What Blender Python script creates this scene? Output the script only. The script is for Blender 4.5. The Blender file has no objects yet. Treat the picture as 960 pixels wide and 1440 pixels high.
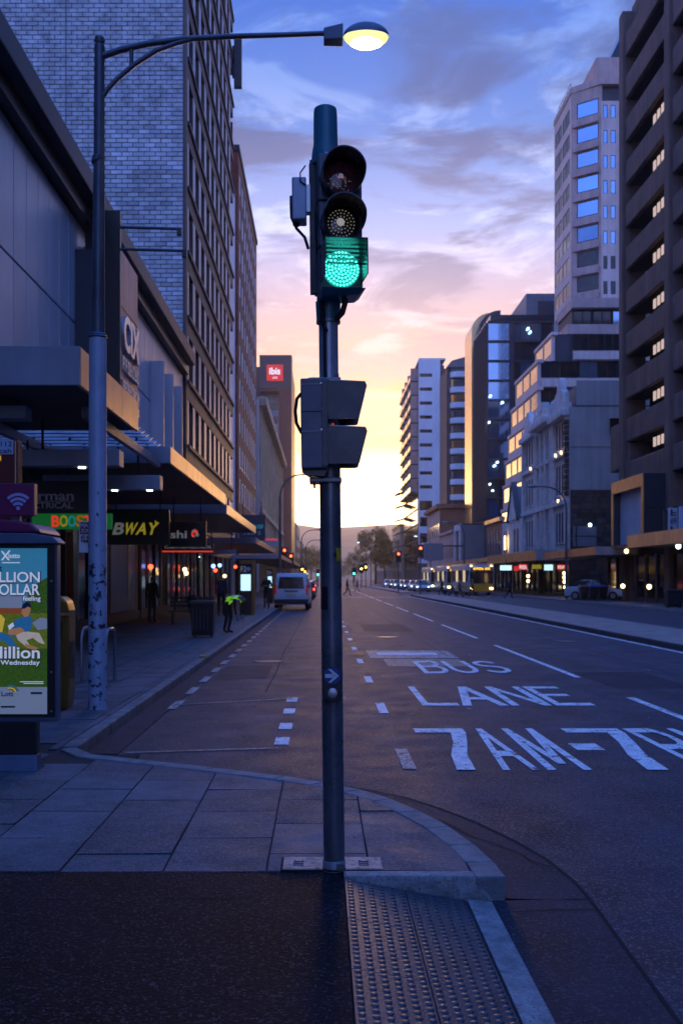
import bpy, bmesh, math, random
from mathutils import Vector, Matrix
random.seed(7)
R = math.radians
sc = bpy.context.scene
C = sc.collection

# ------------------------------------------------------------------ camera
cam_d = bpy.data.cameras.new('camera')
cam = bpy.data.objects.new('camera', cam_d); C.objects.link(cam)
sc.camera = cam
cam.location = (0, 0, 1.72); cam.rotation_euler = (R(90), 0, 0)
cam_d.sensor_fit = 'VERTICAL'; cam_d.sensor_height = 36; cam_d.sensor_width = 24
cam_d.lens = 35
cam_d.shift_x = 28 / 1440; cam_d.shift_y = 93 / 1440
cam_d.clip_start = .05; cam_d.clip_end = 9000
cam_d.dof.use_dof = True; cam_d.dof.focus_distance = 5.45; cam_d.dof.aperture_fstop = 5.0
sc.render.resolution_x = 682; sc.render.resolution_y = 1024

# ------------------------------------------------------------------ sky and sun
SUN_AZ, SUN_EL = 3.6, 4.6            # degrees right of the street's axis, above the horizon
w = bpy.data.worlds.new('World'); sc.world = w; w.use_nodes = True
nt = w.node_tree; N = nt.nodes; L = nt.links; N.clear()
def nd(t, **k):
    n = N.new(t)
    for a, b in k.items(): setattr(n, a, b)
    return n
def mth(op, a, b=None, clamp=False):
    n = nd('ShaderNodeMath', operation=op, use_clamp=clamp)
    for i, v in enumerate((a, b)):
        if v is None: continue
        if isinstance(v, (int, float)): n.inputs[i].default_value = v
        else: L.new(v, n.inputs[i])
    return n.outputs[0]
def vmix(fac, a, b, typ='MIX'):
    n = nd('ShaderNodeMix', data_type='RGBA', blend_type=typ)
    for k, v in ((0, fac), (6, a), (7, b)):
        if isinstance(v, (int, float)): n.inputs[k].default_value = v
        elif isinstance(v, tuple): n.inputs[k].default_value = v + (1,) if len(v) == 3 else v
        else: L.new(v, n.inputs[k])
    return n.outputs[2]
def wramp(fac, stops, interp='LINEAR'):
    n = nd('ShaderNodeValToRGB'); n.color_ramp.interpolation = interp
    e = n.color_ramp.elements
    e[0].position, e[0].color = stops[0][0], stops[0][1] + (1,)
    e[1].position, e[1].color = stops[-1][0], stops[-1][1] + (1,)
    for p, c in stops[1:-1]:
        q = e.new(p); q.color = c + (1,)
    L.new(fac, n.inputs[0]); return n.outputs[0]
tc = nd('ShaderNodeTexCoord'); sx = nd('ShaderNodeSeparateXYZ'); L.new(tc.outputs['Generated'], sx.inputs[0])
dx, dy, dz = sx.outputs
zz = mth('MAXIMUM', dz, 0.0)
base = wramp(zz, [(0, (.50, .36, .34)), (.07, (.54, .32, .16)), (.13, (.52, .24, .12)), (.20, (.47, .23, .21)), (.26, (.36, .26, .38)),
                  (.33, (.22, .28, .58)), (.41, (.06, .15, .47)), (.50, (.016, .09, .42)), (.65, (.045, .18, .78)), (1, (.08, .26, 1.12))])
# away from the sun the twilight sky is plain blue down to the roofs
back = wramp(zz, [(0, (.18, .24, .58)), (.2, (.19, .28, .74)), (.45, (.15, .30, .96)), (1, (.08, .26, 1.12))])
turn = nd('ShaderNodeMapRange', interpolation_type='SMOOTHSTEP'); L.new(dy, turn.inputs[0])
turn.inputs[1].default_value = .75; turn.inputs[2].default_value = -.1; turn.inputs[3].default_value = 0.0; turn.inputs[4].default_value = 1.0
base = vmix(turn.outputs[0], base, back)
# clouds on a flat layer overhead
den = mth('ADD', zz, .10)
cx = nd('ShaderNodeCombineXYZ'); L.new(mth('DIVIDE', dx, den), cx.inputs[0]); L.new(mth('DIVIDE', dy, den), cx.inputs[1])
def wnoise(scale, detail, rough, off, dist=0.0):
    mp = nd('ShaderNodeMapping'); L.new(cx.outputs[0], mp.inputs[0]); mp.inputs['Location'].default_value = off
    mp.inputs['Scale'].default_value = (1.0, 1.35, 1); mp.inputs['Rotation'].default_value = (0, 0, .35)
    n = nd('ShaderNodeTexNoise'); L.new(mp.outputs[0], n.inputs['Vector'])
    n.inputs['Scale'].default_value = scale; n.inputs['Detail'].default_value = detail
    n.inputs['Roughness'].default_value = rough; n.inputs['Distortion'].default_value = dist
    return n.outputs[0]
nA = wnoise(1.9, 9, .60, (3.1, 1.7, 0), .5)
nB = wnoise(3.4, 10, .64, (8.3, 4.2, 0), .6)
dark_c = wramp(zz, [(0, (.52, .36, .34)), (.10, (.46, .28, .22)), (.2, (.32, .21, .31)), (.30, (.13, .14, .31)), (.42, (.035, .065, .22)), (.6, (.03, .09, .33)), (1, (.03, .12, .5))])
lite_c = wramp(zz, [(0, (.65, .44, .32)), (.12, (.66, .38, .28)), (.22, (.54, .38, .46)), (.33, (.44, .48, .72)), (.45, (.13, .23, .55)), (.6, (.06, .18, .6)), (1, (.05, .2, .75))])
mB = wramp(nB, [(.47, (0, 0, 0)), (.60, (1, 1, 1))], 'EASE')
mA = wramp(nA, [(.46, (0, 0, 0)), (.57, (1, 1, 1))], 'EASE')
front = mth('SUBTRACT', 1.0, mth('MULTIPLY', turn.outputs[0], .75))
s1 = vmix(mth('MULTIPLY', mth('MULTIPLY', mB, .75), front), base, lite_c)
s2 = vmix(mth('MULTIPLY', mth('MULTIPLY', mA, .95), front), s1, dark_c)
# the glow round the low sun
sxd = math.sin(R(SUN_AZ))
fwd = mth('MULTIPLY', mth('ADD', dy, .15), 1.6, True)
def gauss(wx, wz, z0):
    a = mth('POWER', mth('DIVIDE', mth('ABSOLUTE', mth('SUBTRACT', dx, sxd)), wx), 2.0)
    b = mth('POWER', mth('DIVIDE', mth('ABSOLUTE', mth('SUBTRACT', dz, z0)), wz), 2.0)
    return mth('MULTIPLY', mth('EXPONENT', mth('MULTIPLY', mth('ADD', a, b), -1.0)), fwd)
def scaled(f, c):
    n = nd('ShaderNodeVectorMath', operation='SCALE'); n.inputs[0].default_value = c; L.new(f, n.inputs['Scale']); return n.outputs[0]
g1 = scaled(gauss(.62, .120, .02), (.75, .30, .0))
g2 = scaled(gauss(.34, .055, .036), (8.0, 5.5, 2.5))
def vadd(a, b):
    n = nd('ShaderNodeVectorMath', operation='ADD'); L.new(a, n.inputs[0]); L.new(b, n.inputs[1]); return n.outputs[0]
sky_c = vadd(vadd(s2, g1), g2)
ni = nd('ShaderNodeTexSky', sky_type='NISHITA', sun_disc=False, sun_elevation=R(SUN_EL), sun_rotation=R(SUN_AZ), altitude=60, dust_density=2.0)
b1 = nd('ShaderNodeBackground'); L.new(ni.outputs[0], b1.inputs[0]); b1.inputs[1].default_value = .012
b2 = nd('ShaderNodeBackground'); L.new(sky_c, b2.inputs[0]); b2.inputs[1].default_value = .92
ad = nd('ShaderNodeAddShader'); L.new(b1.outputs[0], ad.inputs[0]); L.new(b2.outputs[0], ad.inputs[1])
ow = nd('ShaderNodeOutputWorld'); L.new(ad.outputs[0], ow.inputs[0])

sun_d = bpy.data.lights.new('sun', 'SUN'); sun = bpy.data.objects.new('sun', sun_d); C.objects.link(sun)
sun_d.energy = 0.22; sun_d.angle = R(10.0); sun_d.color = (1, .52, .20)
sd = Vector((math.sin(R(SUN_AZ)) * math.cos(R(SUN_EL)), math.cos(R(SUN_AZ)) * math.cos(R(SUN_EL)), math.sin(R(SUN_EL))))
sun.rotation_euler = sd.to_track_quat('Z', 'Y').to_euler(); sun.location = sd * 400
sc.view_settings.view_transform = 'Standard'; sc.view_settings.look = 'None'
sc.view_settings.exposure = 0.92; sc.view_settings.gamma = 1.0; sc.view_settings.use_curve_mapping = False
sc.render.engine = 'CYCLES'
cy = sc.cycles
cy.use_denoising = True
cy.use_adaptive_sampling = True; cy.adaptive_threshold = .02
try: cy.denoiser = 'OPENIMAGEDENOISE'
except Exception: pass
cy.max_bounces = 5; cy.diffuse_bounces = 2; cy.glossy_bounces = 3; cy.transmission_bounces = 4; cy.volume_bounces = 0
cy.sample_clamp_indirect = 4.0; cy.caustics_reflective = False; cy.caustics_refractive = False

# ------------------------------------------------------------------ materials
MT = {}
def mat(name, col=(.5, .5, .5), rough=.6, metal=0.0, var=.12, scale=1.5, bump=0.0, bscale=30.0, emit=None, es=0.0, rnd=0.0,
        speck=None, spec=.5, streak=0.0, rvar=0.0, coat=0.0, track=0.0, wear=None, gum=None):
    m = bpy.data.materials.new(name); m.use_nodes = True; MT[name] = m
    t = m.node_tree; n = t.nodes; l = t.links
    p = n['Principled BSDF']
    p.inputs['Base Color'].default_value = col + (1,); p.inputs['Roughness'].default_value = rough
    p.inputs['Metallic'].default_value = metal; p.inputs['Specular IOR Level'].default_value = spec
    if coat: p.inputs['Coat Weight'].default_value = coat; p.inputs['Coat Roughness'].default_value = .1
    if emit and es < 6: m.cycles.emission_sampling = 'NONE'
    if emit: p.inputs['Emission Color'].default_value = emit + (1,); p.inputs['Emission Strength'].default_value = es
    geo = n.new('ShaderNodeNewGeometry')
    cur = None
    def mul(a, b):
        x = n.new('ShaderNodeMath'); x.operation = 'MULTIPLY'
        for i, v in enumerate((a, b)):
            if isinstance(v, (int, float)): x.inputs[i].default_value = v
            else: l.new(v, x.inputs[i])
        return x.outputs[0]
    def rng(src, a, b):
        x = n.new('ShaderNodeMapRange'); l.new(src, x.inputs[0]); x.inputs[1].default_value = .3; x.inputs[2].default_value = .7
        x.inputs[3].default_value = a; x.inputs[4].default_value = b; return x.outputs[0]
    def noise(s, d=4, r=.6, st=None):
        x = n.new('ShaderNodeTexNoise'); src = geo.outputs['Position']
        if st:
            mp = n.new('ShaderNodeMapping'); l.new(src, mp.inputs[0]); mp.inputs['Scale'].default_value = st; src = mp.outputs[0]
        l.new(src, x.inputs['Vector']); x.inputs['Scale'].default_value = s; x.inputs['Detail'].default_value = d; x.inputs['Roughness'].default_value = r
        return x.outputs[0]
    f = None
    if var:
        f = rng(noise(scale, 5, .62), 1 - var, 1 + var)
    if streak:
        g = rng(noise(1.0, 4, .6, (2.2, 2.2, .12)), 1 - streak, 1 + streak * .4); f = g if f is None else mul(f, g)
    if track:      # wheel tracks and drips drawn out along the street
        g = rng(noise(1.0, 5, .6, (1.5, .07, 1)), 1 - track, 1 + track); f = g if f is None else mul(f, g)
    if rnd:
        oi = n.new('ShaderNodeObjectInfo'); x = n.new('ShaderNodeMapRange'); l.new(oi.outputs['Random'], x.inputs[0])
        x.inputs[3].default_value = 1 - rnd; x.inputs[4].default_value = 1 + rnd; f = x.outputs[0] if f is None else mul(f, x.outputs[0])
    if f is not None:
        v = n.new('ShaderNodeVectorMath'); v.operation = 'SCALE'; v.inputs[0].default_value = col; l.new(f, v.inputs['Scale']); cur = v.outputs[0]
    if speck:      # (scale, threshold, colour): aggregate stones showing in asphalt or terrazzo
        vo = n.new('ShaderNodeTexVoronoi'); l.new(geo.outputs['Position'], vo.inputs['Vector']); vo.inputs['Scale'].default_value = speck[0]
        sp = n.new('ShaderNodeSeparateColor'); l.new(vo.outputs['Color'], sp.inputs[0])
        x = n.new('ShaderNodeMapRange'); l.new(sp.outputs[0], x.inputs[0]); x.inputs[1].default_value = speck[1]; x.inputs[2].default_value = 1.0
        mx = n.new('ShaderNodeMix'); mx.data_type = 'RGBA'; l.new(x.outputs[0], mx.inputs[0])
        if cur is None: mx.inputs[6].default_value = col + (1,)
        else: l.new(cur, mx.inputs[6])
        mx.inputs[7].default_value = speck[2] + (1,); cur = mx.outputs[2]
    def blend(fac, c2):
        mx = n.new('ShaderNodeMix'); mx.data_type = 'RGBA'; l.new(fac, mx.inputs[0])
        if cur is None: mx.inputs[6].default_value = col + (1,)
        else: l.new(cur, mx.inputs[6])
        mx.inputs[7].default_value = c2 + (1,); return mx.outputs[2]
    if wear:       # (scale, threshold, colour): paint rubbed through to what lies under it
        x = n.new('ShaderNodeMapRange'); l.new(noise(wear[0], 8, .72), x.inputs[0]); x.inputs[1].default_value = wear[1]; x.inputs[2].default_value = wear[1] + .05
        cur = blend(x.outputs[0], wear[2])
    if gum:        # (scale, size, colour): trodden spots
        vo = n.new('ShaderNodeTexVoronoi'); l.new(geo.outputs['Position'], vo.inputs['Vector']); vo.inputs['Scale'].default_value = gum[0]
        x = n.new('ShaderNodeMapRange'); l.new(vo.outputs['Distance'], x.inputs[0]); x.inputs[1].default_value = gum[1]; x.inputs[2].default_value = gum[1] * .7
        cur = blend(x.outputs[0], gum[2])
    if cur is not None: l.new(cur, p.inputs['Base Color'])
    if rvar:
        l.new(rng(noise(scale * 1.7, 4, .6), max(.02, rough - rvar), min(1, rough + rvar)), p.inputs['Roughness'])
    if bump:
        b = n.new('ShaderNodeBump'); b.inputs['Strength'].default_value = bump; b.inputs['Distance'].default_value = .02
        l.new(noise(bscale, 4, .65), b.inputs['Height']); l.new(b.outputs[0], p.inputs['Normal'])
    return m

# ------------------------------------------------------------------ mesh helpers
class MB:
    def __init__(s): s.v = []; s.f = []; s.m = []; s.cur = 0
    def mi(s, i): s.cur = i; return s
    def face(s, pts):
        n = len(s.v); s.v += [tuple(p) for p in pts]; s.f.append(tuple(range(n, n + len(pts)))); s.m.append(s.cur); return s
    def box(s, x0, x1, y0, y1, z0, z1):
        if x0 > x1: x0, x1 = x1, x0
        if y0 > y1: y0, y1 = y1, y0
        if z0 > z1: z0, z1 = z1, z0
        n = len(s.v)
        s.v += [(x0, y0, z0), (x1, y0, z0), (x1, y1, z0), (x0, y1, z0), (x0, y0, z1), (x1, y0, z1), (x1, y1, z1), (x0, y1, z1)]
        for q in ((0, 3, 2, 1), (4, 5, 6, 7), (0, 1, 5, 4), (1, 2, 6, 5), (2, 3, 7, 6), (3, 0, 4, 7)):
            s.f.append(tuple(n + i for i in q)); s.m.append(s.cur)
        return s
    def hexa(s, p):           # eight corners, bottom ring then top ring
        n = len(s.v); s.v += [tuple(a) for a in p]
        for q in ((0, 3, 2, 1), (4, 5, 6, 7), (0, 1, 5, 4), (1, 2, 6, 5), (2, 3, 7, 6), (3, 0, 4, 7)):
            s.f.append(tuple(n + i for i in q)); s.m.append(s.cur)
        return s
    def prism(s, poly, axis, a0, a1):
        """poly: list of 2D points; axis 'x': poly in (y,z), 'y': (x,z), 'z': (x,y)."""
        def p3(p, a):
            return {'x': (a, p[0], p[1]), 'y': (p[0], a, p[1]), 'z': (p[0], p[1], a)}[axis]
        n = len(s.v); k = len(poly)
        s.v += [p3(p, a0) for p in poly] + [p3(p, a1) for p in poly]
        s.f.append(tuple(range(n, n + k))[::-1]); s.f.append(tuple(range(n + k, n + 2 * k))); s.m += [s.cur] * 2
        for i in range(k):
            j = (i + 1) % k; s.f.append((n + i, n + j, n + k + j, n + k + i)); s.m.append(s.cur)
        return s
    def tube(s, pts, r, n=10, caps=True):
        pts = [Vector(p) for p in pts]; rs = r if isinstance(r, (list, tuple)) else [r] * len(pts)
        rings = []; prev = None
        for i, p in enumerate(pts):
            d = (pts[min(i + 1, len(pts) - 1)] - pts[max(i - 1, 0)]).normalized()
            a = prev if prev is not None else (Vector((0, 0, 1)) if abs(d.z) < .9 else Vector((1, 0, 0)))
            u = (a - d * a.dot(d)).normalized(); v = d.cross(u); prev = u
            b = len(s.v); rings.append(b)
            s.v += [tuple(p + (u * math.cos(t) + v * math.sin(t)) * rs[i]) for t in [2 * math.pi * k / n for k in range(n)]]
        for a, b in zip(rings, rings[1:]):
            for k in range(n):
                j = (k + 1) % n; s.f.append((a + k, a + j, b + j, b + k)); s.m.append(s.cur)
        if caps:
            s.f.append(tuple(rings[0] + k for k in range(n))[::-1]); s.f.append(tuple(rings[-1] + k for k in range(n))); s.m += [s.cur] * 2
        return s
    def cyl(s, p0, p1, r0, r1=None, n=16): return s.tube([p0, p1], [r0, r0 if r1 is None else r1], n)
    def build(s, name, mats, parent=None, origin=None, bevel=0, smooth=False, seg=2):
        """vertices are given in world metres; origin: the world point that becomes the object's own origin"""
        me = bpy.data.meshes.new(name)
        if origin is None and parent is not None: origin = base_of(parent)
        o = Vector(origin) if origin is not None else Vector((0, 0, 0))
        me.from_pydata([tuple(Vector(v) - o) for v in s.v], [], s.f)
        mats = mats if isinstance(mats, (list, tuple)) else [mats]
        for m in mats: me.materials.append(MT[m] if isinstance(m, str) else m)
        for p, i in zip(me.polygons, s.m): p.material_index = i
        bm = bmesh.new(); bm.from_mesh(me)
        bmesh.ops.recalc_face_normals(bm, faces=bm.faces)
        if bevel:
            bmesh.ops.remove_doubles(bm, verts=bm.verts, dist=1e-5)
            ed = [e for e in bm.edges if len(e.link_faces) == 2 and e.calc_face_angle(0) > .5]
            bmesh.ops.bevel(bm, geom=ed, offset=bevel, segments=seg, profile=.6, affect='EDGES', clamp_overlap=True)
        bm.to_mesh(me); bm.free()
        if smooth:
            for p in me.polygons: p.use_smooth = True
            me.set_sharp_from_angle(angle=R(38)) if hasattr(me, 'set_sharp_from_angle') else None
        ob = bpy.data.objects.new(name, me); C.objects.link(ob)
        if parent is not None: ob.parent = parent
        else: ob.location = o
        return ob
_base = {}
def base_of(o):
    while o.parent is not None: o = o.parent
    return Vector(_base.get(o.name, o.location))
def tag(o, label=None, cat=None, group=None, kind=None):
    if label: o['label'] = label
    if cat: o['category'] = cat
    if group: o['group'] = group
    if kind: o['kind'] = kind
    return o
def thing(name, loc, label, cat, group=None):
    o = bpy.data.objects.new(name, None); C.objects.link(o); o.location = loc; o.empty_display_size = .2
    _base[o.name] = tuple(loc)
    return tag(o, label, cat, group)
def piece(name, me, parent, loc, rz=0.0, scale=None):
    o = bpy.data.objects.new(name, me); C.objects.link(o); o.parent = parent
    o.location = Vector(loc) - base_of(parent); o.rotation_euler = (0, 0, rz)
    if scale: o.scale = scale
    return o
def copy_tree(o, parent=None):
    c = o.copy(); C.objects.link(c); c.parent = parent
    if parent is None: _base[c.name] = tuple(o.location)
    for ch in list(o.children): copy_tree(ch, c)
    return c
def px(x, y, D): return ((x - 452) / 1400 * D, D, 1.72 + (813 - y) / 1400 * D)
_bench = bpy.data.scenes.new('bench')      # a side scene where curves and skins are turned into meshes
def evaluated(ob):
    _bench.collection.objects.link(ob); vl = _bench.view_layers[0]; vl.update()
    me = bpy.data.meshes.new_from_object(ob.evaluated_get(vl.depsgraph)); bpy.data.objects.remove(ob); return me
_txt = {}
def text_mesh(s, bold=0.0, ext=.0):
    k = (s, bold, ext)
    if k in _txt: return _txt[k]
    if s[0] == '~':          # lettering too small to read in the photograph: '~7' is seven blurred glyphs of plain strokes
        mb = MB(); rq = random.Random(s); e = max(ext, .002)
        for i in range(int(s[1:])):
            x = i * .8; mb.box(x, x + .14, 0, .7, -e, e)
            if rq.random() < .7: mb.box(x + .42, x + .56, 0, .7, -e * .98, e * .98)
            for zz_ in rq.sample((0, .28, .57), 2): mb.box(x + .141, x + .419, zz_, zz_ + .13, -e * .96, e * .96)
        mb.v = [(a, b, c) for a, b, c in mb.v]
        q = MB(); q.v = [(v[0], v[1], v[2]) for v in mb.v]; q.f = mb.f; q.m = mb.m
        o = q.build('lettering', [MT['frame_dark']]); me = o.data; bpy.data.objects.remove(o)
        xs = [v.co.x for v in me.vertices]; ys = [v.co.y for v in me.vertices]
        _txt[k] = (me, min(xs), max(xs), min(ys), max(ys)); return _txt[k]
    cu = bpy.data.curves.new('lettering', 'FONT'); cu.body = s; cu.size = 1; cu.offset = bold; cu.extrude = ext
    cu.align_x = 'LEFT'; cu.resolution_u = 4
    ob = bpy.data.objects.new('lettering', cu); me = evaluated(ob)
    xs = [v.co.x for v in me.vertices]; ys = [v.co.y for v in me.vertices]
    _txt[k] = (me, min(xs), max(xs), min(ys), max(ys)); return _txt[k]
def text(s, m, parent, x0, x1, z0, z1, y, name='lettering', rz=0.0, bold=.01, ext=.01, at=None):
    """fit a word into the upright rectangle x0..x1, z0..z1 on the plane facing the camera at depth y (or turned by rz about `at`)"""
    src, a, b, c, d = text_mesh(s, bold, ext)
    me = src.copy(); me.name = name
    kx = (x1 - x0) / (b - a); kz = (z1 - z0) / (d - c)
    o = base_of(parent)
    for v in me.vertices:
        X = x0 + (v.co.x - a) * kx; Z = z0 + (v.co.y - c) * kz; Y = y - v.co.z
        if rz:
            q = Matrix.Rotation(rz, 3, 'Z') @ (Vector((X, Y, Z)) - Vector(at)) + Vector(at); X, Y, Z = q
        v.co = Vector((X, Y, Z)) - o
    me.materials.clear(); me.materials.append(MT[m])
    ob = bpy.data.objects.new(name, me); C.objects.link(ob); ob.parent = parent
    return ob
# ------------------------------------------------------------------ palette
mat('asphalt', (.044, .048, .072), .62, spec=.26, track=.32, var=.45, scale=1.1, bump=.8, bscale=70, speck=(85, .70, (.17, .165, .18)), rvar=.08)
mat('asphalt_patch', (.033, .037, .056), .66, spec=.18, var=.4, scale=1.6, bump=.8, bscale=70, speck=(90, .74, (.085, .09, .11)))
mat('path_asphalt', (.008, .0095, .0145), .7, gum=(2.6, .05, (.06, .06, .065)), spec=.10, var=.5, scale=1.3, bump=.9, bscale=75, speck=(95, .78, (.066, .070, .088)))
mat('slab', (.100, .106, .124), .66, gum=(5.5, .085, (.035, .036, .042)), spec=.35, var=.42, scale=2.6, bump=.5, bscale=50, rnd=.28, speck=(95, .72, (.20, .20, .22)), rvar=.1)
mat('slab_far', (.11, .112, .122), .6, var=.3, scale=1.2, bump=.3, bscale=40)
mat('joint', (.03, .03, .032), .9, var=.2)
mat('kerb', (.22, .22, .225), .7, var=.35, scale=7, bump=.5, bscale=60, speck=(110, .8, (.16, .155, .15)))
mat('kerb_pale', (.29, .285, .285), .7, var=.45, scale=9, bump=.5, bscale=55, speck=(90, .78, (.17, .165, .16)))
mat('road_paint', (.92, .91, .89), .6, wear=(5.5, .56, (.12, .12, .135)), var=.22, scale=6, bump=.4, bscale=90, speck=(60, .86, (.30, .29, .29)))
mat('worn_paint', (.52, .49, .45), .6, wear=(6, .52, (.07, .07, .08)), var=.4, scale=5, bump=.4, bscale=90, speck=(50, .6, (.08, .08, .08)))
mat('bay_paint', (.34, .29, .24), .6, var=.4, scale=5, bump=.4, bscale=90, speck=(50, .5, (.06, .06, .06)))
mat('tactile', (.036, .042, .058), .42, var=.25, scale=5, bump=.2, bscale=80, rnd=.1)
mat('pit_concrete', (.88, .44, .32), .7, var=.35, scale=9, bump=.35, bscale=70, speck=(45, .72, (.30, .23, .21)))
mat('dark_gap', (.012, .012, .013), .9, var=0)
mat('manhole_iron', (.09, .085, .085), .45, metal=.6, var=.3, scale=12)
mat('kerb_dark', (.045, .045, .05), .7, var=.3, scale=3)
mat('kerb_street', (.19, .19, .195), .7, var=.4, scale=5, bump=.4, bscale=50)
mat('median_brick', (.34, .26, .22), .75, var=.3, scale=1.4, bump=.4, bscale=12)
mat('earth', (.05, .048, .045), .9, var=.3, scale=.05)
mat('hill', (.24, .17, .11), .95, var=.35, scale=.012)
mat('crack', (.010, .010, .011), .9, var=0)

PAVE = .13
def sheet(name, x0, x1, y0, y1, z, m, kind='structure', parent=None):
    mb = MB(); mb.face([(x0, y0, z), (x1, y0, z), (x1, y1, z), (x0, y1, z)])
    o = mb.build(name, m, parent)
    if parent is None and kind: o['kind'] = kind
    return o
sheet('ground', -1700, 1700, -120, 2500, -.06, 'earth')
road = sheet('road', -2.6, 21.4, -30, 460, 0.0, 'asphalt')

# --- kerb line of the near corner: outer edge, from the straight kerb round the build-out to the ramp
curve = [(-2.30, 9.35), (-2.08, 9.00), (-1.5, 8.68), (-.905, 8.36), (-.30, 8.00), (.02, 7.76), (.29, 7.49), (.50, 7.17), (.67, 6.80), (.815, 6.37), (.91, 5.95), (.965, 5.58), (.98, 5.30)]
def offset(poly, d):
    out = []
    for i, p in enumerate(poly):
        a = Vector(poly[max(i - 1, 0)]); b = Vector(poly[min(i + 1, len(poly) - 1)])
        t = (b - a).normalized(); n = Vector((-t.y, t.x)) ; out.append((p[0] + n.x * d, p[1] + n.y * d))
    return out
inner = offset(curve, -.16)          # -n points to the pavement side
if (Vector(inner[6]) - Vector((-1, 5))).length > (Vector(curve[6]) - Vector((-1, 5))).length: inner = offset(curve, .16)
outer_patch = offset(curve, .46) if inner != offset(curve, .16) else offset(curve, -.46)

pav = MB()          # bed under the slabs: fills the joints
pav.prism([(-7.3, 60), (-7.3, 5.4)] + [(.80, 5.4)] + inner[::-1] + [(-2.44, 9.5), (-2.44, 60)], 'z', -.04, PAVE - .012)
pav.box(-7.3, -2.44, 60.001, 240, -.04, PAVE - .012)
pavement = pav.build('pavement', 'joint'); pavement['kind'] = 'structure'

def clip(poly, a, b):    # keep the side left of a->b
    out = []; a = Vector(a); b = Vector(b); e = b - a
    f = lambda p: e.x * (p[1] - a.y) - e.y * (p[0] - a.x)
    for i in range(len(poly)):
        p, q = poly[i], poly[(i + 1) % len(poly)]; fp, fq = f(p), f(q)
        if fp >= 0: out.append(p)
        if (fp > 0) != (fq > 0) and abs(fp - fq) > 1e-12:
            t = fp / (fp - fq); out.append((p[0] + (q[0] - p[0]) * t, p[1] + (q[1] - p[1]) * t))
    return out
rs = random.Random(3)
slabs_far = MB(); count = 0
col0 = -.30
for ci in range(-13, 3):
    xa, xb = col0 + ci * .56, col0 + (ci + 1) * .56
    D = 5.40 - (.0 if ci % 2 else .36) ; first = True
    while D < 60:
        Ln = .70 if D < 9.3 else .80
        ya, yb = max(D, 5.40), D + Ln; D += Ln
        if yb - ya < .05: continue
        g = .006
        poly = [(xa + g, ya + g), (xb - g, ya + g), (xb - g, yb - g), (xa + g, yb - g)]
        if yb > 9.0 and xb > -2.46 :
            poly = clip(poly, (-2.455, 5), (-2.455, 60)) if ya > 9.2 else poly
        if ya <= 9.2 and poly:
            for a, b in list(zip(inner[::-1], inner[::-1][1:]))[:-1]:
                if len(poly) > 2: poly = clip(poly, a, b)
            if len(poly) > 2: poly = clip(poly, (.80, 5), (.80, 9))
            if yb > 9.2 and len(poly) > 2 and xb > -2.46: poly = clip(poly, (-2.455, 5), (-2.455, 60))
        if len(poly) < 3: continue
        if min(xa, 0) < -7.2: poly = clip(poly, (-7.1, 60), (-7.1, 5))
        if len(poly) < 3: continue
        z = PAVE + rs.uniform(-.003, .003); tl = rs.uniform(-.003, .003)
        if ya < 13.5 and count < 290:
            cxm = sum(p[0] for p in poly) / len(poly); cym = sum(p[1] for p in poly) / len(poly)
            mb = MB().prism(poly, 'z', PAVE - .05, z)
            mb.v = [(x, y, zz_ + (tl * (x - cxm) / .3 if zz_ > .1 else 0)) for x, y, zz_ in mb.v]
            mb.build('paving_slab', 'slab', pavement); count += 1
        else:
            slabs_far.prism(poly, 'z', PAVE - .05, z)
o = slabs_far.build('paving_slabs', 'slab', pavement); o['kind'] = 'stuff'
sheet('far_paving', -7.1, -2.455, 60.2, 240, PAVE, 'slab_far', parent=pavement)

# --- kerb stones round the corner, then along the street
for a, b, c, d in zip(curve, curve[1:], inner, inner[1:]):
    e = .004
    mb = MB()
    A = Vector(a).lerp(Vector(b), e); B = Vector(b).lerp(Vector(a), e); Cc = Vector(c).lerp(Vector(d), e); Dd = Vector(d).lerp(Vector(c), e)
    mb.prism([tuple(A), tuple(B), tuple(Dd), tuple(Cc)], 'z', -.05, PAVE + .004)
    mb.build('kerb_stone', 'kerb', pavement, bevel=.014)
y = 9.40
while y < 100:
    ln = 1.5 if y < 30 else 6
    MB().box(-2.45, -2.30, y + .006, y + ln - .006, -.05, PAVE + .004).build('kerb_stone', 'kerb_street', pavement, bevel=.02 if y < 30 else 0)
    y += ln
# gutter apron along both
g = MB()
for a, b, c, d in zip(curve, curve[1:], outer_patch, outer_patch[1:]):
    g.face([(a[0], a[1], .005), (b[0], b[1], .005), (d[0], d[1], .005), (c[0], c[1], .005)])
g.face([(.86, 5.34, .005), (.86, 1.5, .005), (1.32, 1.5, .005), (1.42, 5.30, .005)])
g.build('gutter_patch', 'asphalt_patch', road)
MB().box(-2.30, -1.98, 9.7, 110, 0.001, .010).build('gutter_channel', 'asphalt_patch', road)
MB().box(-2.28, -1.75, 9.15, 9.62, 0.001, .014).build('drain_grate', 'dark_gap', road)
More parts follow.
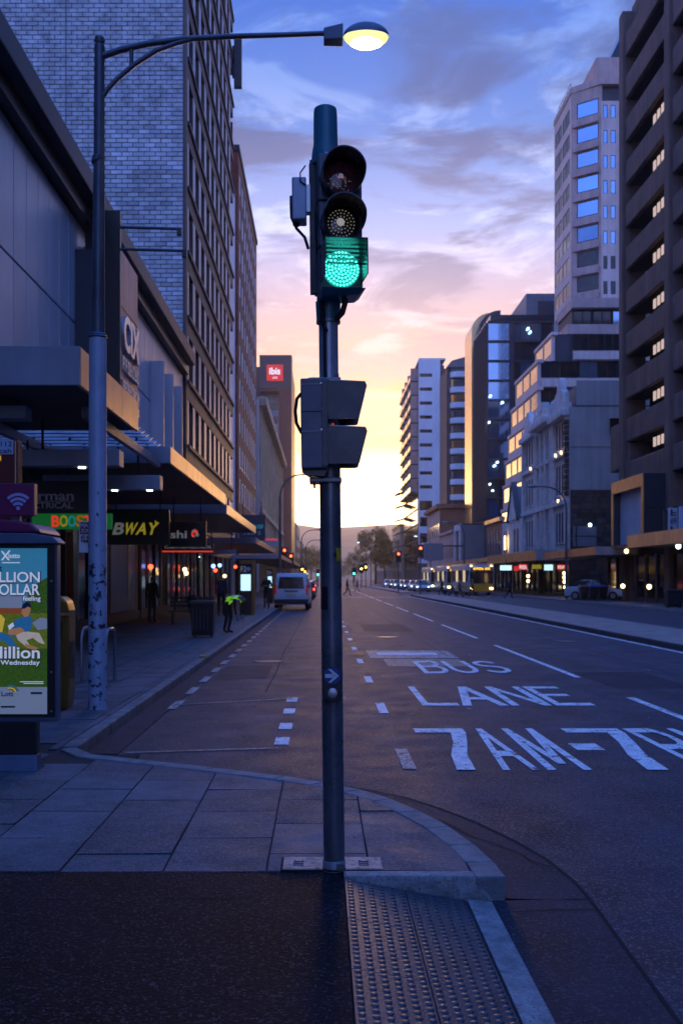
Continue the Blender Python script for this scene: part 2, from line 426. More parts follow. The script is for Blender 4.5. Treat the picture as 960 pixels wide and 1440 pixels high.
# seam of the patch and cracks in the asphalt
def crack(pts, wd, z, name='crack', parent=road):
    mb = MB()
    P = offset(pts, wd / 2); Q = offset(pts, -wd / 2)
    for i in range(len(pts) - 1):
        mb.face([(*P[i], z), (*P[i + 1], z), (*Q[i + 1], z), (*Q[i], z)])
    return mb.build(name, 'crack', parent)
rc = random.Random(11)
def wig(a, b, n, amp):
    return [(a[0] + (b[0] - a[0]) * i / n + rc.uniform(-amp, amp), a[1] + (b[1] - a[1]) * i / n + rc.uniform(-amp, amp)) for i in range(n + 1)]
crack([(p[0] + rc.uniform(-.012, .012), p[1] + rc.uniform(-.012, .012)) for p in outer_patch[2:]] + [(1.415, 4.9), (1.39, 4.2), (1.36, 3.4), (1.33, 2.4)], .018, .0085, 'patch_seam')
crack(wig((.98, 5.12), (1.45, 5.15), 6, .015), .012, .0085)
crack(wig((.83, 7.0), (1.35, 5.9), 8, .02), .010, .0088)

# --- near footpath in asphalt, the ramp and its tactile tiles
fp = MB(); fp.box(-7.3, .115, -6, 5.395, -.04, PAVE - .004)
foot = fp.build('footpath', 'path_asphalt'); foot['kind'] = 'structure'
crack(wig((-2.2, 4.93), (-.35, 4.98), 22, .012), .010, PAVE - .001, parent=foot)
rb = MB()
rb.hexa([(.115, -6, -.05), (.765, -6, -.05), (.765, 5.28, -.05), (.115, 5.28, -.05), (.115, -6, PAVE - .03), (.765, -6, .0), (.765, 5.28, .0), (.115, 5.28, PAVE - .03)])
ramp = rb.build('kerb_ramp', 'joint'); ramp['kind'] = 'structure'
def ramp_z(x): return PAVE - .004 + (x - .12) / .64 * (.018 - PAVE)
domes = MB()
for i in range(2):
    xa, xb = .121 + i * .3205, .121 + i * .3205 + .3175
    for j in range(9):
        ya = 5.272 - (j + 1) * .60; yb = ya + .597
        if j == 2 and i == 1: ya += .0
        mb = MB().hexa([(xa, ya, ramp_z(xa) - .02), (xb, ya, ramp_z(xb) - .02), (xb, yb, ramp_z(xb) - .02), (xa, yb, ramp_z(xa) - .02),
                        (xa, ya, ramp_z(xa)), (xb, ya, ramp_z(xb)), (xb, yb, ramp_z(xb)), (xa, yb, ramp_z(xa))])
        mb.build('tactile_tile', 'tactile', ramp, bevel=.002, seg=1)
        if ya > 2.4:
            for u in range(6):
                for v in range(12):
                    x = xa + .026 + u * .0531; y = ya + .025 + v * .05; z = ramp_z(x) - .001; r0, r1 = .0175, .0115
                    k = len(domes.v); n = 10
                    for r_, h_ in ((r0, 0), (r0 * .93, .003), (r1, .0055)):
                        domes.v += [(x + r_ * math.cos(2 * math.pi * q / n), y + r_ * math.sin(2 * math.pi * q / n), z + h_) for q in range(n)]
                    for s_ in (0, 1):
                        for q in range(n):
                            p_ = (q + 1) % n; domes.f.append((k + s_ * n + q, k + s_ * n + p_, k + s_ * n + n + p_, k + s_ * n + n + q)); domes.m.append(0)
                    domes.f.append(tuple(k + 2 * n + q for q in range(n))); domes.m.append(0)
o = domes.build('tactile_domes', 'tactile', ramp, smooth=True); o['kind'] = 'stuff'
# dropped kerb beside the ramp, in three lengths, and the upstand across its head
for ya, yb in ((5.27, 4.30), (4.295, 3.3), (3.295, 1.2)):
    MB().hexa([(.768, yb, -.05), (.90, yb, -.05), (.90, ya, -.05), (.768, ya, -.05), (.768, yb, .022), (.90, yb, .010), (.90, ya, .010), (.768, ya, .022)]).build('dropped_kerb_stone', 'kerb_pale', ramp, bevel=.006)
MB().hexa([(.118, 5.285, .06), (.955, 5.285, -.05), (.955, 5.40, -.05), (.118, 5.40, .06), (.118, 5.30, PAVE + .006), (.815, 5.30, PAVE + .006), (.815, 5.398, PAVE + .006), (.118, 5.398, PAVE + .006)]).build('return_kerb', 'kerb_pale', pavement, bevel=.012)

# --- service pits round the signal pole
pit = thing('service_pit', (.05, 5.5, PAVE), 'pinkish concrete pit covers set in the pavement round the signal pole', 'pit cover')
MB().box(-.225, .345, 5.405, 5.655, PAVE - .03, PAVE + .004).build('pit_frame', 'dark_gap', pit)
for xa, xb in ((-.212, .045), (.051, .332)):
    lid = MB().box(xa, xb, 5.418, 5.643, PAVE, PAVE + .011).build('pit_cover', 'pit_concrete', pit, bevel=.004)
    xm = xa + .085 if xa < 0 else xb - .10
    for q in range(3):
        MB().box(xm - .02, xm + .02, 5.47 + q * .035, 5.483 + q * .035, PAVE + .0112, PAVE + .0128).build('lifting_slot', 'dark_gap', lid)
    MB().box(xm - .026, xm - .021, 5.46, 5.57, PAVE + .0112, PAVE + .0128).build('lifting_slot', 'dark_gap', lid)
    MB().box(xm + .021, xm + .026, 5.46, 5.57, PAVE + .0112, PAVE + .0128).build('lifting_slot', 'dark_gap', lid)

# --- road markings
ZM = .006
def mark(name, poly, m='road_paint', z=ZM):
    mb = MB(); mb.face([(x, y, z) for x, y in poly]); return mb.build(name, m, road)
def bar(name, x0, x1, y0, y1, m='road_paint', z=ZM): return mark(name, [(x0, y0), (x1, y0), (x1, y1), (x0, y1)], m, z)
for k in range(-1, 12):
    bar('lane_dash', 4.37, 4.49, 17.2 + 11.2 * k, 25.5 + 11.2 * k)
for k in range(26):
    bar('bus_lane_dash', .735, .855, 8.95 + 3.7 * k, 10.0 + 3.7 * k, 'road_paint' if k != 0 else 'worn_paint')
for yc in (10.5, 11.55, 12.85, 14.05): bar('bay_dash', -.49, -.34, yc - .24, yc + .24)
mark('bay_line', [(-1.93, 9.75), (-.44, 10.02), (-.44, 10.10), (-1.93, 9.83)], 'bay_paint')
mark('bay_line', [(-1.93, 13.45), (-.42, 14.15), (-.42, 14.24), (-1.93, 13.54)], 'bay_paint')
for k in range(24): bar('kerb_dash', -2.02, -1.90, 13.0 + k * 1.7, 13.9 + k * 1.7, 'worn_paint', .0125)
bar('edge_line', 8.22, 8.34, -5, 94)
bar('stop_line', -.4, 8.3, 88, 88.5); bar('stop_line', 11.5, 17.6, 118, 118.5)
for k in range(22): bar('crosswalk_dash', -2 + k * .9, -1.5 + k * .9, 92, 92.35); bar('crosswalk_dash', -2 + k * .9, -1.5 + k * .9, 96, 96.35)
# patched cover in the bus lane
bar('road_patch', 1.05, 2.95, 21.4, 23.6, 'worn_paint', .004); bar('road_patch', 1.25, 2.6, 22.2, 22.9, 'road_paint', .008)
bar('road_patch', 1.3, 2.9, 19.4, 21.1, 'bay_paint', .0045)
for k in range(26):
    x, y = rc.uniform(-.2, 7), rc.uniform(9, 32); s_ = rc.uniform(.02, .06)
    bar('paint_fleck', x, x + s_, y, y + s_ * 1.6, 'worn_paint', .0065)
bar('road_stud', 2.42, 2.50, 6.52, 6.62, 'worn_paint', .012)
for X_, y0_, y1_ in ((6.3, 6, 85), (2.75, 22, 80), (-.85, 15, 60)): crack([(X_ + rc.uniform(-.03, .03), y0_ + (y1_ - y0_) * i / 40) for i in range(41)], .022, .0042, 'tar_seam')
for X_, y_ in ((5.9, 12.4), (1.9, 29), (6.6, 27), (-1.1, 20.5)):
    mh = MB().tube([(X_, y_, .001), (X_, y_, .0065)], [.34, .335], 24).build('manhole_frame', 'kerb_dark', road); MB().tube([(X_, y_, .001), (X_, y_, .010)], [.29, .285], 24).build('manhole_cover', 'manhole_iron', mh)
for X_, y0_, y1_, w_ in ((5.2, 15.5, 18.2, 1.3), (2.2, 32, 37, 1.6), (-1.4, 17, 19.5, .9), (6.9, 9.5, 11, .8)): bar('trench_patch', X_ - w_ / 2, X_ + w_ / 2, y0_, y1_, 'asphalt_patch', .0035)
# painted words: strokes in a unit letter box (u right, v away from the driver)
t = .20
def stroke(a, b, wd=t):      # slanted bar between two heights, horizontal cut ends
    return [(a[0] - wd / 2, a[1]), (a[0] + wd / 2, a[1]), (b[0] + wd / 2, b[1]), (b[0] - wd / 2, b[1])]
H = .12
def arc(cx_, cy_, rx, ry, a0, a1, tx, ty, n=9):
    o_ = [(cx_ + rx * math.cos(R(a0 + (a1 - a0) * i / n)), cy_ + ry * math.sin(R(a0 + (a1 - a0) * i / n))) for i in range(n + 1)]
    i_ = [(cx_ + (rx - tx) * math.cos(R(a0 + (a1 - a0) * i / n)), cy_ + (ry - ty) * math.sin(R(a0 + (a1 - a0) * i / n))) for i in range(n + 1)]
    return [[o_[k], o_[k + 1], i_[k + 1], i_[k]] for k in range(n)]
GL = {
 'L': [[(0, 0), (t, 0), (t, 1), (0, 1)], [(t, 0), (1, 0), (1, H), (t, H)]],
 'A': [stroke((.10, 0), (.5, 1)), stroke((.90, 0), (.5, .999)), [(.27, .28), (.73, .28), (.68, .28 + H), (.32, .28 + H)]],
 'N': [[(0, 0), (t, 0), (t, 1), (0, 1)], [(1 - t, 0), (1, 0), (1, 1), (1 - t, 1)], stroke((1 - t / 2, 0), (t / 2, 1))],
 'E': [[(0, 0), (t, 0), (t, 1), (0, 1)], [(t, 0), (1, 0), (1, H), (t, H)], [(t, 1 - H), (1, 1 - H), (1, 1), (t, 1)], [(t, .45), (.85, .45), (.85, .45 + H), (t, .45 + H)]],
 'B': [[(0, 0), (t, 0), (t, 1), (0, 1)], [(t, 0), (.62, 0), (.62, H), (t, H)], [(t, 1 - H), (.6, 1 - H), (.6, 1), (t, 1)], [(t, .45), (.62, .45), (.62, .45 + H), (t, .45 + H)]] + arc(.6, .285, .40, .285, -90, 90, t, H) + arc(.58, .755, .36, .245, -90, 90, t, H),
 'U': [[(0, .35), (t, .35), (t, 1), (0, 1)], [(1 - t, .35), (1, .35), (1, 1), (1 - t, 1)]] + arc(.5, .35, .5, .35, 180, 360, t, H),
 'S': arc(.5, .735, .5, .265, 20, 270, t, H) + arc(.5, .275, .5, .275, -160, 90, t, H),
 '7': [[(0, 1 - H), (1, 1 - H), (1, 1), (0, 1)], [(.70, .999 - H), (1, .999 - H), (.86, .62), (.60, .62)], [(.60, .62), (.86, .62), (.66, .30), (.38, .30)], [(.38, .30), (.66, .30), (.60, 0), (.30, 0)]],
 'M': [stroke((.10, 0), (.16, 1)), stroke((.90, 0), (.84, 1)), stroke((.5, .12), (.16, .998), .18), stroke((.5, .12), (.84, .998), .18)],
 'P': [[(0, 0), (t, 0), (t, 1), (0, 1)], [(t, 1 - H), (.6, 1 - H), (.6, 1), (t, 1)], [(t, .44), (.6, .44), (.6, .44 + H), (t, .44 + H)]] + arc(.6, .72, .40, .28, -90, 90, t, H),
 '-': [[(0, .42), (1, .42), (1, .58), (0, .58)]],
}
def painted(ch, x0, x1, y0, y1, m='road_paint'):
    mb = MB(); dz_ = 0
    for q in GL[ch]:
        mb.face([(x0 + (x1 - x0) * u, y0 + (y1 - y0) * v, ZM + dz_) for u, v in q]); dz_ += .0006
    o = mb.build('painted_letter', m, road); return o
for ch, a, b in (('B', 1.86, 2.36), ('U', 2.44, 2.94), ('S', 3.02, 3.52)): painted(ch, a, b, 17.95, 20.6)
for ch, a, b in (('L', 1.36, 1.86), ('A', 1.90, 2.52), ('N', 2.56, 3.10), ('E', 3.16, 3.69)): painted(ch, a, b, 13.4, 15.75)
for ch, a, b in (('7', 1.04, 1.60), ('A', 1.62, 1.95), ('M', 2.02, 2.42), ('-', 2.55, 2.83), ('7', 2.72, 3.36), ('P', 3.42, 3.80), ('M', 3.9, 4.3)): painted(ch, a, b, 8.9, 11.36)

# --- median, far kerb and the footpath opposite
med = MB().box(8.62, 11.18, -20, 95, -.04, .125).build('median_strip', 'median_brick'); med['kind'] = 'structure'
y = -20
while y < 95:
    for xa, xb in ((8.5, 8.615), (11.185, 11.3)):
        MB().box(xa, xb, y + .01, min(y + 4.98, 95), -.04, .135).build('kerb_stone', 'kerb_dark' if xa < 9 else 'kerb', med, bevel=.015 if y < 40 else 0)
    y += 5
MB().prism([(8.5, 95.01), (11.3, 95.01), (10.9, 96.4), (9.9, 97), (8.9, 96.4)], 'z', -.04, .13).build('median_nose', 'kerb', med)
med2 = MB().box(8.9, 10.9, 112, 300, -.04, .13).build('median_strip', 'median_brick'); med2['kind'] = 'structure'
rp = MB().box(17.8, 40, -20, 320, -.04, PAVE).build('footpath', 'slab_far'); rp['kind'] = 'structure'
y = -20
while y < 160:
    MB().box(17.62, 17.797, y + .01, y + 5.99, -.04, PAVE + .006).build('kerb_stone', 'kerb', rp); y += 6
# bays cut the far pavement is left out; far hills
hl = MB(); xs = list(range(-1680, 1681, 60)); rows = [(1250, 0), (1450, .55), (1750, 1.0), (2300, .9)]
def ridge(x): return 84 + 14 * math.sin(x / 330 + .6) + 7 * math.sin(x / 97) + (10 if x < 0 else 0) - x * .012
grid = [[(x, y_, ridge(x) * k * y_ / 1750 + 4 * math.sin(x / 61 + y_) * k - 1) for x in xs] for y_, k in rows]
for r0, r1 in zip(grid, grid[1:]):
    for i in range(len(xs) - 1): hl.face([r0[i], r0[i + 1], r1[i + 1], r1[i]])
hills = hl.build('hills', 'hill', smooth=True); hills['kind'] = 'structure'
# ------------------------------------------------------------------ building materials
mat('block_brick', (.52, .53, .56), .8, var=.32, scale=.35, rnd=.28, bump=.3, bscale=25, streak=.12)
mat('block_brick_mass', (.50, .51, .54), .8, var=.38, scale=1.9, bump=.3, bscale=25, streak=.12)
mat('mortar', (.19, .19, .20), .9, var=.2)
mat('brown_spandrel', (.13, .085, .072), .6, var=.25, scale=.5, streak=.25)
mat('pale_mullion', (.66, .58, .53), .45, var=.15, scale=.4, streak=.2)
mat('glass_dark', (.020, .022, .026), .07, var=.2, scale=.3, spec=.8, rnd=.3)
mat('glass_blue', (.18, .30, .48), .06, metal=.75, var=.12, scale=.3, rnd=.25)
mat('glass_sheen', (.42, .38, .34), .09, metal=.85, var=.1, scale=.4, rnd=.10)
mat('glass_shop', (.014, .014, .016), .10, var=.2, spec=.5)
mat('frame_dark', (.025, .025, .028), .45, metal=.3, var=.1)
mat('frame_steel', (.30, .31, .33), .4, metal=.7, var=.15, scale=2)
mat('panel_grey', (.64, .65, .70), .38, metal=.35, var=.10, scale=.5, rnd=.07, streak=.10)
mat('panel_fin', (.05, .06, .08), .4, metal=.4, var=.1)
mat('fascia_metal', (.88, .58, .33), .38, metal=.85, var=.12, scale=1.5, rnd=.08, streak=.15)
mat('canopy_paint', (.30, .32, .37), .45, metal=.2, var=.15, scale=.8, streak=.15)
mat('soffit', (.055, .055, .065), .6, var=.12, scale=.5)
mat('coping', (.055, .06, .075), .5, metal=.3, var=.2, scale=.4)
mat('sign_cladding', (.68, .36, .28), .45, metal=.35, var=.2, scale=.7, streak=.25)
mat('sign_steel', (.70, .70, .72), .3, metal=.8, var=.1)
mat('red_brick', (.40, .12, .07), .85, var=.25, scale=1.2, bump=.3, bscale=8, streak=.2)
mat('brown_brick', (.27, .10, .065), .85, var=.25, scale=.8, streak=.2)
mat('cream_stone', (.62, .47, .31), .8, var=.25, scale=.6, streak=.25, bump=.2, bscale=6)
mat('charcoal', (.055, .055, .065), .5, var=.15, scale=.4)
mat('dark_red', (.14, .025, .025), .5, var=.15)
mat('sign_red', (.65, .02, .02), .4, var=.05, emit=(1, .04, .03), es=.25)
mat('white_lit', (.8, .8, .8), .5, var=0, emit=(1, .97, .92), es=.4)
mat('white_paint', (.75, .75, .76), .5, var=.08)
mat('sign_black', (.016, .014, .014), .35, var=.15)
mat('sign_green', (.02, .24, .07), .4, var=.1, emit=(.02, .35, .07), es=.10)
mat('yellow_letter', (.75, .62, .05), .5, var=.05, emit=(1, .8, .05), es=.10)
mat('orange_letter', (.75, .28, .03), .5, var=.05, emit=(1, .3, .02), es=.12)
mat('teal_letter', (.05, .45, .50), .5, var=.05, emit=(.05, .7, .8), es=.10)
mat('pale_letter', (.62, .62, .60), .5, var=.05, emit=(1, 1, .95), es=.04)
mat('grey_letter', (.62, .58, .55), .5, var=.05)
mat('red_letter', (.7, .03, .02), .5, var=.05, emit=(1, .06, .03), es=.3)
mat('lamp_cool', (.9, .9, .9), .5, var=0, emit=(.75, .95, 1.0), es=3)
mat('lamp_warm', (.9, .8, .6), .5, var=0, emit=(1, .62, .25), es=3.2)
mat('lamp_red', (.6, .05, .03), .5, var=0, emit=(1, .05, .02), es=4)
mat('lamp_blue', (.1, .2, .6), .5, var=0, emit=(.15, .35, 1), es=3)
mat('shop_interior', (.09, .07, .06), .8, var=.3, scale=1.5)
mat('shop_red', (.20, .018, .02), .5, var=.15)
mat('poster_white', (.55, .55, .58), .5, var=.06)

# ------------------------------------------------------------------ facade kit
_win = {}
def window_mesh(wd, ht, nx=1, nz=1, frame='frame_dark', pane='glass_dark', fw=.06, rec=.10):
    k = (round(wd, 3), round(ht, 3), nx, nz, frame, pane, fw, rec)
    if k in _win: return _win[k]
    mb = MB()
    mb.mi(1).box(0, wd, rec, rec + .03, 0, ht)
    mb.mi(0)
    mb.box(0, fw, 0, rec, 0, ht).box(wd - fw, wd, 0, rec, 0, ht).box(fw, wd - fw, .002, rec, 0, fw).box(fw, wd - fw, .002, rec, ht - fw, ht)
    for i in range(1, nx):
        x = wd * i / nx; mb.box(x - fw / 2, x + fw / 2, .004, rec, fw, ht - fw)
    for j in range(1, nz):
        z = ht * j / nz; mb.box(fw, wd - fw, .006, rec, z - fw / 2, z + fw / 2)
    o = mb.build('window', [frame, pane]); me = o.data; bpy.data.objects.remove(o); _win[k] = me; return me
FACE = {'-y': 0.0, '+x': R(90), '-x': R(-90)}
def place(face, ox, oy, u, n=0.0):
    """world x, y of a point u metres along a facade that starts at (ox, oy), n metres behind its surface"""
    if isinstance(face, (int, float)):
        c, s = math.cos(face), math.sin(face); return ox + c * u - s * n, oy + s * u + c * n
    if face == '-y': return ox + u, oy + n
    if face == '+x': return ox - n, oy + u
    if face == '-x': return ox + n, oy - u
def facade(root, face, ox, oy, W, z0, z1, cols, rows, wallmat, depth=.3, win=None, wn='wall', frame='frame_dark', pane='glass_dark', nx=1, nz=1, sill=None, fw=.06, pick=None, rec=.03):
    """wall of piers and bands with real openings; cols and rows list the openings; a window in each"""
    rz = face if isinstance(face, (int, float)) else FACE[face]
    mb = MB(); last = z0
    for a, b in list(rows) + [(z1, z1)]:
        if a - last > .001: mb.box(0, W, 0, depth, last - z0, a - z0)
        if b > a:
            lu = 0
            for c, d in list(cols) + [(W, W)]:
                if c - lu > .001: mb.box(lu, c, 0.0, depth, a - z0, b - z0)
                lu = d
        last = b
    o = mb.build(wn, wallmat); me = o.data; bpy.data.objects.remove(o)
    wl = piece(wn, me, root, (ox, oy, z0), rz)
    for ri, (a, b) in enumerate(rows):
        for ci, (c, d) in enumerate(cols):
            pn = pane if pick is None else pick(ci, ri)
            x, y = place(face, ox, oy, c, .015 if rec < .1 else .12)
            piece('window', window_mesh(d - c, b - a, nx, nz, frame, pn, fw, rec), root, (x, y, a), rz)
            if sill:
                m_ = sill_mesh(d - c + .2, sill); x, y = place(face, ox, oy, c - .1, -.12); piece('sill', m_, root, (x, y, a - .12), rz)
    return wl
_sill = {}
def sill_mesh(wd, m):
    k = (round(wd, 3), m)
    if k not in _sill:
        o = MB().box(0, wd, 0, .115, 0, .12).build('sill', m); _sill[k] = o.data; bpy.data.objects.remove(o)
    return _sill[k]
def cols_even(W, n, wd, m0=None):
    g = (W - n * wd) / (n + 1) if m0 is None else m0
    st = (W - 2 * g - wd) / (n - 1) if n > 1 else 0
    return [(g + i * st, g + i * st + wd) for i in range(n)]

FX = -7.1      # building line on the left
# ------------------------------------------------------------------ shopping arcade with grey panels
mall = thing('arcade_building', (FX, 32, PAVE), 'low arcade with grey metal panels, dark fins and a black overhanging parapet', 'building')
MB().box(-40, FX - .14, -14, 51.1, 4.3, 12.9).build('wall', 'coping', mall)
MB().box(-40, FX - 3.5, -14, 51.1, PAVE, 4.298).build('ground_floor_wall', 'shop_interior', mall)
MB().box(-41, FX + .62, -14, 51.12, 12.62, 13.25).build('parapet', 'coping', mall, bevel=.04)
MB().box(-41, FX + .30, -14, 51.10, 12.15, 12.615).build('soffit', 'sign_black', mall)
pm = MB().box(0, .955, 0, .135, 0, 2.99).build('panel', 'panel_grey', bevel=.008); pme = pm.data; bpy.data.objects.remove(pm)
pm2 = MB().box(0, .955, 0, .135, 0, 4.47).build('panel', 'panel_grey', bevel=.008); pme2 = pm2.data; bpy.data.objects.remove(pm2)
for k in range(43):
    D = 8 + k * 1.0
    piece('panel', pme, mall, (FX, D + .007, 9.10), R(90))
    piece('panel', pme2, mall, (FX, D + .007, 4.57), R(90))
for D in (28.7, 31.1, 41.4, 44.0, 46.9): MB().box(FX + .003, FX + .55, D, D + .16, 5.1 if D < 35 else 4.6, 11.2 if D < 35 else 10.75).build('fin', 'panel_fin', mall); MB().box(FX + .004, FX + .549, D - .012, D - .001, 5.1 if D < 35 else 4.6, 11.2 if D < 35 else 10.75).build('fin_face', 'panel_grey' if D > 35 else 'panel_fin', mall)

# sign tower on the arcade
sg = thing('sign_tower', (-6.1, 30.6, 6.8), 'tall rust coloured sign tower with steel letters on the arcade front', 'sign')
MB().box(-6.95, -5.92, 29.3, 29.50, 4.9, 12.55).build('end_panel', 'sign_black', sg, bevel=.01)
MB().box(-7.07, -5.98, 29.51, 32.4, 6.3, 11.55).build('cladding', 'sign_cladding', sg)
for zz_ in (9.85, 7.95): MB().box(-5.979, -5.965, 29.52, 32.39, zz_, zz_ + .05).build('cladding_joint', 'sign_black', sg)
at = (-5.93, 29.6, 0)
def side_text(s, m, root, X, D0, D1, z0, z1, **k):
    return text(s, m, root, X, X + (D1 - D0), z0, z1, D0, rz=R(90), at=(X, D0, 0), **k)
side_text('CIX', 'sign_steel', sg, -5.92, 29.65, 32.1, 8.55, 9.65, bold=.03, ext=.06)
side_text('~7', 'sign_steel', sg, -5.93, 29.65, 32.1, 7.95, 8.35, ext=.04)
side_text('~8', 'sign_steel', sg, -5.93, 29.65, 32.2, 7.30, 7.65, ext=.04)
side_text('~9', 'sign_steel', sg, -5.93, 29.75, 32.2, 6.90, 7.15, ext=.04)
for zz_ in (12.1, 11.45):
    b_ = MB().tube([(-5.95, 29.45, zz_), (-4.0 if zz_ < 12 else -4.15, 29.45, zz_ - .05)], .045, 8).build('bracket_arm', 'coping', sg)
    e_ = -4.0 if zz_ < 12 else -4.15
    MB().box(e_ - .12, e_ + .02, 29.38, 29.52, zz_ - .25, zz_ - .02).build('floodlight', 'sign_black', sg, bevel=.02)

# ------------------------------------------------------------------ canopies over the footpath
def canopy(D0, D1, zb, ht, label, xo=-3.2, wood=False, xi=FX - .1):
    c = thing('street_canopy', (xo - 2, (D0 + D1) / 2, zb), label, 'canopy', 'canopies along the left footpath')
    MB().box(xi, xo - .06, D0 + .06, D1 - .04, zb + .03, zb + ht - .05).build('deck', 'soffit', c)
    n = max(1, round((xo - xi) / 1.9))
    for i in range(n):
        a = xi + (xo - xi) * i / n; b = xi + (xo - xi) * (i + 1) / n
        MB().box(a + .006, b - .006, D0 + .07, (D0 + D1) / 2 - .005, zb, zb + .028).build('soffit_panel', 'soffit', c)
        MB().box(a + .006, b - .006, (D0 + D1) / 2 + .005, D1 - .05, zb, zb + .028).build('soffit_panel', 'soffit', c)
    MB().box(xi, xo - .001, D0, D0 + .055, zb - .02, zb + ht).build('front_fascia', 'canopy_paint', c, bevel=.01)
    L_ = D1 - D0; k = max(2, round(L_ / 1.3))
    for i in range(k):
        MB().box(xo - .055, xo, D0 + .06 + (L_ - .06) * i / k, D0 + .055 + (L_ - .06) * (i + 1) / k, zb - .02, zb + ht).build('fascia_panel', 'fascia_metal', c, bevel=.006, seg=1)
    return c
cn1 = canopy(13.2, 17.4, 4.30, .50, 'thick grey box canopy nearest the street lamp, in front of the panelled arcade')
cn2 = canopy(21.1, 33.3, 4.18, .34, 'long pale canopy below the rust coloured sign tower, lit along its edge')
cn3 = canopy(33.6, 48.5, 3.92, .30, 'canopy with golden edge under the brown office tower, behind the long pale one')
cn4 = canopy(48.8, 70, 3.45, .26, 'low canopy past the office tower, over the shops near the white van')
# glass louvre roof between the first two
lr = thing('louvre_roof', (-5.2, 19.2, 4.1), 'slatted glass louvre roof on steel arms between two box canopies', 'louvre roof')
for i in range(7):
    D = 17.6 + i * .46
    MB().hexa([(-7.0, D, 4.42 - .02), (-3.35, D, 4.42 - .02), (-3.35, D + .40, 4.50), (-7.0, D + .40, 4.50), (-7.0, D, 4.44 - .02), (-3.35, D, 4.44 - .02), (-3.35, D + .40, 4.52), (-7.0, D + .40, 4.52)]).build('slat', 'panel_grey', lr)
for X in (-6.3, -5.6, -4.9, -4.2, -3.6): MB().tube([(X, 17.5, 4.62), (X, 20.9, 4.62)], .03, 6).build('rail', 'frame_dark', lr)
for X in (-6.3, -5.6, -4.9, -4.2, -3.6):
    for D in (18.0, 19.4, 20.6): MB().box(X - .02, X + .02, D - .02, D + .02, 4.40, 4.61).build('bracket', 'frame_dark', lr)
for X in (-5.2, -3.45): MB().hexa([(X - .05, 14.5, 4.06), (X + .05, 14.5, 4.06), (X + .05, 21.05, 4.06), (X - .05, 21.05, 4.06), (X - .05, 14.5, 4.22), (X + .05, 14.5, 4.22), (X + .05, 21.05, 4.22), (X - .05, 21.05, 4.22)]).build('beam', 'canopy_paint', lr, bevel=.01)
# hanging light boxes under the canopies
def light_box(x0, x1, y0, y1, D, label, lamps=2):
    a = px(x0, y1, D); b = px(x1, y0, D)
    o = thing('hanging_light_box', ((a[0] + b[0]) / 2, D, a[2]), label, 'light box', 'light boxes under the canopies')
    MB().box(a[0], b[0], D, D + .35, a[2], b[2]).build('housing', 'canopy_paint', o, bevel=.01)
    for q in (.2, .8): X = a[0] + (b[0] - a[0]) * q; MB().cyl((X, D + .17, b[2]), (X, D + .17, b[2] + .5), .02, n=6).build('hanger', 'frame_dark', o)
    for q in range(lamps): X = a[0] + (b[0] - a[0]) * (.6 + .3 * q); MB().cyl((X, D + .17, a[2] - .02), (X, D + .17, a[2] + .001), .06, n=12).build('downlight', 'lamp_cool', o)
light_box(-40, 36, 570, 588, 14.2, 'grey light box hanging under the nearest canopy at the picture edge', 0)
light_box(28, 168, 632, 655, 15.5, 'dark light box hanging above the black electrical shop sign', 1)
light_box(60, 225, 668, 688, 19.0, 'pale grey light box hanging above the sandwich shop sign', 2)

# ------------------------------------------------------------------ shops below
def sign_board(x0, x1, y0, y1, D, m, label, thick=.14, name='hanging_sign'):
    a = px(x0, y1, D); b = px(x1, y0, D)
    o = thing(name, ((a[0] + b[0]) / 2, D, a[2]), label, 'sign')
    MB().box(a[0], b[0], D, D + thick, a[2], b[2]).build('board', m, o, bevel=.01)
    for q in (.15, .85): X = a[0] + (b[0] - a[0]) * q; MB().cyl((X, D + thick / 2, b[2]), (X, D + thick / 2, b[2] + .7), .018, n=6).build('hanger', 'frame_dark', o)
    return o
def on(o, s, m, x0, x1, y0, y1, D, **k):
    a = px(x0, y1, D); b = px(x1, y0, D); return text(s, m, o, a[0], b[0], a[2], b[2], D - .004, **k)
s1_ = sign_board(18, 148, 676, 721, 17.0, 'sign_black', 'black hanging sign reading Norman Electrical under the canopy')
on(s1_, 'Norman', 'grey_letter', 22, 104, 690, 704, 17, bold=.012); on(s1_, 'ELECTRICAL', 'grey_letter', 26, 103, 706.5, 715, 17)
MB().box(px(24, 0, 17)[0], px(104, 0, 17)[0], 16.985, 16.998, px(0, 705.6, 17)[2], px(0, 704.8, 17)[2]).build('rule', 'grey_letter', s1_)
s2_ = sign_board(45, 157, 722, 744, 21.0, 'sign_green', 'green hanging sign with bright cartoon letters reading BOOST')
for i, (ch, m_) in enumerate((('B', 'red_letter'), ('O', 'yellow_letter'), ('O', 'teal_letter'), ('S', 'orange_letter'), ('T', 'red_letter'))):
    x = 73 + i * 11.5; on(s2_, ch, m_, x, x + 11, 725 - (i % 2) * .8, 741, 21, bold=.03, name='letter')
s3_ = sign_board(150, 238, 716, 766, 25.0, 'sign_black', 'black hanging sign with slanted white and yellow letters reading SUBWAY')
for ch, m_, x in (('S', 'pale_letter', 137), ('U', 'pale_letter', 146), ('B', 'pale_letter', 158), ('W', 'yellow_letter', 173), ('A', 'yellow_letter', 190.5), ('Y', 'yellow_letter', 205)):
    if x < 150: continue
    o = on(s3_, ch, m_, x, x + (17 if ch == 'W' else 15), 735, 752, 25, bold=.03, name='letter')
    zb = px(0, 752, 25)[2]
    for v in o.data.vertices: v.co.x += (v.co.z + base_of(s3_).z - zb) * .28
o = MB(); q = [px(218, 735, 24.99), px(218, 731.5, 24.99), px(223.5, 735.5, 24.99), px(219, 739, 24.99)]; o.face(q).build('arrow_tip', 'yellow_letter', s3_)
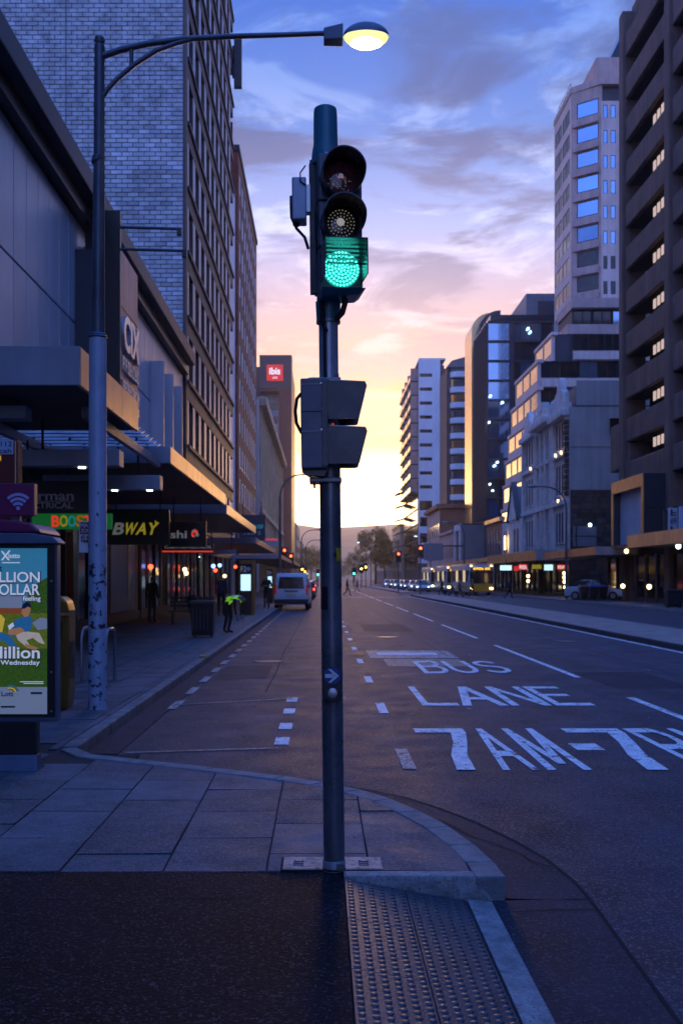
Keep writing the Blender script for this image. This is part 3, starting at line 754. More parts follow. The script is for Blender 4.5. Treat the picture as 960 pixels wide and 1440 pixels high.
s4_ = sign_board(236, 290, 734, 769, 28.0, 'sign_black', 'black hanging sign with white letters and a red spiral reading shi')
on(s4_, 'shi', 'pale_letter', 240, 263, 746, 757, 28, bold=.02)
def spiral(root, cx_, cy_, r, D, m0, m1):
    for i in range(9):
        t_ = i / 8 * 5.2; rr = r * (1 - i / 11); c = px(cx_ + rr * math.cos(t_) * .6, cy_ - rr * math.sin(t_), D - .006)
        s_ = .055 * (1 - i / 12); MB().cyl((c[0], D - .002, c[2]), (c[0], D - .012 - i * .001, c[2]), s_, n=10).build('emblem', m0 if i % 3 else m1, root)
spiral(s4_, 273, 752, 7, 28, 'red_letter', 'pale_letter')
s5_ = sign_board(228, 300, 765, 774, 30.0, 'sign_black', 'long dark sign strip reading computers plus electrical below the spiral sign')
on(s5_, 'COMPUTERS+ELECTRICAL', 'pale_letter', 232, 298, 767, 771.5, 30)
MB().box(px(228, 0, 30)[0], px(300, 0, 30)[0], 29.99, 30.02, px(0, 776.5, 30)[2], px(0, 774.4, 30)[2]).build('red_stripe', 'red_letter', s5_)
s6_ = sign_board(336, 373, 724, 760, 52, 'charcoal', 'dark blue sign with faint lettering hanging below the golden canopy'); on(s6_, '~11', 'teal_letter', 339, 370, 738, 743, 52); on(s6_, '~5', 'grey_letter', 343, 366, 747, 752, 52)
s7_ = sign_board(291, 332, 773, 779, 38, 'canopy_paint', 'long pale lit sign strip under the low canopy'); 
s8_ = sign_board(364, 390, 757, 768, 66, 'poster_white', 'white and red shop sign strip high beside the lamp post'); MB().box(px(364, 0, 66)[0], px(390, 0, 66)[0], 65.98, 65.995, px(0, 760, 66)[2], px(0, 757.5, 66)[2]).build('stripe', 'red_letter', s8_)

def shop(D0, D1, label, style=0, lights=()):
    s = thing('shopfront', (FX, (D0 + D1) / 2, PAVE), label, 'shop')
    Ws = D1 - D0
    MB().box(FX - 3.4, FX - 3.3, D0, D1, PAVE, 3.3).build('back_wall', 'shop_interior', s)
    MB().box(FX - 3.4, FX - .06, D0, D0 + .12, PAVE, 3.2).build('side_wall', 'shop_interior' if style != 2 else 'shop_red', s)
    MB().box(FX - .16, FX + .03, D0 + .001, D1 - .001, 3.2, 4.295).build('fascia', 'sign_black' if style != 2 else 'shop_red', s)
    MB().box(FX - .14, FX, D0 + .13, D1, PAVE, PAVE + .35).build('stall_riser', 'charcoal', s)
    n = max(2, round(Ws / 1.6))
    for i in range(n + 1):
        D = D0 + .13 + (Ws - .2) * i / n; MB().box(FX - .12, FX + .02, D - .035, D + .035, PAVE + .351, 3.198).build('mullion', 'frame_steel' if i % 2 else 'frame_dark', s)
    for i in range(n):
        a = D0 + .17 + (Ws - .2) * i / n; b = D0 + .09 + (Ws - .2) * (i + 1) / n
        if i == n // 2: continue
        MB().box(FX - .07, FX - .055, a, b, PAVE + .352, 3.19).build('pane', 'glass_shop', s)
    for q in lights:
        MB().box(FX - 3.0, FX - .4, D0 + Ws * q, D0 + Ws * q + .12, 3.0, 3.06).build('tube_light', 'lamp_cool', s)
    return s
shop(8.0, 17.0, 'dark shopfront behind the payphone and yellow bin', 0)
shop(17.1, 24.5, 'juice bar front below the green sign', 0, (.3, .7))
shop(24.6, 32.0, 'sandwich shop front below the black hanging sign', 0, (.5,))
kf = shop(32.1, 39.0, 'red fronted takeaway shop with a large white panel, behind the lamp post', 2, (.6,))
MB().box(FX + .04, FX + .10, 32.3, 38.0, PAVE + .1, 3.15).build('red_wall', 'shop_red', kf)
MB().box(FX + .101, FX + .13, 33.0, 37.2, .55, 2.95).build('white_panel', 'poster_white', kf, bevel=.02)
MB().box(FX + .131, FX + .14, 35.8, 36.6, 1.0, 2.9).build('panel_stripe', 'sign_black', kf)
shop(39.1, 51, 'shopfront with steel mullions under the golden canopy', 0, (.2, .5, .8))
shop(51.1, 64, 'bright glass shopfront at the foot of the brown office tower', 0, (.15, .35, .55, .8))
shop(64.1, 79, 'far shopfront beside the bus stop totem', 0, (.3, .6))
shop(85.1, 109, 'row of shop windows at the foot of the red brick tower', 0, (.3, .6))
# small lights inside and on signs, as the photo shows them
for i, (x, y, D, m_) in enumerate(((300, 796, 50, 'lamp_blue'), (303, 802, 58, 'lamp_red'), (331, 797, 62, 'lamp_red'), (212, 797, 40, 'lamp_red'), (208, 812, 42, 'lamp_warm'), (260, 801, 47, 'lamp_warm'), (262, 806, 48, 'lamp_warm'), (316, 810, 60, 'lamp_warm'), (309, 795, 55, 'lamp_blue'))):
    p = px(x, y, D); o = MB().tube([(p[0], D, p[2] - .11), (p[0], D, p[2] - .05), (p[0], D, p[2] + .05), (p[0], D, p[2] + .10)], [.03, .1, .1, .03], 8).build('shop_lamp', m_, origin=(p[0], D, p[2]))
    tag(o, ['blue shop lamp between the far windows', 'red shop lamp by the blue lamps', 'red lamp beside the bus stop totem', 'red shop lamp in the takeaway doorway', 'warm shop lamp in the takeaway doorway', 'upper warm shop lamp near the seated figure', 'lower warm shop lamp near the seated figure', 'warm shop lamp beside the orange totem', 'second blue shop lamp between the far windows'][i], 'lamp', 'small shop lamps under the canopies')

# ------------------------------------------------------------------ office tower: pale block end wall, brown bands
tw = thing('office_tower', (FX - 8, 65, PAVE), 'tall office tower with pale block end wall and brown banded windows', 'building')
MB().box(-60, FX - .5, 51.6, 78.9, 4.3, 52).build('core', 'mortar', tw)
MB().box(-60, FX - .02, 51.42, 51.599, 4.3, 52).build('end_wall', 'mortar', tw)
bw, bh = .575, .232
br = MB().box(0, bw - .05, 0, .06, 0, bh - .045).build('brick', 'block_brick'); bme = br.data; bpy.data.objects.remove(br)
mass = MB(); rk = random.Random(5)
# each block stands a little proud of its neighbours; the blocks between the lamp arm and the arcade roof show largest
nb = 0
zz0 = 13.3
row = 0
while zz0 + row * bh < 33:
    z = zz0 + row * bh; off = 0 if row % 2 else bw / 2
    k = 0
    while True:
        x1 = FX - .03 - off - k * bw + (off if k == 0 and off else 0) * 0
        x0 = x1 - bw
        if k == 0 and off:
            mass.box(FX - .03 - off + .0, FX - .03 - .025, 51.42 - .058, 51.419, z, z + bh - .045)
        if x0 < -19.5: break
        pr = rk.uniform(-.012, .012)
        if x1 > -11.0 and nb < 300 and 15.2 < z < 26:
            piece('brick', bme, tw, (x0 + .025, 51.36 + pr, z)); nb += 1
        else: mass.box(x0 + .025, x1 - .025, 51.36 + pr, 51.419, z, z + bh - .045)
        k += 1
    row += 1
o = mass.build('brick_mass', 'block_brick_mass', tw); o['kind'] = 'stuff'
MB().box(-20, FX - .02, 51.36, 51.41, 33.1, 52).build('upper_wall', 'block_brick_mass', tw)
MB().box(-13.2, -13.14, 51.33, 51.35, 13.3, 33).build('control_joint', 'mortar', tw); MB().box(-17.6, -17.54, 51.33, 51.35, 13.3, 33).build('control_joint', 'mortar', tw)
MB().box(FX - .5, FX + .12, 51.40, 52.0, 4.3, 52).build('corner_pier', 'brown_spandrel', tw)
FL = 3.38; nf = 14; ncol = 10; step = 26.6 / ncol
mul_me = MB().mi(1).box(-.50, .50, .012, .30, 0, FL - 1.05).mi(0).box(-.50, .50, 0, .0118, 0, FL - 1.05).build('mullion', ['pale_mullion', 'brown_spandrel']); mm_ = mul_me.data; bpy.data.objects.remove(mul_me)  # side faces coloured dark brown to stand for their shade
wp = window_mesh(step - .16, FL - 1.07, 1, 1, 'frame_dark', 'glass_dark', .05)
for f_ in range(nf):
    z = 4.35 + f_ * FL
    MB().box(FX - .45, FX + .10, 52.05, 78.85, z, z + 1.0).build('spandrel', 'brown_spandrel', tw, bevel=.02, seg=1)
    MB().box(FX + .101, FX + .22, 52.05, 78.85, z + .80, z + .99).build('ledge', 'brown_spandrel', tw)
    for c_ in range(ncol):
        D = 52.1 + (c_ + .5) * step
        piece('mullion', mm_, tw, (FX + .10, D - step / 2 + .05, z + 1.003), R(90))
        piece('window', wp, tw, (FX - .22, D - step / 2 + .13, z + 1.01), R(90))
MB().box(-30, FX + .2, 51.3, 79, 52.0, 52.6).build('roof', 'coping', tw)
bs = thing('blade_sign', (-6.7, 78.5, 40), 'dark blue box sign fixed high on the far corner of the office tower', 'sign')
MB().box(-6.86, -6.25, 78.0, 78.4, 40.2, 44.1).build('board', 'charcoal', bs, bevel=.05); MB().box(-7.0, -6.861, 78.1, 78.3, 41, 43.5).build('bracket', 'frame_dark', bs)
lw = thing('link_wall', (-8, 82, PAVE), 'narrow pale wall filling the gap before the red brick tower', 'building')
MB().box(-30, FX - .25, 79.1, 84.8, PAVE, 34).build('wall', 'white_paint', lw); MB().box(-30, FX - .2, 79.05, 84.85, 34.001, 34.3).build('coping', 'coping', lw)

# ------------------------------------------------------------------ red brick tower
t2 = thing('brick_tower', (-12, 97, PAVE), 'red brick tower with tall pale windows beside the office tower', 'building')
MB().box(-34, FX - .35, 85.25, 109, 4.3, 38).build('core', 'brown_brick', t2)
MB().box(-34, FX - .002, 85.0, 85.249, 4.3, 38.2).build('end_wall', 'red_brick', t2)
mat('glass_dull', (.018, .02, .028), .4, var=.2, scale=.3, spec=.12, rnd=.3)
mat('pale_blind', (.70, .66, .62), .6, spec=.1, var=.2, scale=.3, rnd=.25)
facade(t2, '+x', FX, 85.26, 23.7, 4.3, 38.2, cols_even(23.7, 8, 1.9), [(5.4 + i * 2.97, 7.35 + i * 2.97) for i in range(11)], 'brown_brick', .3, pane='pale_blind', fw=.09)
MB().box(-34, FX + .12, 84.9, 109.1, 38.21, 38.7).build('roof', 'coping', t2)
an = thing('rooftop_antenna', (-7.9, 87, 38.7), 'small antenna mast on the roof of the red brick tower', 'antenna')
MB().cyl((-7.9, 87, 38.7), (-7.9, 87, 41.2), .06, n=8).build('mast', 'frame_dark', an); MB().box(-8.05, -7.75, 86.8, 87.1, 40.0, 41.5).build('panel_antenna', 'frame_dark', an, bevel=.03)
MB().box(-8.6, -7.6, 86.9, 86.98, 39.2, 39.28).build('strut', 'frame_dark', an)

# ------------------------------------------------------------------ heritage block and the hotel
hb = thing('heritage_building', (-10, 140, PAVE), 'cream stone heritage block with cornice and tall windows, left of the hotel', 'building')
MB().box(-30, FX - .35, 113.2, 178, PAVE, 21.5).build('core', 'charcoal', hb)
MB().box(-30, FX, 112.9, 113.19, PAVE, 22).build('end_wall', 'panel_grey', hb)
facade(hb, '+x', FX, 113.2, 64.8, 4.2, 21.2, cols_even(64.8, 14, 2.4), [(5.2, 8.6), (10.2, 13.6), (15.2, 18.8)], 'cream_stone', .35, pane='glass_sheen', nx=2, nz=2)
MB().box(FX - .3, FX + .9, 113, 178, 21.3, 22.3).build('cornice', 'cream_stone', hb, bevel=.1)
MB().box(FX - .3, FX + .4, 113, 178, 9.2, 9.7).build('string_course', 'cream_stone', hb)
for i in range(15): MB().box(FX + .002, FX + .28, 113.6 + i * 4.55, 114.4 + i * 4.55, 4.3, 21.29).build('pilaster', 'cream_stone', hb)
hb2 = canopy(80, 108, 3.3, .3, 'wooden edged canopy at the foot of the red brick tower')
hb3 = canopy(114, 176, 3.4, .35, 'long thin canopy at the foot of the cream heritage block')

ho = thing('hotel_building', (-10.5, 232, PAVE), 'dark hotel block with a red square sign near its roof', 'building')
MB().box(-30, -7.0, 236, 262, PAVE, 51.8).build('core', 'charcoal', ho)
MB().box(-14.3, -6.9, 230, 235.99, 45.6, 53).build('top_box', 'charcoal', ho, bevel=.06)
MB().box(-9.9, -6.905, 230.05, 235.98, PAVE, 45.59).build('column', 'dark_red', ho)
MB().box(-14.25, -9.91, 230.1, 235.9, 44.9, 45.58).build('soffit', 'dark_red', ho)
MB().box(-14.2, -9.92, 234.0, 235.97, PAVE, 44.88).build('recessed_front', 'canopy_paint', ho)
for i in range(12): MB().box(-13.6, -10.3, 233.92, 233.99, 5 + i * 3.3, 6.7 + i * 3.3).build('window', 'glass_dark', ho)
sgn = MB().box(-12.65, -8.85, 229.7, 229.99, 47.2, 51.0).build('sign_panel', 'sign_red', ho, bevel=.15)
text('ibis', 'white_lit', ho, -12.05, -9.5, 48.7, 50.3, 229.69, bold=.03, ext=.02); text('~5', 'white_lit', ho, -11.3, -10.2, 47.75, 48.2, 229.69, ext=.02)
MB().box(-14.35, -6.85, 229.9, 236.1, 53.001, 53.25).build('roof', 'coping', ho)
mat('far_block', (.30, .24, .20), .8, var=.2, scale=.2)
for i, (X, D, wd, h, lab) in enumerate(((-8.6, 268, 9, 20, 'pale far block just past the hotel'), (-8.2, 318, 9, 19, 'far street building glowing at the end of the left side'), (-7.5, 375, 10, 15, 'low far building under the hills on the left'))):
    b = thing('far_building', (X - wd / 2, D, PAVE), lab, 'building')
    MB().box(X - 16, X, D, D + 42, PAVE, h).build('wall', 'far_block', b); MB().box(X - 16.2, X + .2, D - .2, D + 42.2, h + .001, h + .5).build('roof', 'coping', b)
    facade(b, '+x', X + .31, D, 42, 4, h - .5, cols_even(42, 6, 3), [(6 + q * 4, 8.2 + q * 4) for q in range(int((h - 8) / 4) + 1)], 'far_block', .3)
# ------------------------------------------------------------------ right side of the street
mat('brown_concrete', (.19, .122, .100), .8, var=.2, scale=.6, streak=.3, bump=.25, bscale=20)
mat('carpark_dark', (.02, .018, .02), .8, var=.2)
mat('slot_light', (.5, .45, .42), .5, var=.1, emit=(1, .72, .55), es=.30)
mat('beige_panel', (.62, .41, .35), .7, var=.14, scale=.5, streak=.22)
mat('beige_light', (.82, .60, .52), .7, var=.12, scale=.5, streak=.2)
mat('grey_render', (.50, .46, .44), .8, var=.12, scale=.5, streak=.18, bump=.15, bscale=10)
mat('pale_stone', (.78, .72, .68), .8, var=.2, scale=1.2, streak=.25, bump=.2, bscale=12)
mat('bluestone', (.075, .06, .055), .85, var=.4, scale=1.3, bump=.4, bscale=9, rnd=.35)
mat('bluestone_joint', (.03, .026, .025), .9, var=.2)
mat('slate', (.16, .17, .19), .7, var=.2, scale=.8)
mat('copper', (.50, .27, .15), .38, metal=.75, var=.2, scale=1.5, streak=.2)
mat('portal_panel', (.045, .055, .07), .4, metal=.4, var=.1, rnd=.06)
mat('portal_inner', (.52, .54, .60), .45, var=.08)
mat('glass_tower', (.030, .038, .052), .10, spec=.35, var=.15, scale=.15, rnd=.35)
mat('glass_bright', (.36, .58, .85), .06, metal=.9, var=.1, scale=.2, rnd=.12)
mat('glow_gold_edge', (.90, .68, .36), .26, metal=.9, var=.08)  # gold colour stands in for the sunset glow on the edge
mat('white_wall', (.78, .78, .80), .7, var=.08, scale=.3, streak=.08)
mat('dark_wall', (.06, .055, .07), .6, var=.12)
mat('balcony', (.45, .45, .48), .5, var=.1)
mat('tile_grey', (.24, .25, .28), .5, metal=.2, var=.1, rnd=.08)
mat('terracotta', (.42, .16, .09), .8, var=.2, scale=.6)
mat('pink_render', (.60, .38, .31), .8, var=.2, scale=.6, streak=.2)
RX = 21.5

# --- brown car park with open decks
cp = thing('car_park', (26, 57, PAVE), 'brown concrete car park tower with open decks and round edged parapets', 'building')
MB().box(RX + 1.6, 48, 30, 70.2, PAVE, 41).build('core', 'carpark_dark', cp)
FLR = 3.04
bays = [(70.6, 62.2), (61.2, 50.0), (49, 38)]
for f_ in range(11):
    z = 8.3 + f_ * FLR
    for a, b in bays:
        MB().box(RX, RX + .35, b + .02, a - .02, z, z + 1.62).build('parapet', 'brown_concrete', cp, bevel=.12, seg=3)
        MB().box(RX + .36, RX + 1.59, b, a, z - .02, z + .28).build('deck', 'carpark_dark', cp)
    a, b = bays[0]
    for q in range(5):   # lit slots low in the opening
        if f_ >= 8: break
        MB().box(RX + .42, RX + .50, 62.4 + q * .78, 62.80 + q * .78, z + 2.12, z + 2.72).build('lit_slot', 'slot_light', cp)
for D in (71.1, 61.7, 49.5): MB().box(RX - .18, RX + 1.5, D - .46, D + .46, PAVE, 42).build('pier', 'brown_concrete', cp, bevel=.1, seg=2)
MB().box(RX + .1, 48, 70.2, 74.6, 9.6, 13.0).build('low_parapet', 'brown_concrete', cp, bevel=.1)
MB().box(RX + 1, 48, 70.21, 74.2, PAVE, 9.59).build('low_core', 'carpark_dark', cp)
MB().box(RX + .6, 48, 30, 71, 41.01, 42.4).build('roof', 'brown_concrete', cp)
MB().prism([(RX + .7, 42.41), (RX + 6, 42.41), (RX + 6, 45.5)], 'y', 40, 68).build('glass_roof', 'glass_tower', cp)
# --- dark portal with copper edge
pt = thing('portal_entrance', (21.5, 65, 3.9), 'dark projecting entrance portal with copper coloured edge and pale recess', 'entrance portal')
MB().box(20.0, 24, 61.8, 62.25, 3.95, 8.25).build('side_panel', 'portal_panel', pt, bevel=.01)
for zz_ in (6.1,): MB().box(19.995, 24, 61.785, 61.799, zz_, zz_ + .03).build('panel_joint', 'dark_gap', pt)
MB().box(20.0, 21.4, 68.2, 68.6, 3.95, 8.25).build('side_panel', 'portal_panel', pt); MB().box(20.0, 21.4, 62.26, 68.19, 7.55, 8.25).build('lintel', 'portal_panel', pt)
for i in range(6): MB().box(19.93, 19.99, 61.8 + i * 1.134, 62.92 + i * 1.134, 7.45, 8.26).build('copper_panel', 'copper', pt, bevel=.01)
MB().box(19.93, 19.99, 61.8, 62.24, 3.95, 7.44).build('copper_panel', 'copper', pt); MB().box(19.93, 19.99, 68.2, 68.6, 3.95, 7.44).build('copper_panel', 'copper', pt)
for i in range(2): MB().box(20.42, 20.5, 62.3 + i * 2.95, 65.2 + i * 2.95, 3.95, 7.54).build('recess_panel', 'portal_inner', pt)
MB().box(20.02, 21.3, 62.26, 68.19, 3.75, 3.94).build('floor', 'portal_panel', pt)
# --- street canopies and ground floor, right
def rcanopy(D0, D1, zb, ht, xo, label, m='copper'):
    c = thing('street_canopy', (RX - 1, (D0 + D1) / 2, zb), label, 'canopy', 'canopies along the right footpath')
    MB().box(xo + .06, RX + .5, D0 + .05, D1 - .05, zb, zb + ht - .04).build('deck', 'soffit', c)
    MB().box(xo, RX + .3, D0, D0 + .045, zb - .02, zb + ht).build('front_fascia', 'canopy_paint', c)
    k = max(2, round((D1 - D0) / 2.5)); L_ = D1 - D0
    for i in range(k): MB().box(xo, xo + .055, D0 + .05 + L_ * i / k, D0 + .03 + L_ * (i + 1) / k, zb - .02, zb + ht).build('fascia_panel', m, c)
    return c
rcanopy(44, 61.6, 3.6, .75, 18.9, 'dark canopy at the right edge past the copper portal', 'fascia_metal')
rcanopy(68.8, 85, 3.35, .55, 18.9, 'brown edged canopy between the copper portal and the lamp post')
rcanopy(86.5, 112, 3.3, .85, 18.6, 'wide timber coloured canopy in front of the ornate stone building')
rcanopy(112.5, 150, 3.6, .5, 18.8, 'pale far canopy over the shops behind the buses', 'fascia_metal')
def rshop(D0, D1, label, bright=(), lamps=()):
    s = thing('shopfront', (RX, (D0 + D1) / 2, PAVE), label, 'shop')
    MB().box(RX + 2.9, RX + 3.0, D0, D1, PAVE, 3.3).build('back_wall', 'shop_interior', s)
    MB().box(RX + .02, RX + 2.9, D1 - .15, D1, PAVE, 3.3).build('side_wall', 'shop_interior', s)
    n = max(2, round((D1 - D0) / 2.4))
    for i in range(n + 1):
        D = D0 + (D1 - D0 - .2) * i / n; MB().box(RX - .02, RX + .25, D, D + .2, PAVE, 3.3).build('pillar', 'charcoal' if i % 2 else 'shop_interior', s)
    for i in range(n):
        a = D0 + (D1 - D0 - .2) * i / n + .22; b = D0 + (D1 - D0 - .2) * (i + 1) / n - .02
        if i == n // 2: continue
        MB().box(RX + .1, RX + .115, a, b, PAVE + .3, 3.2).build('pane', 'glass_shop', s); MB().box(RX + .05, RX + .16, a, b, PAVE, PAVE + .295).build('stall_riser', 'charcoal', s)
    for q in bright:
        D = D0 + (D1 - D0) * q; MB().box(RX + .5, RX + 2.6, D, D + .15, 2.95, 3.02).build('tube_light', 'lamp_warm', s)
    return s
rshop(40, 61.5, 'dark shopfront under the canopy at the right edge', (.75,))
rshop(61.8, 75, 'dark shop entrance under the copper portal', (.3,))
rshop(86.6, 106, 'brightly lit takeaway front under the timber coloured canopy', (.15, .3, .45, .6, .8))
rshop(107, 119, 'shop at the foot of the gabled house', (.5,))
rshop(119.2, 150, 'far shop row behind the buses', (.2, .5, .8))

# --- ornate stone building
hs = thing('ornate_building', (RX + 5, 96, PAVE), 'ornate three storey stone building with gables, cornice and plain grey side wall', 'building')
MB().box(RX + .36, 40, 86.8, 106, PAVE, 16.2).build('core', 'dark_wall', hs)
MB().box(RX + .02, 40, 86.5, 86.79, 9.4, 16.6).build('side_wall', 'grey_render', hs)
MB().box(RX + .02, 40, 86.44, 86.79, 13.15, 13.25).build('side_band', 'grey_render', hs)
MB().box(RX + .1, 40, 86.55, 86.79, PAVE, 9.39).build('side_base', 'bluestone_joint', hs)
rk = random.Random(9); z = .2
while z < 9.2:
    h_ = rk.uniform(.34, .55); x = RX + .06
    h_ = min(h_, 9.38 - z)
    while x < RX + 6.6:
        w_ = rk.uniform(.5, 1.15); MB().box(x + .015, x + w_ - .015, 86.44 + rk.uniform(0, .07), 86.545, z + .012, z + h_ - .012).build('stone', 'bluestone', hs, bevel=.02, seg=1); x += w_
    z += h_
MB().box(24.9, 26.0, 86.47, 86.499, 14.1, 15.7).build('window_surround', 'grey_render', hs); piece('window', window_mesh(.9, 1.4, 1, 2), hs, (25.0, 86.36, 14.2))
MB().prism([(86.49, 16.61), (106, 16.61), (106, 17.0), (96, 18.9), (86.49, 18.9)], 'x', RX + 1.2, 40).build('roof', 'slate', hs)
MB().box(RX + .6, 40, 86.46, 86.485, 16.75, 18.9).build('parapet_wall', 'grey_render', hs)
Wf = 19.4
rowsH = [(4.9, 7.6), (9.2, 11.9), (13.3, 15.6)]
colsA = [(.9, 1.6), (2.0, 2.7), (3.1, 3.8), (4.2, 4.8)]
colsB = [(7.0, 7.9), (9.0, 9.9), (10.9, 11.7)]
colsC = [(13.6, 14.3), (14.9, 15.6), (16.2, 16.9), (17.5, 18.2)]
facade(hs, '-x', RX, 106, Wf, 4.0, 16.4, [(Wf - b, Wf - a) for a, b in colsA + colsB + colsC][::-1], rowsH, 'pale_stone', .35, nx=1, nz=2, sill='pale_stone', pane='glass_dull')
def fz(u0, u1, n0, n1, z0, z1, nm, m='pale_stone', **k):   # u: metres from the near end of the facade
    return MB().box(RX - n1, RX - n0, 86.6 + u0, 86.6 + u1, z0, z1).build(nm, m, hs, **k)
for z, h_, n_ in ((8.2, .45, .35), (12.5, .35, .30)): fz(0, Wf, .003, n_, z, z + h_, 'string_course', bevel=.05)
fz(-.15, 5.3, .003, .75, 15.85, 16.5, 'cornice', bevel=.12); fz(5.6, 12.7, .003, 1.0, 16.15, 16.9, 'cornice', bevel=.15); fz(13.1, Wf, .003, .6, 15.85, 16.4, 'cornice', bevel=.1)
for u in (.1, 5.1, 6.0, 8.2, 10.2, 12.2, 13.0, 18.8):
    fz(u, u + .45, .004, .30, 4.2, 15.8, 'pilaster', bevel=.03)
for i in range(14): fz(-.03, .42 + (.18 if i % 2 else 0), .01, .36, 8.9 + i * .48, 9.3 + i * .48, 'quoin', 'bluestone', bevel=.03, seg=1)
def gable(u0, u1, z0, zp, pts):
    um = (u0 + u1) / 2; hw = (u1 - u0) / 2
    poly = [(86.6 + um + a * hw, z0 + b * (zp - z0)) for a, b in pts]
    MB().prism(poly, 'x', RX - .28, RX + .25).build('gable', 'pale_stone', hs)
GP = [(-1, 0), (-1, .18), (-.72, .22), (-.55, .55), (-.30, .62), (-.18, .95), (-.12, 1), (.12, 1), (.18, .95), (.30, .62), (.55, .55), (.72, .22), (1, .18), (1, 0)]
gable(.1, 5.2, 16.52, 19.6, GP); gable(13.3, 19.2, 16.42, 18.8, GP)
fz(5.7, 12.6, .0, .5, 16.92, 17.6, 'parapet'); fz(8.2, 10.2, -.2, .55, 17.62, 18.5, 'parapet_crest', bevel=.1)
for u in (.3, 5.0, 5.9, 12.4): MB().tube([(RX - .1, 86.6 + u, 16.6), (RX - .1, 86.6 + u, 17.9), (RX - .1, 86.6 + u, 18.2)], [.22, .18, .02], 8).build('finial', 'pale_stone', hs)
for i, (u, z) in enumerate(((1.3, 12.2), (3.4, 12.2), (2.4, 8.0), (14.2, 12.2))):
    MB().box(RX - .42, RX - .31, 86.6 + u, 86.6 + u + .25, z + .5, z + .75).build('facade_light', 'lamp_warm', hs)

# --- beige tower with chamfered corner
bt = thing('beige_tower', (33, 125, PAVE), 'tall pinkish beige tower with blue window bands and a chamfered corner', 'building')
p0, p1, p2, p3 = (31.3, 134.0), (31.3, 125.0), (34.4, 122.6), (46, 122.6)
MB().prism([(31.8, 134), (31.8, 125.6), (34.7, 123.1), (46, 123.1), (46, 134)], 'z', PAVE, 62.3).build('core', 'dark_wall', bt)
LC = math.hypot(p2[0] - p1[0], p2[1] - p1[1]); ang = math.atan2(p2[1] - p1[1], p2[0] - p1[0])
F3 = 3.1
rows = [(25 + i * F3, 26.9 + i * F3) for i in range(12)]
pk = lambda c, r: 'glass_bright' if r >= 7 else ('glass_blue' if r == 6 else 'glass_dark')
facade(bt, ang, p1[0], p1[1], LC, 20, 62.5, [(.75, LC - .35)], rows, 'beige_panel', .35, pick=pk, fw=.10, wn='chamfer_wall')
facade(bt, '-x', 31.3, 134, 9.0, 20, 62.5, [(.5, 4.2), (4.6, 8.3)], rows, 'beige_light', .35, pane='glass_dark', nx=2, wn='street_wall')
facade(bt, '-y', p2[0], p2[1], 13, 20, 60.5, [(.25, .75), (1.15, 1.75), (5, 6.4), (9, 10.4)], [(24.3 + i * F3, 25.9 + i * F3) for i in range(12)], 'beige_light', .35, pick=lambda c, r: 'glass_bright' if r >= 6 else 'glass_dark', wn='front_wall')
for i in range(12): 
    c_, s_ = math.cos(ang), math.sin(ang)
    MB().hexa([(p1[0] + c_ * u - s_ * n, p1[1] + s_ * u + c_ * n, zz_) for zz_ in (23.9 + i * F3, 24.75 + i * F3) for u, n in ((.3, -.35), (LC - .3, -.35), (LC - .3, -.002), (.3, -.002))]).build('band', 'beige_panel', bt, bevel=.03, seg=1)
for i in range(26): MB().box(36.6, 37.1, 122.35, 122.598, 21 + i * 1.5, 22.2 + i * 1.5).build('quoin', 'beige_light', bt)
MB().prism([(31.2, 134.1), (31.2, 125), (34.3, 122.4), (46.1, 122.4), (46.1, 134.1)], 'z', 62.51, 63.3).build('roof', 'beige_panel', bt)
MB().prism([(34.2, 134), (34.2, 124), (46, 124), (46, 134)], 'z', 63.31, 66.6).build('penthouse', 'beige_panel', bt)
MB().prism([(36.0, 66.61), (46, 66.61), (46, 76), (40.5, 76)], 'y', 124.5, 133).build('glass_crown', 'glass_tower', bt)
for i in range(8): MB().cyl((31.5, 126 + i, 63.3), (31.5, 126 + i, 64.3), .03, n=5).build('railing_post', 'frame_dark', bt)
MB().tube([(31.5, 126, 64.3), (31.5, 133, 64.3)], .03, 5).build('railing', 'frame_dark', bt)

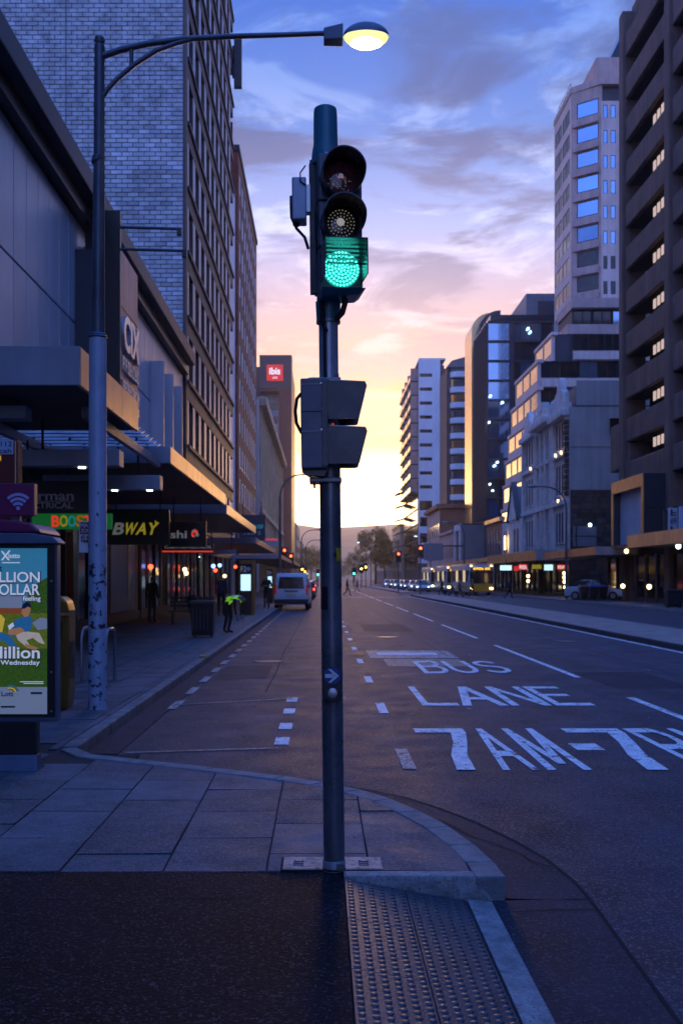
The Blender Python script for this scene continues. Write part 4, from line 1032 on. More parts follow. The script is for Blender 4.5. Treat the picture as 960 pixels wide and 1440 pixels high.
# --- terraced pink building
tb = thing('terraced_building', (30, 122, PAVE), 'stepped pinkish building with terraces and gold reflecting windows', 'building')
TX = 24.5
ends = [137, 137, 136, 134.5, 133, 131, 129, 126, 122]      # where each storey ends, far side
S0 = 1.6; SH = 3.1
for i, e in enumerate(ends):
    z = S0 + i * SH; x0 = TX + (0 if i < 7 else (0.0 if i == 7 else 1.6))
    nfr = 113 + (0 if i < 7 else 0)
    MB().box(x0 + .36, 50, nfr + .36, e - .01, z, z + SH - .001).build('storey_core', 'dark_wall', tb)
    W_ = e - nfr
    n = max(2, round(W_ / 4.4)); wd = W_ / n - .55
    facade(tb, '-x', x0, e, W_, z, z + SH, cols_even(W_, n, wd), [(z + .85, z + 2.75)], 'beige_light', .35, pane='glass_sheen', fw=.07, wn='street_wall')
    if i >= 4:
        lo = {4: 0, 5: 0, 6: 0, 7: 0, 8: 2.0}[i]
        MB().box(x0 + .37 + lo, 50, nfr, nfr + .35, z, z + 1.15).build('front_band', 'beige_panel', tb)
        MB().box(x0 + .37 + lo, 34.5 if i > 5 else 50, nfr - .28, nfr - .002, z + .1, z + 1.0).build('balcony_front', 'beige_light', tb, bevel=.03)
        nn = 6; sp = (13 - lo) / nn
        for q in range(nn):
            piece('window', window_mesh(sp - .1, SH - 1.2, 2, 1, 'frame_dark', 'glass_bright' if (q * 7 + i * 3) % 5 == 0 else 'glass_dark'), tb, (x0 + .4 + lo + q * sp, nfr + .1, z + 1.17))
        if i in (4, 5):
            MB().box(31, 50, nfr - .26, nfr - .003, z + 1.01, z + SH - .01).build('corner_block', 'beige_light', tb); piece('window', window_mesh(1.9, 1.7, 2, 1), tb, (32.6, nfr - .38, z + 1.15))
    else:
        MB().box(x0 + .37, 50, nfr, nfr + .35, z, z + SH - .001).build('front_wall', 'beige_panel', tb)
    MB().box(x0 - .1, x0 + .6, nfr - .3, e + .1, z + SH - .25, z + SH + .12).build('coping', 'beige_light', tb)
zt = S0 + 9 * SH
MB().box(TX + 3.4, 50, 113.2, 121, zt, zt + 1.1).build('front_band', 'beige_panel', tb); MB().box(TX + 4.2, 50, 114.2, 121, zt + 1.101, zt + 3.0).build('storey_core', 'dark_wall', tb)
for q in range(4): piece('window', window_mesh(2.1, 1.7, 2, 1, 'frame_dark', 'glass_bright' if q == 2 else 'glass_dark'), tb, (TX + 4.3 + q * 2.25, 114.0, zt + 1.15))
MB().box(TX + 4.0, 50, 113.2, 121, zt + 3.01, zt + 4.1).build('front_band', 'beige_panel', tb)

# --- gabled house and small brick front
gh = thing('gabled_house', (RX + 4, 113, PAVE), 'small stone house with a steep pointed gable beside the ornate building', 'building')
MB().box(RX + .3, 30, 107.2, 118.8, PAVE, 8.2).build('wall', 'pale_stone', gh)
facade(gh, '-x', RX, 118.8, 11.6, 3.9, 8.2, [(1.2, 2.0), (2.6, 3.4), (7.3, 8.3), (9, 10)], [(4.6, 7.2)], 'pale_stone', .3, nz=2, pane='glass_dull')
MB().prism([(109.0, 8.21), (113.8, 8.21), (111.4, 12.2)], 'x', RX - .2, RX + .25).build('gable', 'pale_stone', gh)
MB().prism([(108.6, 8.22), (114.2, 8.22), (111.4, 12.0)], 'x', RX + .26, 30).build('roof', 'slate', gh)
for s_ in (-1, 1): MB().hexa([(RX - .35, 111.4 + s_ * 2.9, 8.0), (RX + .3, 111.4 + s_ * 2.9, 8.0), (RX + .3, 111.4, 12.25), (RX - .35, 111.4, 12.25), (RX - .35, 111.4 + s_ * 2.9, 8.25), (RX + .3, 111.4 + s_ * 2.9, 8.25), (RX + .3, 111.4, 12.5), (RX - .35, 111.4, 12.5)]).build('barge_board', 'charcoal', gh)
MB().box(RX - .4, RX - .3, 114.8, 115.3, 5.0, 6.6).build('lit_sign', 'lamp_warm', gh)
bf = thing('brick_shop_building', (RX + 4, 125, PAVE), 'two storey red brick building with tall blue windows behind the buses', 'building')
MB().box(RX + .31, 32, 119.2, 130, PAVE, 8.5).build('core', 'dark_wall', bf)
facade(bf, '-x', RX, 130, 10.8, 3.6, 8.6, cols_even(10.8, 5, 1.3), [(4.6, 7.6)], 'terracotta', .3, pane='glass_blue', nz=2)
MB().box(RX - .25, RX + .4, 119.1, 130.1, 8.61, 9.1).build('parapet', 'fascia_metal', bf)
# --- grey tiled block
gt = thing('tiled_block', (RX + 3, 158, PAVE), 'low block clad in grey tiles with a dark doorway slot on the street side', 'building')
MB().box(RX + .2, 27, 155.2, 162, PAVE, 10).build('core', 'dark_wall', gt)
for i in range(7):
    for j in range(9): MB().box(RX + .2 + i * .78, RX + .2 + i * .78 + .765, 155.0, 155.19, 1.0 + j * 1.0, 1.985 + j * 1.0).build('tile', 'tile_grey', gt)
MB().box(RX, RX + .199, 155, 156.2, PAVE, 10.2).build('edge_panel', 'pale_stone', gt); MB().box(RX, RX + .199, 160.4, 162, PAVE, 10.2).build('edge_panel', 'pale_stone', gt)
MB().box(RX, RX + .199, 156.21, 160.39, 9.2, 10.2).build('lintel', 'pale_stone', gt); MB().box(RX + .21, 27, 155.0, 162, 10.01, 10.25).build('roof', 'coping', gt)
ps = thing('low_shop_row', (RX + 3, 171, PAVE), 'row of low pink rendered shops before the tiled block', 'building')
MB().box(RX + .31, 30, 162.3, 181, PAVE, 9).build('core', 'dark_wall', ps)
facade(ps, '-x', RX, 181, 18.7, 3.6, 9.2, cols_even(18.7, 6, 1.6), [(5, 7.4)], 'pink_render', .3, pane='glass_blue')
MB().box(RX - .3, RX + .5, 162.3, 181, 9.21, 9.7).build('cornice', 'pink_render', ps)
bh_ = thing('brick_hotel', (RX + 5, 190, PAVE), 'square red brick building with a flat cornice in front of the apartment tower', 'building')
MB().box(RX + .31, 40, 181.4, 203, PAVE, 14.2).build('core', 'terracotta', bh_)
MB().box(RX + .02, 40, 181.1, 181.39, 9, 14.4).build('front_wall', 'terracotta', bh_)
facade(bh_, '-x', RX, 203, 21.6, 3.6, 14.2, cols_even(21.6, 6, 1.8), [(5, 7.6), (9.4, 11.8)], 'pink_render', .3, pane='glass_sheen')
MB().box(RX - .7, 40, 180.6, 203.4, 14.41, 15.2).build('cornice', 'terracotta', bh_, bevel=.1)

# --- black glass tower
gl = thing('glass_tower', (30, 160, PAVE), 'dark glass tower with a gold lit edge and bright blue glass strip', 'building')
GX = 25.0
MB().box(GX + .3, 46, 150.4, 173, PAVE, 40.4).build('core', 'dark_wall', gl)
arcp = [(GX + .0, 10.5), (GX + .0, 43.0)] + [(GX + 3.4 - 3.4 * math.cos(R(a)), 43 + 3.0 * math.sin(R(a))) for a in range(10, 91, 16)] + [(GX + 3.4, 10.5)]
MB().prism(arcp, 'y', 166.0, 173.9).build('edge_blade', 'glow_gold_edge', gl)
MB().prism([(a + .9, b - .35) for a, b in arcp], 'y', 163.2, 165.99).build('edge_blade', 'dark_wall', gl)
pm_ = {}
def pane_grid(root, face, ox, oy, nu, nz_, du, dz_, z0, pick):
    for i in range(nu):
        for j in range(nz_):
            m_ = pick(i, j); k = (round(du, 3), round(dz_, 3), m_)
            if k not in pm_:
                o = MB().box(.03, du - .03, 0, .10, .03, dz_ - .03).build('pane', m_); pm_[k] = o.data; bpy.data.objects.remove(o)
            x, y = place(face, ox, oy, i * du); piece('pane', pm_[k], root, (x, y, z0 + j * dz_), FACE[face])
rg = random.Random(21)
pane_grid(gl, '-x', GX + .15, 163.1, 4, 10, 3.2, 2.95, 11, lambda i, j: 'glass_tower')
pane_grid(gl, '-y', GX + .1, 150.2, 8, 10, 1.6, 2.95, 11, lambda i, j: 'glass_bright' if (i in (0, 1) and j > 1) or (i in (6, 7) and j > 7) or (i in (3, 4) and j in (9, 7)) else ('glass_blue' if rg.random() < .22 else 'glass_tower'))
for k in range(9): MB().box(GX - .30, GX + .149, 150.5 + k * 1.42, 150.66 + k * 1.42, 10.8, 40.3).build('fin', 'dark_wall', gl)  # fins added to screen off the panes' golden reflection
for j in range(11): MB().box(GX + .05, 40, 149.9, 150.19, 10.7 + j * 2.95, 11.0 + j * 2.95).build('floor_band', 'dark_wall', gl)
MB().box(GX + 3.3, GX + 3.9, 149.7, 150.19, 11, 40.2).build('fin', 'dark_wall', gl)
MB().box(GX + .4, 44, 150, 173, 40.6, 41.4).build('roof', 'glass_tower', gl)
MB().box(31.2, 40, 152, 166, 41.41, 45.2).build('plant_room', 'tile_grey', gl, bevel=.1); MB().box(33.0, 38, 151.9, 151.99, 41.5, 44).build('louvre', 'dark_wall', gl)
for x, y in ((742, 462), (745, 467), (689, 557), (706, 566), (687, 594), (695, 655), (699, 650), (688, 681), (692, 690)):
    p = px(x, y, 149.9); MB().box(p[0] - .13, p[0] + .13, 149.65, 149.88, p[2] - .12, p[2] + .12).build('room_light', 'lamp_cool', gl)
# --- rounded balcony tower
rt = thing('balcony_tower', (26, 200, PAVE), 'dark apartment tower with rounded white balconies', 'building')
MB().box(24.5, 32, 195.3, 206.6, PAVE, 43).build('core', 'dark_wall', rt)
for i in range(12):
    z = 8 + i * 3.0
    n = 10; pts = [(26.9 + 1.75 * math.cos(math.pi + math.pi * q / n), 195.3 - 1.5 * math.sin(math.pi * q / n)) for q in range(n + 1)]
    MB().prism(pts, 'z', z, z + 1.05).build('balcony', 'white_wall', rt)
    MB().box(25.4, 28.2, 195.2, 195.29, z + 1.06, z + 2.7).build('window', 'glass_blue' if i % 3 else 'glass_sheen', rt)
MB().box(28.3, 29.2, 194.6, 196, PAVE, 45.5).build('side_wall', 'dark_red', rt); MB().prism([(24.4, 43.01), (28.2, 43.01), (28.2, 45), (25.4, 44.2)], 'y', 194.4, 205).build('roof', 'slate', rt)
# --- white apartment tower
wa = thing('apartment_tower', (24, 240, PAVE), 'white apartment tower with projecting balconies on its street side', 'building')
MB().box(RX + .1, 27.2, 221.2, 262, PAVE, 49).build('core', 'dark_wall', wa)
facade(wa, '-y', RX, 221, 4.8, 5, 50.2, [(.25, 3.0)], [(6 + i * 3.6, 8.1 + i * 3.6) for i in range(4)] + [(21.6 + i * 3.1, 22.35 + i * 3.1) for i in range(9)], 'white_wall', .2, fw=.05, wn='front_wall')
MB().box(26.31, 28, 221.05, 222, PAVE, 48.2).build('side_return', 'dark_wall', wa)
for i in range(9):
    z = 21 + i * 3.1
    for D0 in (223, 231, 239, 247):
        b_ = MB().box(RX - 1.7, RX + .09, D0, D0 + 6.2, z - .16, z + .12).build('balcony', 'charcoal', wa)
        MB().box(RX - 1.7, RX - 1.62, D0, D0 + 6.2, z + .125, z + 1.1).build('balustrade', 'glass_sheen', b_)
        MB().box(RX - 1.6, RX + .09, D0, D0 + .1, z + .125, z + 2.9).build('divider', 'pink_render', b_)
for i in range(6):
    z = 3.8 + i * 3.4
    for q in range(5): MB().box(RX - .05, RX + .095, 223 + q * 7.2, 229.6 + q * 7.2, z, z + 2.9).build('window', 'glass_sheen' if q % 2 else 'glass_dark', wa)
    MB().hexa([(RX - 2.6, 252, z + 2.2), (RX, 252, z + 3.0), (RX, 262, z + 3.0), (RX - 2.6, 262, z + 2.2), (RX - 2.6, 252, z + 2.4), (RX, 252, z + 3.2), (RX, 262, z + 3.2), (RX - 2.6, 262, z + 2.4)]).build('sunshade', 'charcoal', wa)
MB().box(RX + .1, RX + 6, 221.1, 262, 50.21, 50.6).build('roof', 'white_wall', wa)
MB().box(RX + .02, RX + 3.4, 220.9, 220.99, 4.0, 4.9).build('podium_band', 'dark_wall', wa)
# --- gold gridded block and far blocks
for i, (X, D, wd_, h, lab, m_) in enumerate(((21.3, 272, 28, 16, 'far gold lit building with a grid of windows on the right', 'cream_stone'), (21.5, 304, 40, 12, 'low far building behind the big street tree', 'far_block'), (21.8, 350, 60, 14, 'last building at the end of the right side', 'far_block'))):
    b = thing('far_building', (X + 5, D, PAVE), lab, 'building')
    MB().box(X + .31, X + 14, D, D + wd_, PAVE, h).build('wall', 'far_block', b)
    facade(b, '-x', X, D + wd_, wd_, 3.5, h, cols_even(wd_, 7, wd_ / 9), [(4.4 + q * 3, 6.4 + q * 3) for q in range(int((h - 4) / 3))], m_, .3, pane='glass_sheen')
    MB().box(X - .2, X + 14.2, D - .2, D + wd_ + .2, h + .001, h + .5).build('roof', 'coping', b)

# --- the street goes on: unseen blocks added to cut low sky light
for i, (face, X, D0, D1, h, m_, lab) in enumerate((('-x', 21.5, -60, 27, 34, 'brown_concrete', 'unseen brown block added right of the viewer to hold back sky light'), ('+x', -9.5, -62, -20, 28, 'pink_render', 'unseen rendered block added behind the viewer to hold back sky light'))):
    s_ = 1 if face == '-x' else -1
    b = thing('sky_blocking_building', (X + s_ * 8, (D0 + D1) / 2, PAVE), lab, 'building')
    MB().box(X + s_ * .31, X + s_ * 24, D0, D1, PAVE, h).build('core', 'dark_wall', b); W_ = D1 - D0
    facade(b, face, X, D1 if face == '-x' else D0, W_, PAVE, h, cols_even(W_, 14, W_ / 22), [(1.0, 3.4)] + [(5.4 + q * 3.6, 7.4 + q * 3.6) for q in range(int((h - 6) / 3.6))], m_, .3, pane='glass_dark')
    MB().box(X - s_ * .2, X + s_ * 24, D0 - .1, D1 + .1, h + .01, h + .6).build('roof', 'coping', b)
# ------------------------------------------------------------------ traffic signal in the foreground
mat('pole_steel', (.16, .165, .185), .32, metal=.4, wear=(26, .66, (.05, .05, .055)), var=.3, scale=4, streak=.25, rvar=.1, bump=.06, bscale=60)
mat('pole_galv', (.38, .40, .46), .30, metal=.35, var=.2, scale=5, streak=.2, bump=.08, bscale=50)
mat('teal_cap', (.025, .16, .21), .38, var=.15, scale=5, coat=.2, streak=.15)
mat('signal_black', (.022, .025, .034), .34, var=.2, scale=6, rvar=.1)
mat('signal_body', (.085, .10, .135), .32, var=.15, scale=5, rvar=.08)
mat('visor_black', (.050, .052, .064), .28, var=.15, scale=6, rvar=.08)
mat('box_grey', (.34, .38, .46), .42, metal=.3, var=.12, scale=6, streak=.15)
mat('cable', (.012, .012, .014), .5, var=.1)
mat('lens_red', (.14, .035, .042), .10, var=.5, scale=60, spec=.7)
mat('lens_amber', (.035, .030, .026), .10, var=.3, scale=60, spec=.7)
mat('lens_green', (.01, .16, .13), .18, var=.1, emit=(.02, .75, .62), es=.25)
mat('led_green', (.1, .8, .65), .3, var=0, emit=(.06, 1.0, .82), es=2.4)
mat('led_off_glow', (.55, .50, .42), .2, var=.1, emit=(1, .85, .6), es=.08)  # unlit LEDs and lens specks: faint glow painted in so they show
mat('led_core_glow', (.6, .55, .48), .2, var=.2, emit=(1, .9, .75), es=.14)  # bright centre of the unlit lens, painted as a faint glow
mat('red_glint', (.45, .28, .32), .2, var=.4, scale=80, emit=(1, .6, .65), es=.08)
mat('sign_blue', (.02, .05, .22), .35, var=.08)
mat('sticker_yellow', (.62, .42, .02), .5, var=.2, scale=40)
mat('sticker_black', (.02, .02, .024), .45, var=.3, scale=60)
mat('zinc', (.45, .46, .48), .35, metal=.9, var=.1)
SX, SD = .069, 5.42
ts = thing('traffic_signal', (SX, SD, PAVE), 'slim traffic signal pole with green light lit and a side facing pedestrian lantern', 'traffic light')
def hy(y): return 1.72 + (813 - y) / 1400 * SD          # height of a photograph row on the pole
def wx(x): return (x - 452) / 1400 * SD
U = SD / 1400
def near(mb, nm, m, parent=ts, **k): return mb.build(nm, m, parent, **k)
P0 = Vector((SX, SD, 0))
near(MB().cyl((SX, SD, PAVE + .004), (SX, SD, hy(655)), .0575, n=32), 'pole', 'pole_steel', smooth=True)
near(MB().cyl((SX, SD, hy(655)), (SX, SD, hy(235)), .0520, n=32), 'upper_pole', 'pole_galv', smooth=True)
near(MB().tube([(SX, SD, PAVE + .002), (SX, SD, PAVE + .055), (SX, SD, PAVE + .06)], [.0615, .0615, .058], 32), 'base_collar', 'canopy_paint', smooth=True)
near(MB().box(SX + .012, SX + .052, SD - .067, SD - .058, PAVE + .016, PAVE + .05), 'base_slot', 'pole_steel')
near(MB().tube([(SX, SD, hy(1222)), (SX, SD, hy(1219))], [.0622, .0622], 32), 'base_seal', 'cable', smooth=True)
# cap
cxp = SX - .004
near(MB().tube([(cxp, SD, hy(233)), (cxp, SD, hy(226)), (cxp, SD, hy(212)), (cxp, SD, hy(205)), (cxp, SD, hy(160)), (cxp, SD, hy(154)), (cxp, SD, hy(152))], [.080, .079, .073, .0665, .0640, .0610, .050], 32), 'pole_cap', 'teal_cap', smooth=True)
near(MB().cyl((cxp - .088, SD, hy(226)), (cxp - .060, SD, hy(226)), .006, n=8), 'cap_screw', 'cable'); near(MB().cyl((cxp + .06, SD - .05, hy(223)), (cxp + .092, SD - .055, hy(220)), .007, n=8), 'cap_screw', 'cable')
near(MB().cyl((cxp - .005, SD - .088, hy(224.5)), (cxp + .030, SD - .085, hy(228)), .0075, n=8), 'cap_bolt', 'zinc')
# three aspect lantern, turned a little to the right
LA = R(8)
Lc = Vector((wx(488), SD - .11, 0)); Lr = Matrix.Rotation(LA, 3, 'Z')
def lx(mb):         # lantern frame: x across, y away from the viewer (0 = front face), z world height
    mb.v = [tuple(Lr @ Vector((v[0], v[1], 0)) + Vector((Lc.x, Lc.y, v[2]))) for v in mb.v]; return mb
BW = .118
z_top, z1_, z2_, z_bot = hy(228), hy(293), hy(357), hy(420)
for a, b in ((z_top, z1_), (z1_ - .002, z2_), (z2_ - .002, z_bot)):
    near(lx(MB().box(-BW, BW, 0, .13, b + .001, a - .001)), 'lantern_body', 'signal_body', bevel=.014, seg=3)
near(lx(MB().box(-BW - .032, -BW + .004, .10, .135, z_bot + .02, z_top - .01)), 'side_channel', 'signal_black', bevel=.004)
def ring(zc, r0, r1, y0, y1, n=40, a0=0, a1=360):
    mb = MB()
    for i in range(n):
        t0, t1 = R(a0 + (a1 - a0) * i / n), R(a0 + (a1 - a0) * (i + 1) / n)
        q = [(r0, y0), (r1, y0), (r1, y1), (r0, y1)]
        A = [(r * math.cos(t0), y, zc + r * math.sin(t0)) for r, y in q]; B = [(r * math.cos(t1), y, zc + r * math.sin(t1)) for r, y in q]
        for k in range(4): j = (k + 1) % 4; mb.face([A[k], A[j], B[j], B[k]])
    return mb
def cowl(zc, r, th, length, cut):      # round hood, longer at the top, open below
    mb = MB(); n = 48; a0, a1 = -90 - 0 + cut, 270 - cut
    pr = None
    for i in range(n + 1):
        t = R(a0 + (a1 - a0) * i / n); s_ = math.sin(t)
        ln = length * (.42 + .58 * max(0, min(1, (s_ + 1) / 1.25)) ** .8)
        o_ = [(r * math.cos(t), -.0, zc + r * math.sin(t)), (r * 1.02 * math.cos(t), -ln, zc + r * 1.02 * math.sin(t)), ((r - th) * math.cos(t), -ln, zc + (r - th) * math.sin(t)), ((r - th) * math.cos(t), 0, zc + (r - th) * math.sin(t))]
        if pr:
            for k in range(4): j = (k + 1) % 4; mb.face([pr[k], pr[j], o_[j], o_[k]])
        else: mb.face(o_)
        pr = o_
    mb.face(pr); return mb
def lens(zc, m, nm):
    mb = MB(); n = 40; rings = [(.100, -.006), (.085, -.013), (.055, -.022), (.02, -.027)]
    k0 = len(mb.v)
    for r, y in rings: mb.v += [(r * math.cos(2 * math.pi * i / n), y, zc + r * math.sin(2 * math.pi * i / n)) for i in range(n)]
    for s_ in range(len(rings) - 1):
        for i in range(n): j = (i + 1) % n; mb.f.append((s_ * n + i, s_ * n + j, s_ * n + n + j, s_ * n + n + i)); mb.m.append(0)
    mb.f.append(tuple(3 * n + i for i in range(n))); mb.m.append(0)
    return near(lx(mb), nm, m, smooth=True)
def leds(zc, m, root, rr=.0036, skip=1.0, r_max=.094):
    mb = MB(); n = 6
    for r_i in range(8):
        r = .0 + r_i * .0175
        if r > r_max: break
        cnt = max(1, round(2 * math.pi * r / .0185))
        for q in range(cnt):
            t = 2 * math.pi * q / cnt + r_i * .3
            x, z = r * math.cos(t), zc + r * math.sin(t); y = -.028 + (r / .1) ** 2 * .018
            k0 = len(mb.v)
            mb.v += [(x + rr * math.cos(2 * math.pi * i / n), y, z + rr * math.sin(2 * math.pi * i / n)) for i in range(n)] + [(x, y - .004, z)]
            for i in range(n): mb.f.append((k0 + i, k0 + (i + 1) % n, k0 + n)); mb.m.append(0)
    return near(lx(mb), 'led_array', m, root)
cz = [hy(264), hy(326), hy(388)]
for i, (c, m_, nm) in enumerate(zip(cz, ('lens_red', 'lens_amber', 'lens_green'), ('red_lens', 'amber_lens', 'green_lens'))):
    L_ = lens(c, m_, nm)
    if i == 1: leds(c, 'led_off_glow', L_, .0040, r_max=.085)
    if i == 2: leds(c, 'led_green', L_, .0062)
    if i < 2:
        near(lx(ring(c, .102, .112, -.016, 0)), 'lens_ring', 'signal_black', smooth=True)
        near(lx(cowl(c, .112, .005, .165, 14)), 'visor', 'visor_black', smooth=True)
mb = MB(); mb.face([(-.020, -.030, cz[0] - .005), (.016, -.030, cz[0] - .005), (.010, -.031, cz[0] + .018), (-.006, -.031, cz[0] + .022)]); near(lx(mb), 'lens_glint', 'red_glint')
near(lx(MB().cyl((-.005, -.0275, cz[1] + .004), (-.005, -.033, cz[1] + .004), .022, .014, 14)), 'led_cluster', 'led_core_glow')
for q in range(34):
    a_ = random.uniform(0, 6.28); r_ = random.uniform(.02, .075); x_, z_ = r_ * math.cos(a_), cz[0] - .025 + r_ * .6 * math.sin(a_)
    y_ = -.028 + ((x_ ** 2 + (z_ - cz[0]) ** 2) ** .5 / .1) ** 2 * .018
    near(lx(MB().cyl((x_, y_ + .003, z_), (x_, y_ - .003, z_), .0028, .001, 5)), 'lens_facet', 'led_off_glow')
# square hood with louvres on the green aspect
zc = cz[2]
for a, b, c, d, e, f in ((-.112, -.106, -.16, 0, zc - .075, zc + .106), (.106, .112, -.19, 0, zc - .075, zc + .106), (-.112, .112, -.19, 0, zc + .1065, zc + .112)):
    near(lx(MB().box(a, b, c, d, e, f)), 'square_hood', 'visor_black', bevel=.002, seg=1)
for i in range(6): near(lx(MB().box(-.104, .104, -.185, -.150, zc - .020 + i * .022, zc - .0185 + i * .022)), 'louvre', 'visor_black')
near(lx(MB().hexa([(-BW + .01, -.05, z_bot - .035), (BW - .03, -.05, z_bot - .02), (BW - .03, .12, z_bot - .02), (-BW + .01, .12, z_bot - .035), (-BW, -.10, z_bot + .002), (BW, -.10, z_bot + .002), (BW, .13, z_bot + .002), (-BW, .13, z_bot + .002)])), 'lantern_base', 'teal_cap', bevel=.006)
# bracket below the lantern, hoses
near(MB().tube([(SX, SD, hy(452)), (SX, SD, hy(425))], [.064, .068], 24), 'mount_collar', 'teal_cap', smooth=True)
near(MB().tube([(SX - .01, SD - .062, hy(470)), (SX - .035, SD - .065, hy(455)), (SX - .04, SD - .068, hy(420)), (SX - .055, SD - .04, hy(300))], .011, 8), 'cable', 'cable', smooth=True)
near(MB().tube([(SX + .045, SD - .06, hy(452)), (SX + .075, SD - .07, hy(445)), (SX + .09, SD - .08, hy(432)), (SX + .085, SD - .09, hy(420))], .016, 10), 'conduit', 'cable', smooth=True)
near(MB().tube([(SX, SD, hy(455)), (SX, SD, hy(451))], .0655, 24), 'clamp_band', 'pole_steel', smooth=True)
near(MB().cyl((SX - .072, SD, hy(415)), (SX - .055, SD, hy(415)), .007, n=8), 'clamp_bolt', 'zinc'); near(MB().cyl((SX - .072, SD, hy(355)), (SX - .055, SD, hy(355)), .007, n=8), 'clamp_bolt', 'zinc')
# detector box on the left of the pole
db = near(MB().box(wx(421), wx(441), SD - .06, SD + .06, hy(313), hy(254)), 'detector_box', 'box_grey', bevel=.008)
near(MB().box(wx(417.5), wx(422.5), SD - .03, SD + .02, hy(291), hy(277)), 'cable_gland', 'cable', db, bevel=.004)
near(MB().tube([(wx(419.5), SD - .005, hy(290)), (wx(420), SD - .005, hy(306)), (wx(427), SD - .01, hy(322)), (wx(438), SD - .02, hy(335)), (wx(443), SD - .03, hy(352))], .0085, 8), 'cable', 'cable', db, smooth=True)
near(MB().tube([(wx(440), SD - .05, hy(238)), (wx(433), SD - .07, hy(250)), (wx(433), SD - .075, hy(262)), (wx(440), SD - .06, hy(266))], .004, 6), 'wire', 'cable', db, smooth=True)
near(MB().cyl((wx(428), SD, hy(318)), (wx(428), SD, hy(313)), .01, n=8), 'drain_plug', 'cable', db)
near(MB().box(wx(440), wx(447), SD - .03, SD + .03, hy(300), hy(262)), 'box_bracket', 'zinc', db)
for dx_, y0_, y1_ in ((-.036, 440, 240), (-.02, 540, 243)): near(MB().tube([(SX + dx_, SD - .056, hy(y0_)), (SX + dx_ - .004, SD - .058, hy(y1_))], .009, 8), 'cable_run', 'cable', smooth=True)
# pedestrian lantern facing across the road
ped = near(MB().box(wx(430.5), wx(467), SD - .17, SD + .10, hy(663), hy(540)), 'pedestrian_lantern', 'signal_body', bevel=.008, seg=2)
near(MB().box(wx(459), wx(467.5), SD - .176, SD - .169, hy(660), hy(543)), 'door_edge', 'visor_black', ped, bevel=.002)
for y in (548, 585, 612): near(MB().box(wx(431), wx(459), SD - .1735, SD - .1701, hy(y + .9), hy(y)), 'seam', 'box_grey' if y != 585 else 'cable', ped)
for y in (547.5, 610.5): near(MB().cyl((wx(458.5), SD - .18, hy(y)), (wx(458.5), SD - .170, hy(y)), .006, n=10), 'screw', 'zinc', ped)
near(MB().prism([(wx(431), hy(663.5)), (wx(466), hy(663.5)), (wx(462), hy(673)), (wx(441), hy(670))], 'y', SD - .12, SD + .06), 'lantern_foot', 'visor_black', ped)
near(MB().tube([(wx(431), SD - .06, hy(556)), (wx(425), SD - .06, hy(563)), (wx(422.5), SD - .06, hy(580)), (wx(424), SD - .06, hy(597)), (wx(431), SD - .06, hy(611))], .009, 8), 'cable', 'cable', ped, smooth=True)
def ped_hood(y0, y1):      # tapered square hood seen from the side
    fr, bk = .012, .150
    za, zb = hy(y0), hy(y1); xa = wx(468)
    out = [(xa, za), (wx(518.5), za - .012), (wx(521), za - .035), (wx(510), zb + .004), (wx(506), zb), (xa, zb)]
    mb = MB().prism(out, 'y', SD - .172, SD - .166); o_ = near(mb, 'hood', 'visor_black', ped)
    near(MB().prism(out, 'y', SD + .060, SD + .066), 'hood_side', 'visor_black', o_)
    near(MB().hexa([(xa, SD - .1655, za - .006), (wx(518.5), SD - .1655, za - .018), (wx(518.5), SD + .0595, za - .018), (xa, SD + .0595, za - .006), (xa, SD - .1655, za), (wx(518.5), SD - .1655, za - .012), (wx(518.5), SD + .0595, za - .012), (xa, SD + .0595, za)]), 'hood_top', 'visor_black', o_)
    near(MB().box(xa - .002, xa + .006, SD - .15, SD + .045, zb + .01, za - .012), 'lens', 'lens_red' if y0 < 580 else 'lens_amber', o_)
    near(MB().prism([(wx(470), za - .001), (wx(518), za - .0125), (wx(518), za - .018), (wx(470), za - .0075)], 'y', SD - .176, SD - .1722), 'hood_lip', 'box_grey', o_)
ped_hood(542, 596); ped_hood(604, 657)
near(MB().box(wx(470), wx(476), SD - .05, SD - .03, hy(603), hy(597)), 'hood_spacer', 'red_letter', ped)
for y_, sg_ in ((537, 1), (676, -1)):
    cl = near(MB().box(wx(441), wx(486), SD - .075, SD + .075, hy(y_ + 4), hy(y_ - 3)), 'clamp', 'pole_steel', bevel=.006)
    near(MB().cyl((wx(482), SD - .05, hy(y_ - 9)), (wx(482), SD - .05, hy(y_ + 8)), .0065, n=8), 'clamp_bolt', 'zinc', cl)
    near(MB().cyl((wx(448), SD - .05, hy(y_ - 4)), (wx(448), SD - .05, hy(y_ + 12)), .0065, n=8), 'clamp_bolt', 'zinc', cl)
# push button
pb = near(MB().prism([(SX + .052 * math.cos(R(a)) * 1.0, hy(949) + .052 * math.sin(R(a))) for a in range(0, 181, 15)] + [(SX + .052 * math.cos(R(a)), hy(972) + .052 * math.sin(R(a))) for a in range(180, 361, 15)], 'y', SD - .088, SD - .052), 'push_button', 'signal_black', bevel=.006)
bc = hy(948); yb = SD - .089
near(MB().cyl((SX, yb, bc), (SX, yb - .004, bc), .046, n=36), 'sign_disc', 'sign_blue', pb)
near(ring(0, .0435, .0475, 0, .004, 36), 'tmp', 'pale_letter', pb) if False else None
arrow = MB(); ya = yb - .0045
arrow.face([(SX - .038, ya, bc - .010), (SX + .008, ya, bc - .010), (SX + .008, ya, bc + .010), (SX - .038, ya, bc + .010)])
arrow.face([(SX - .006, ya - .0003, bc + .036), (SX - .022, ya - .0003, bc + .036), (SX + .014, ya - .0003, bc), (SX + .034, ya - .0003, bc), (SX + .034, ya - .0003, bc + .002)])
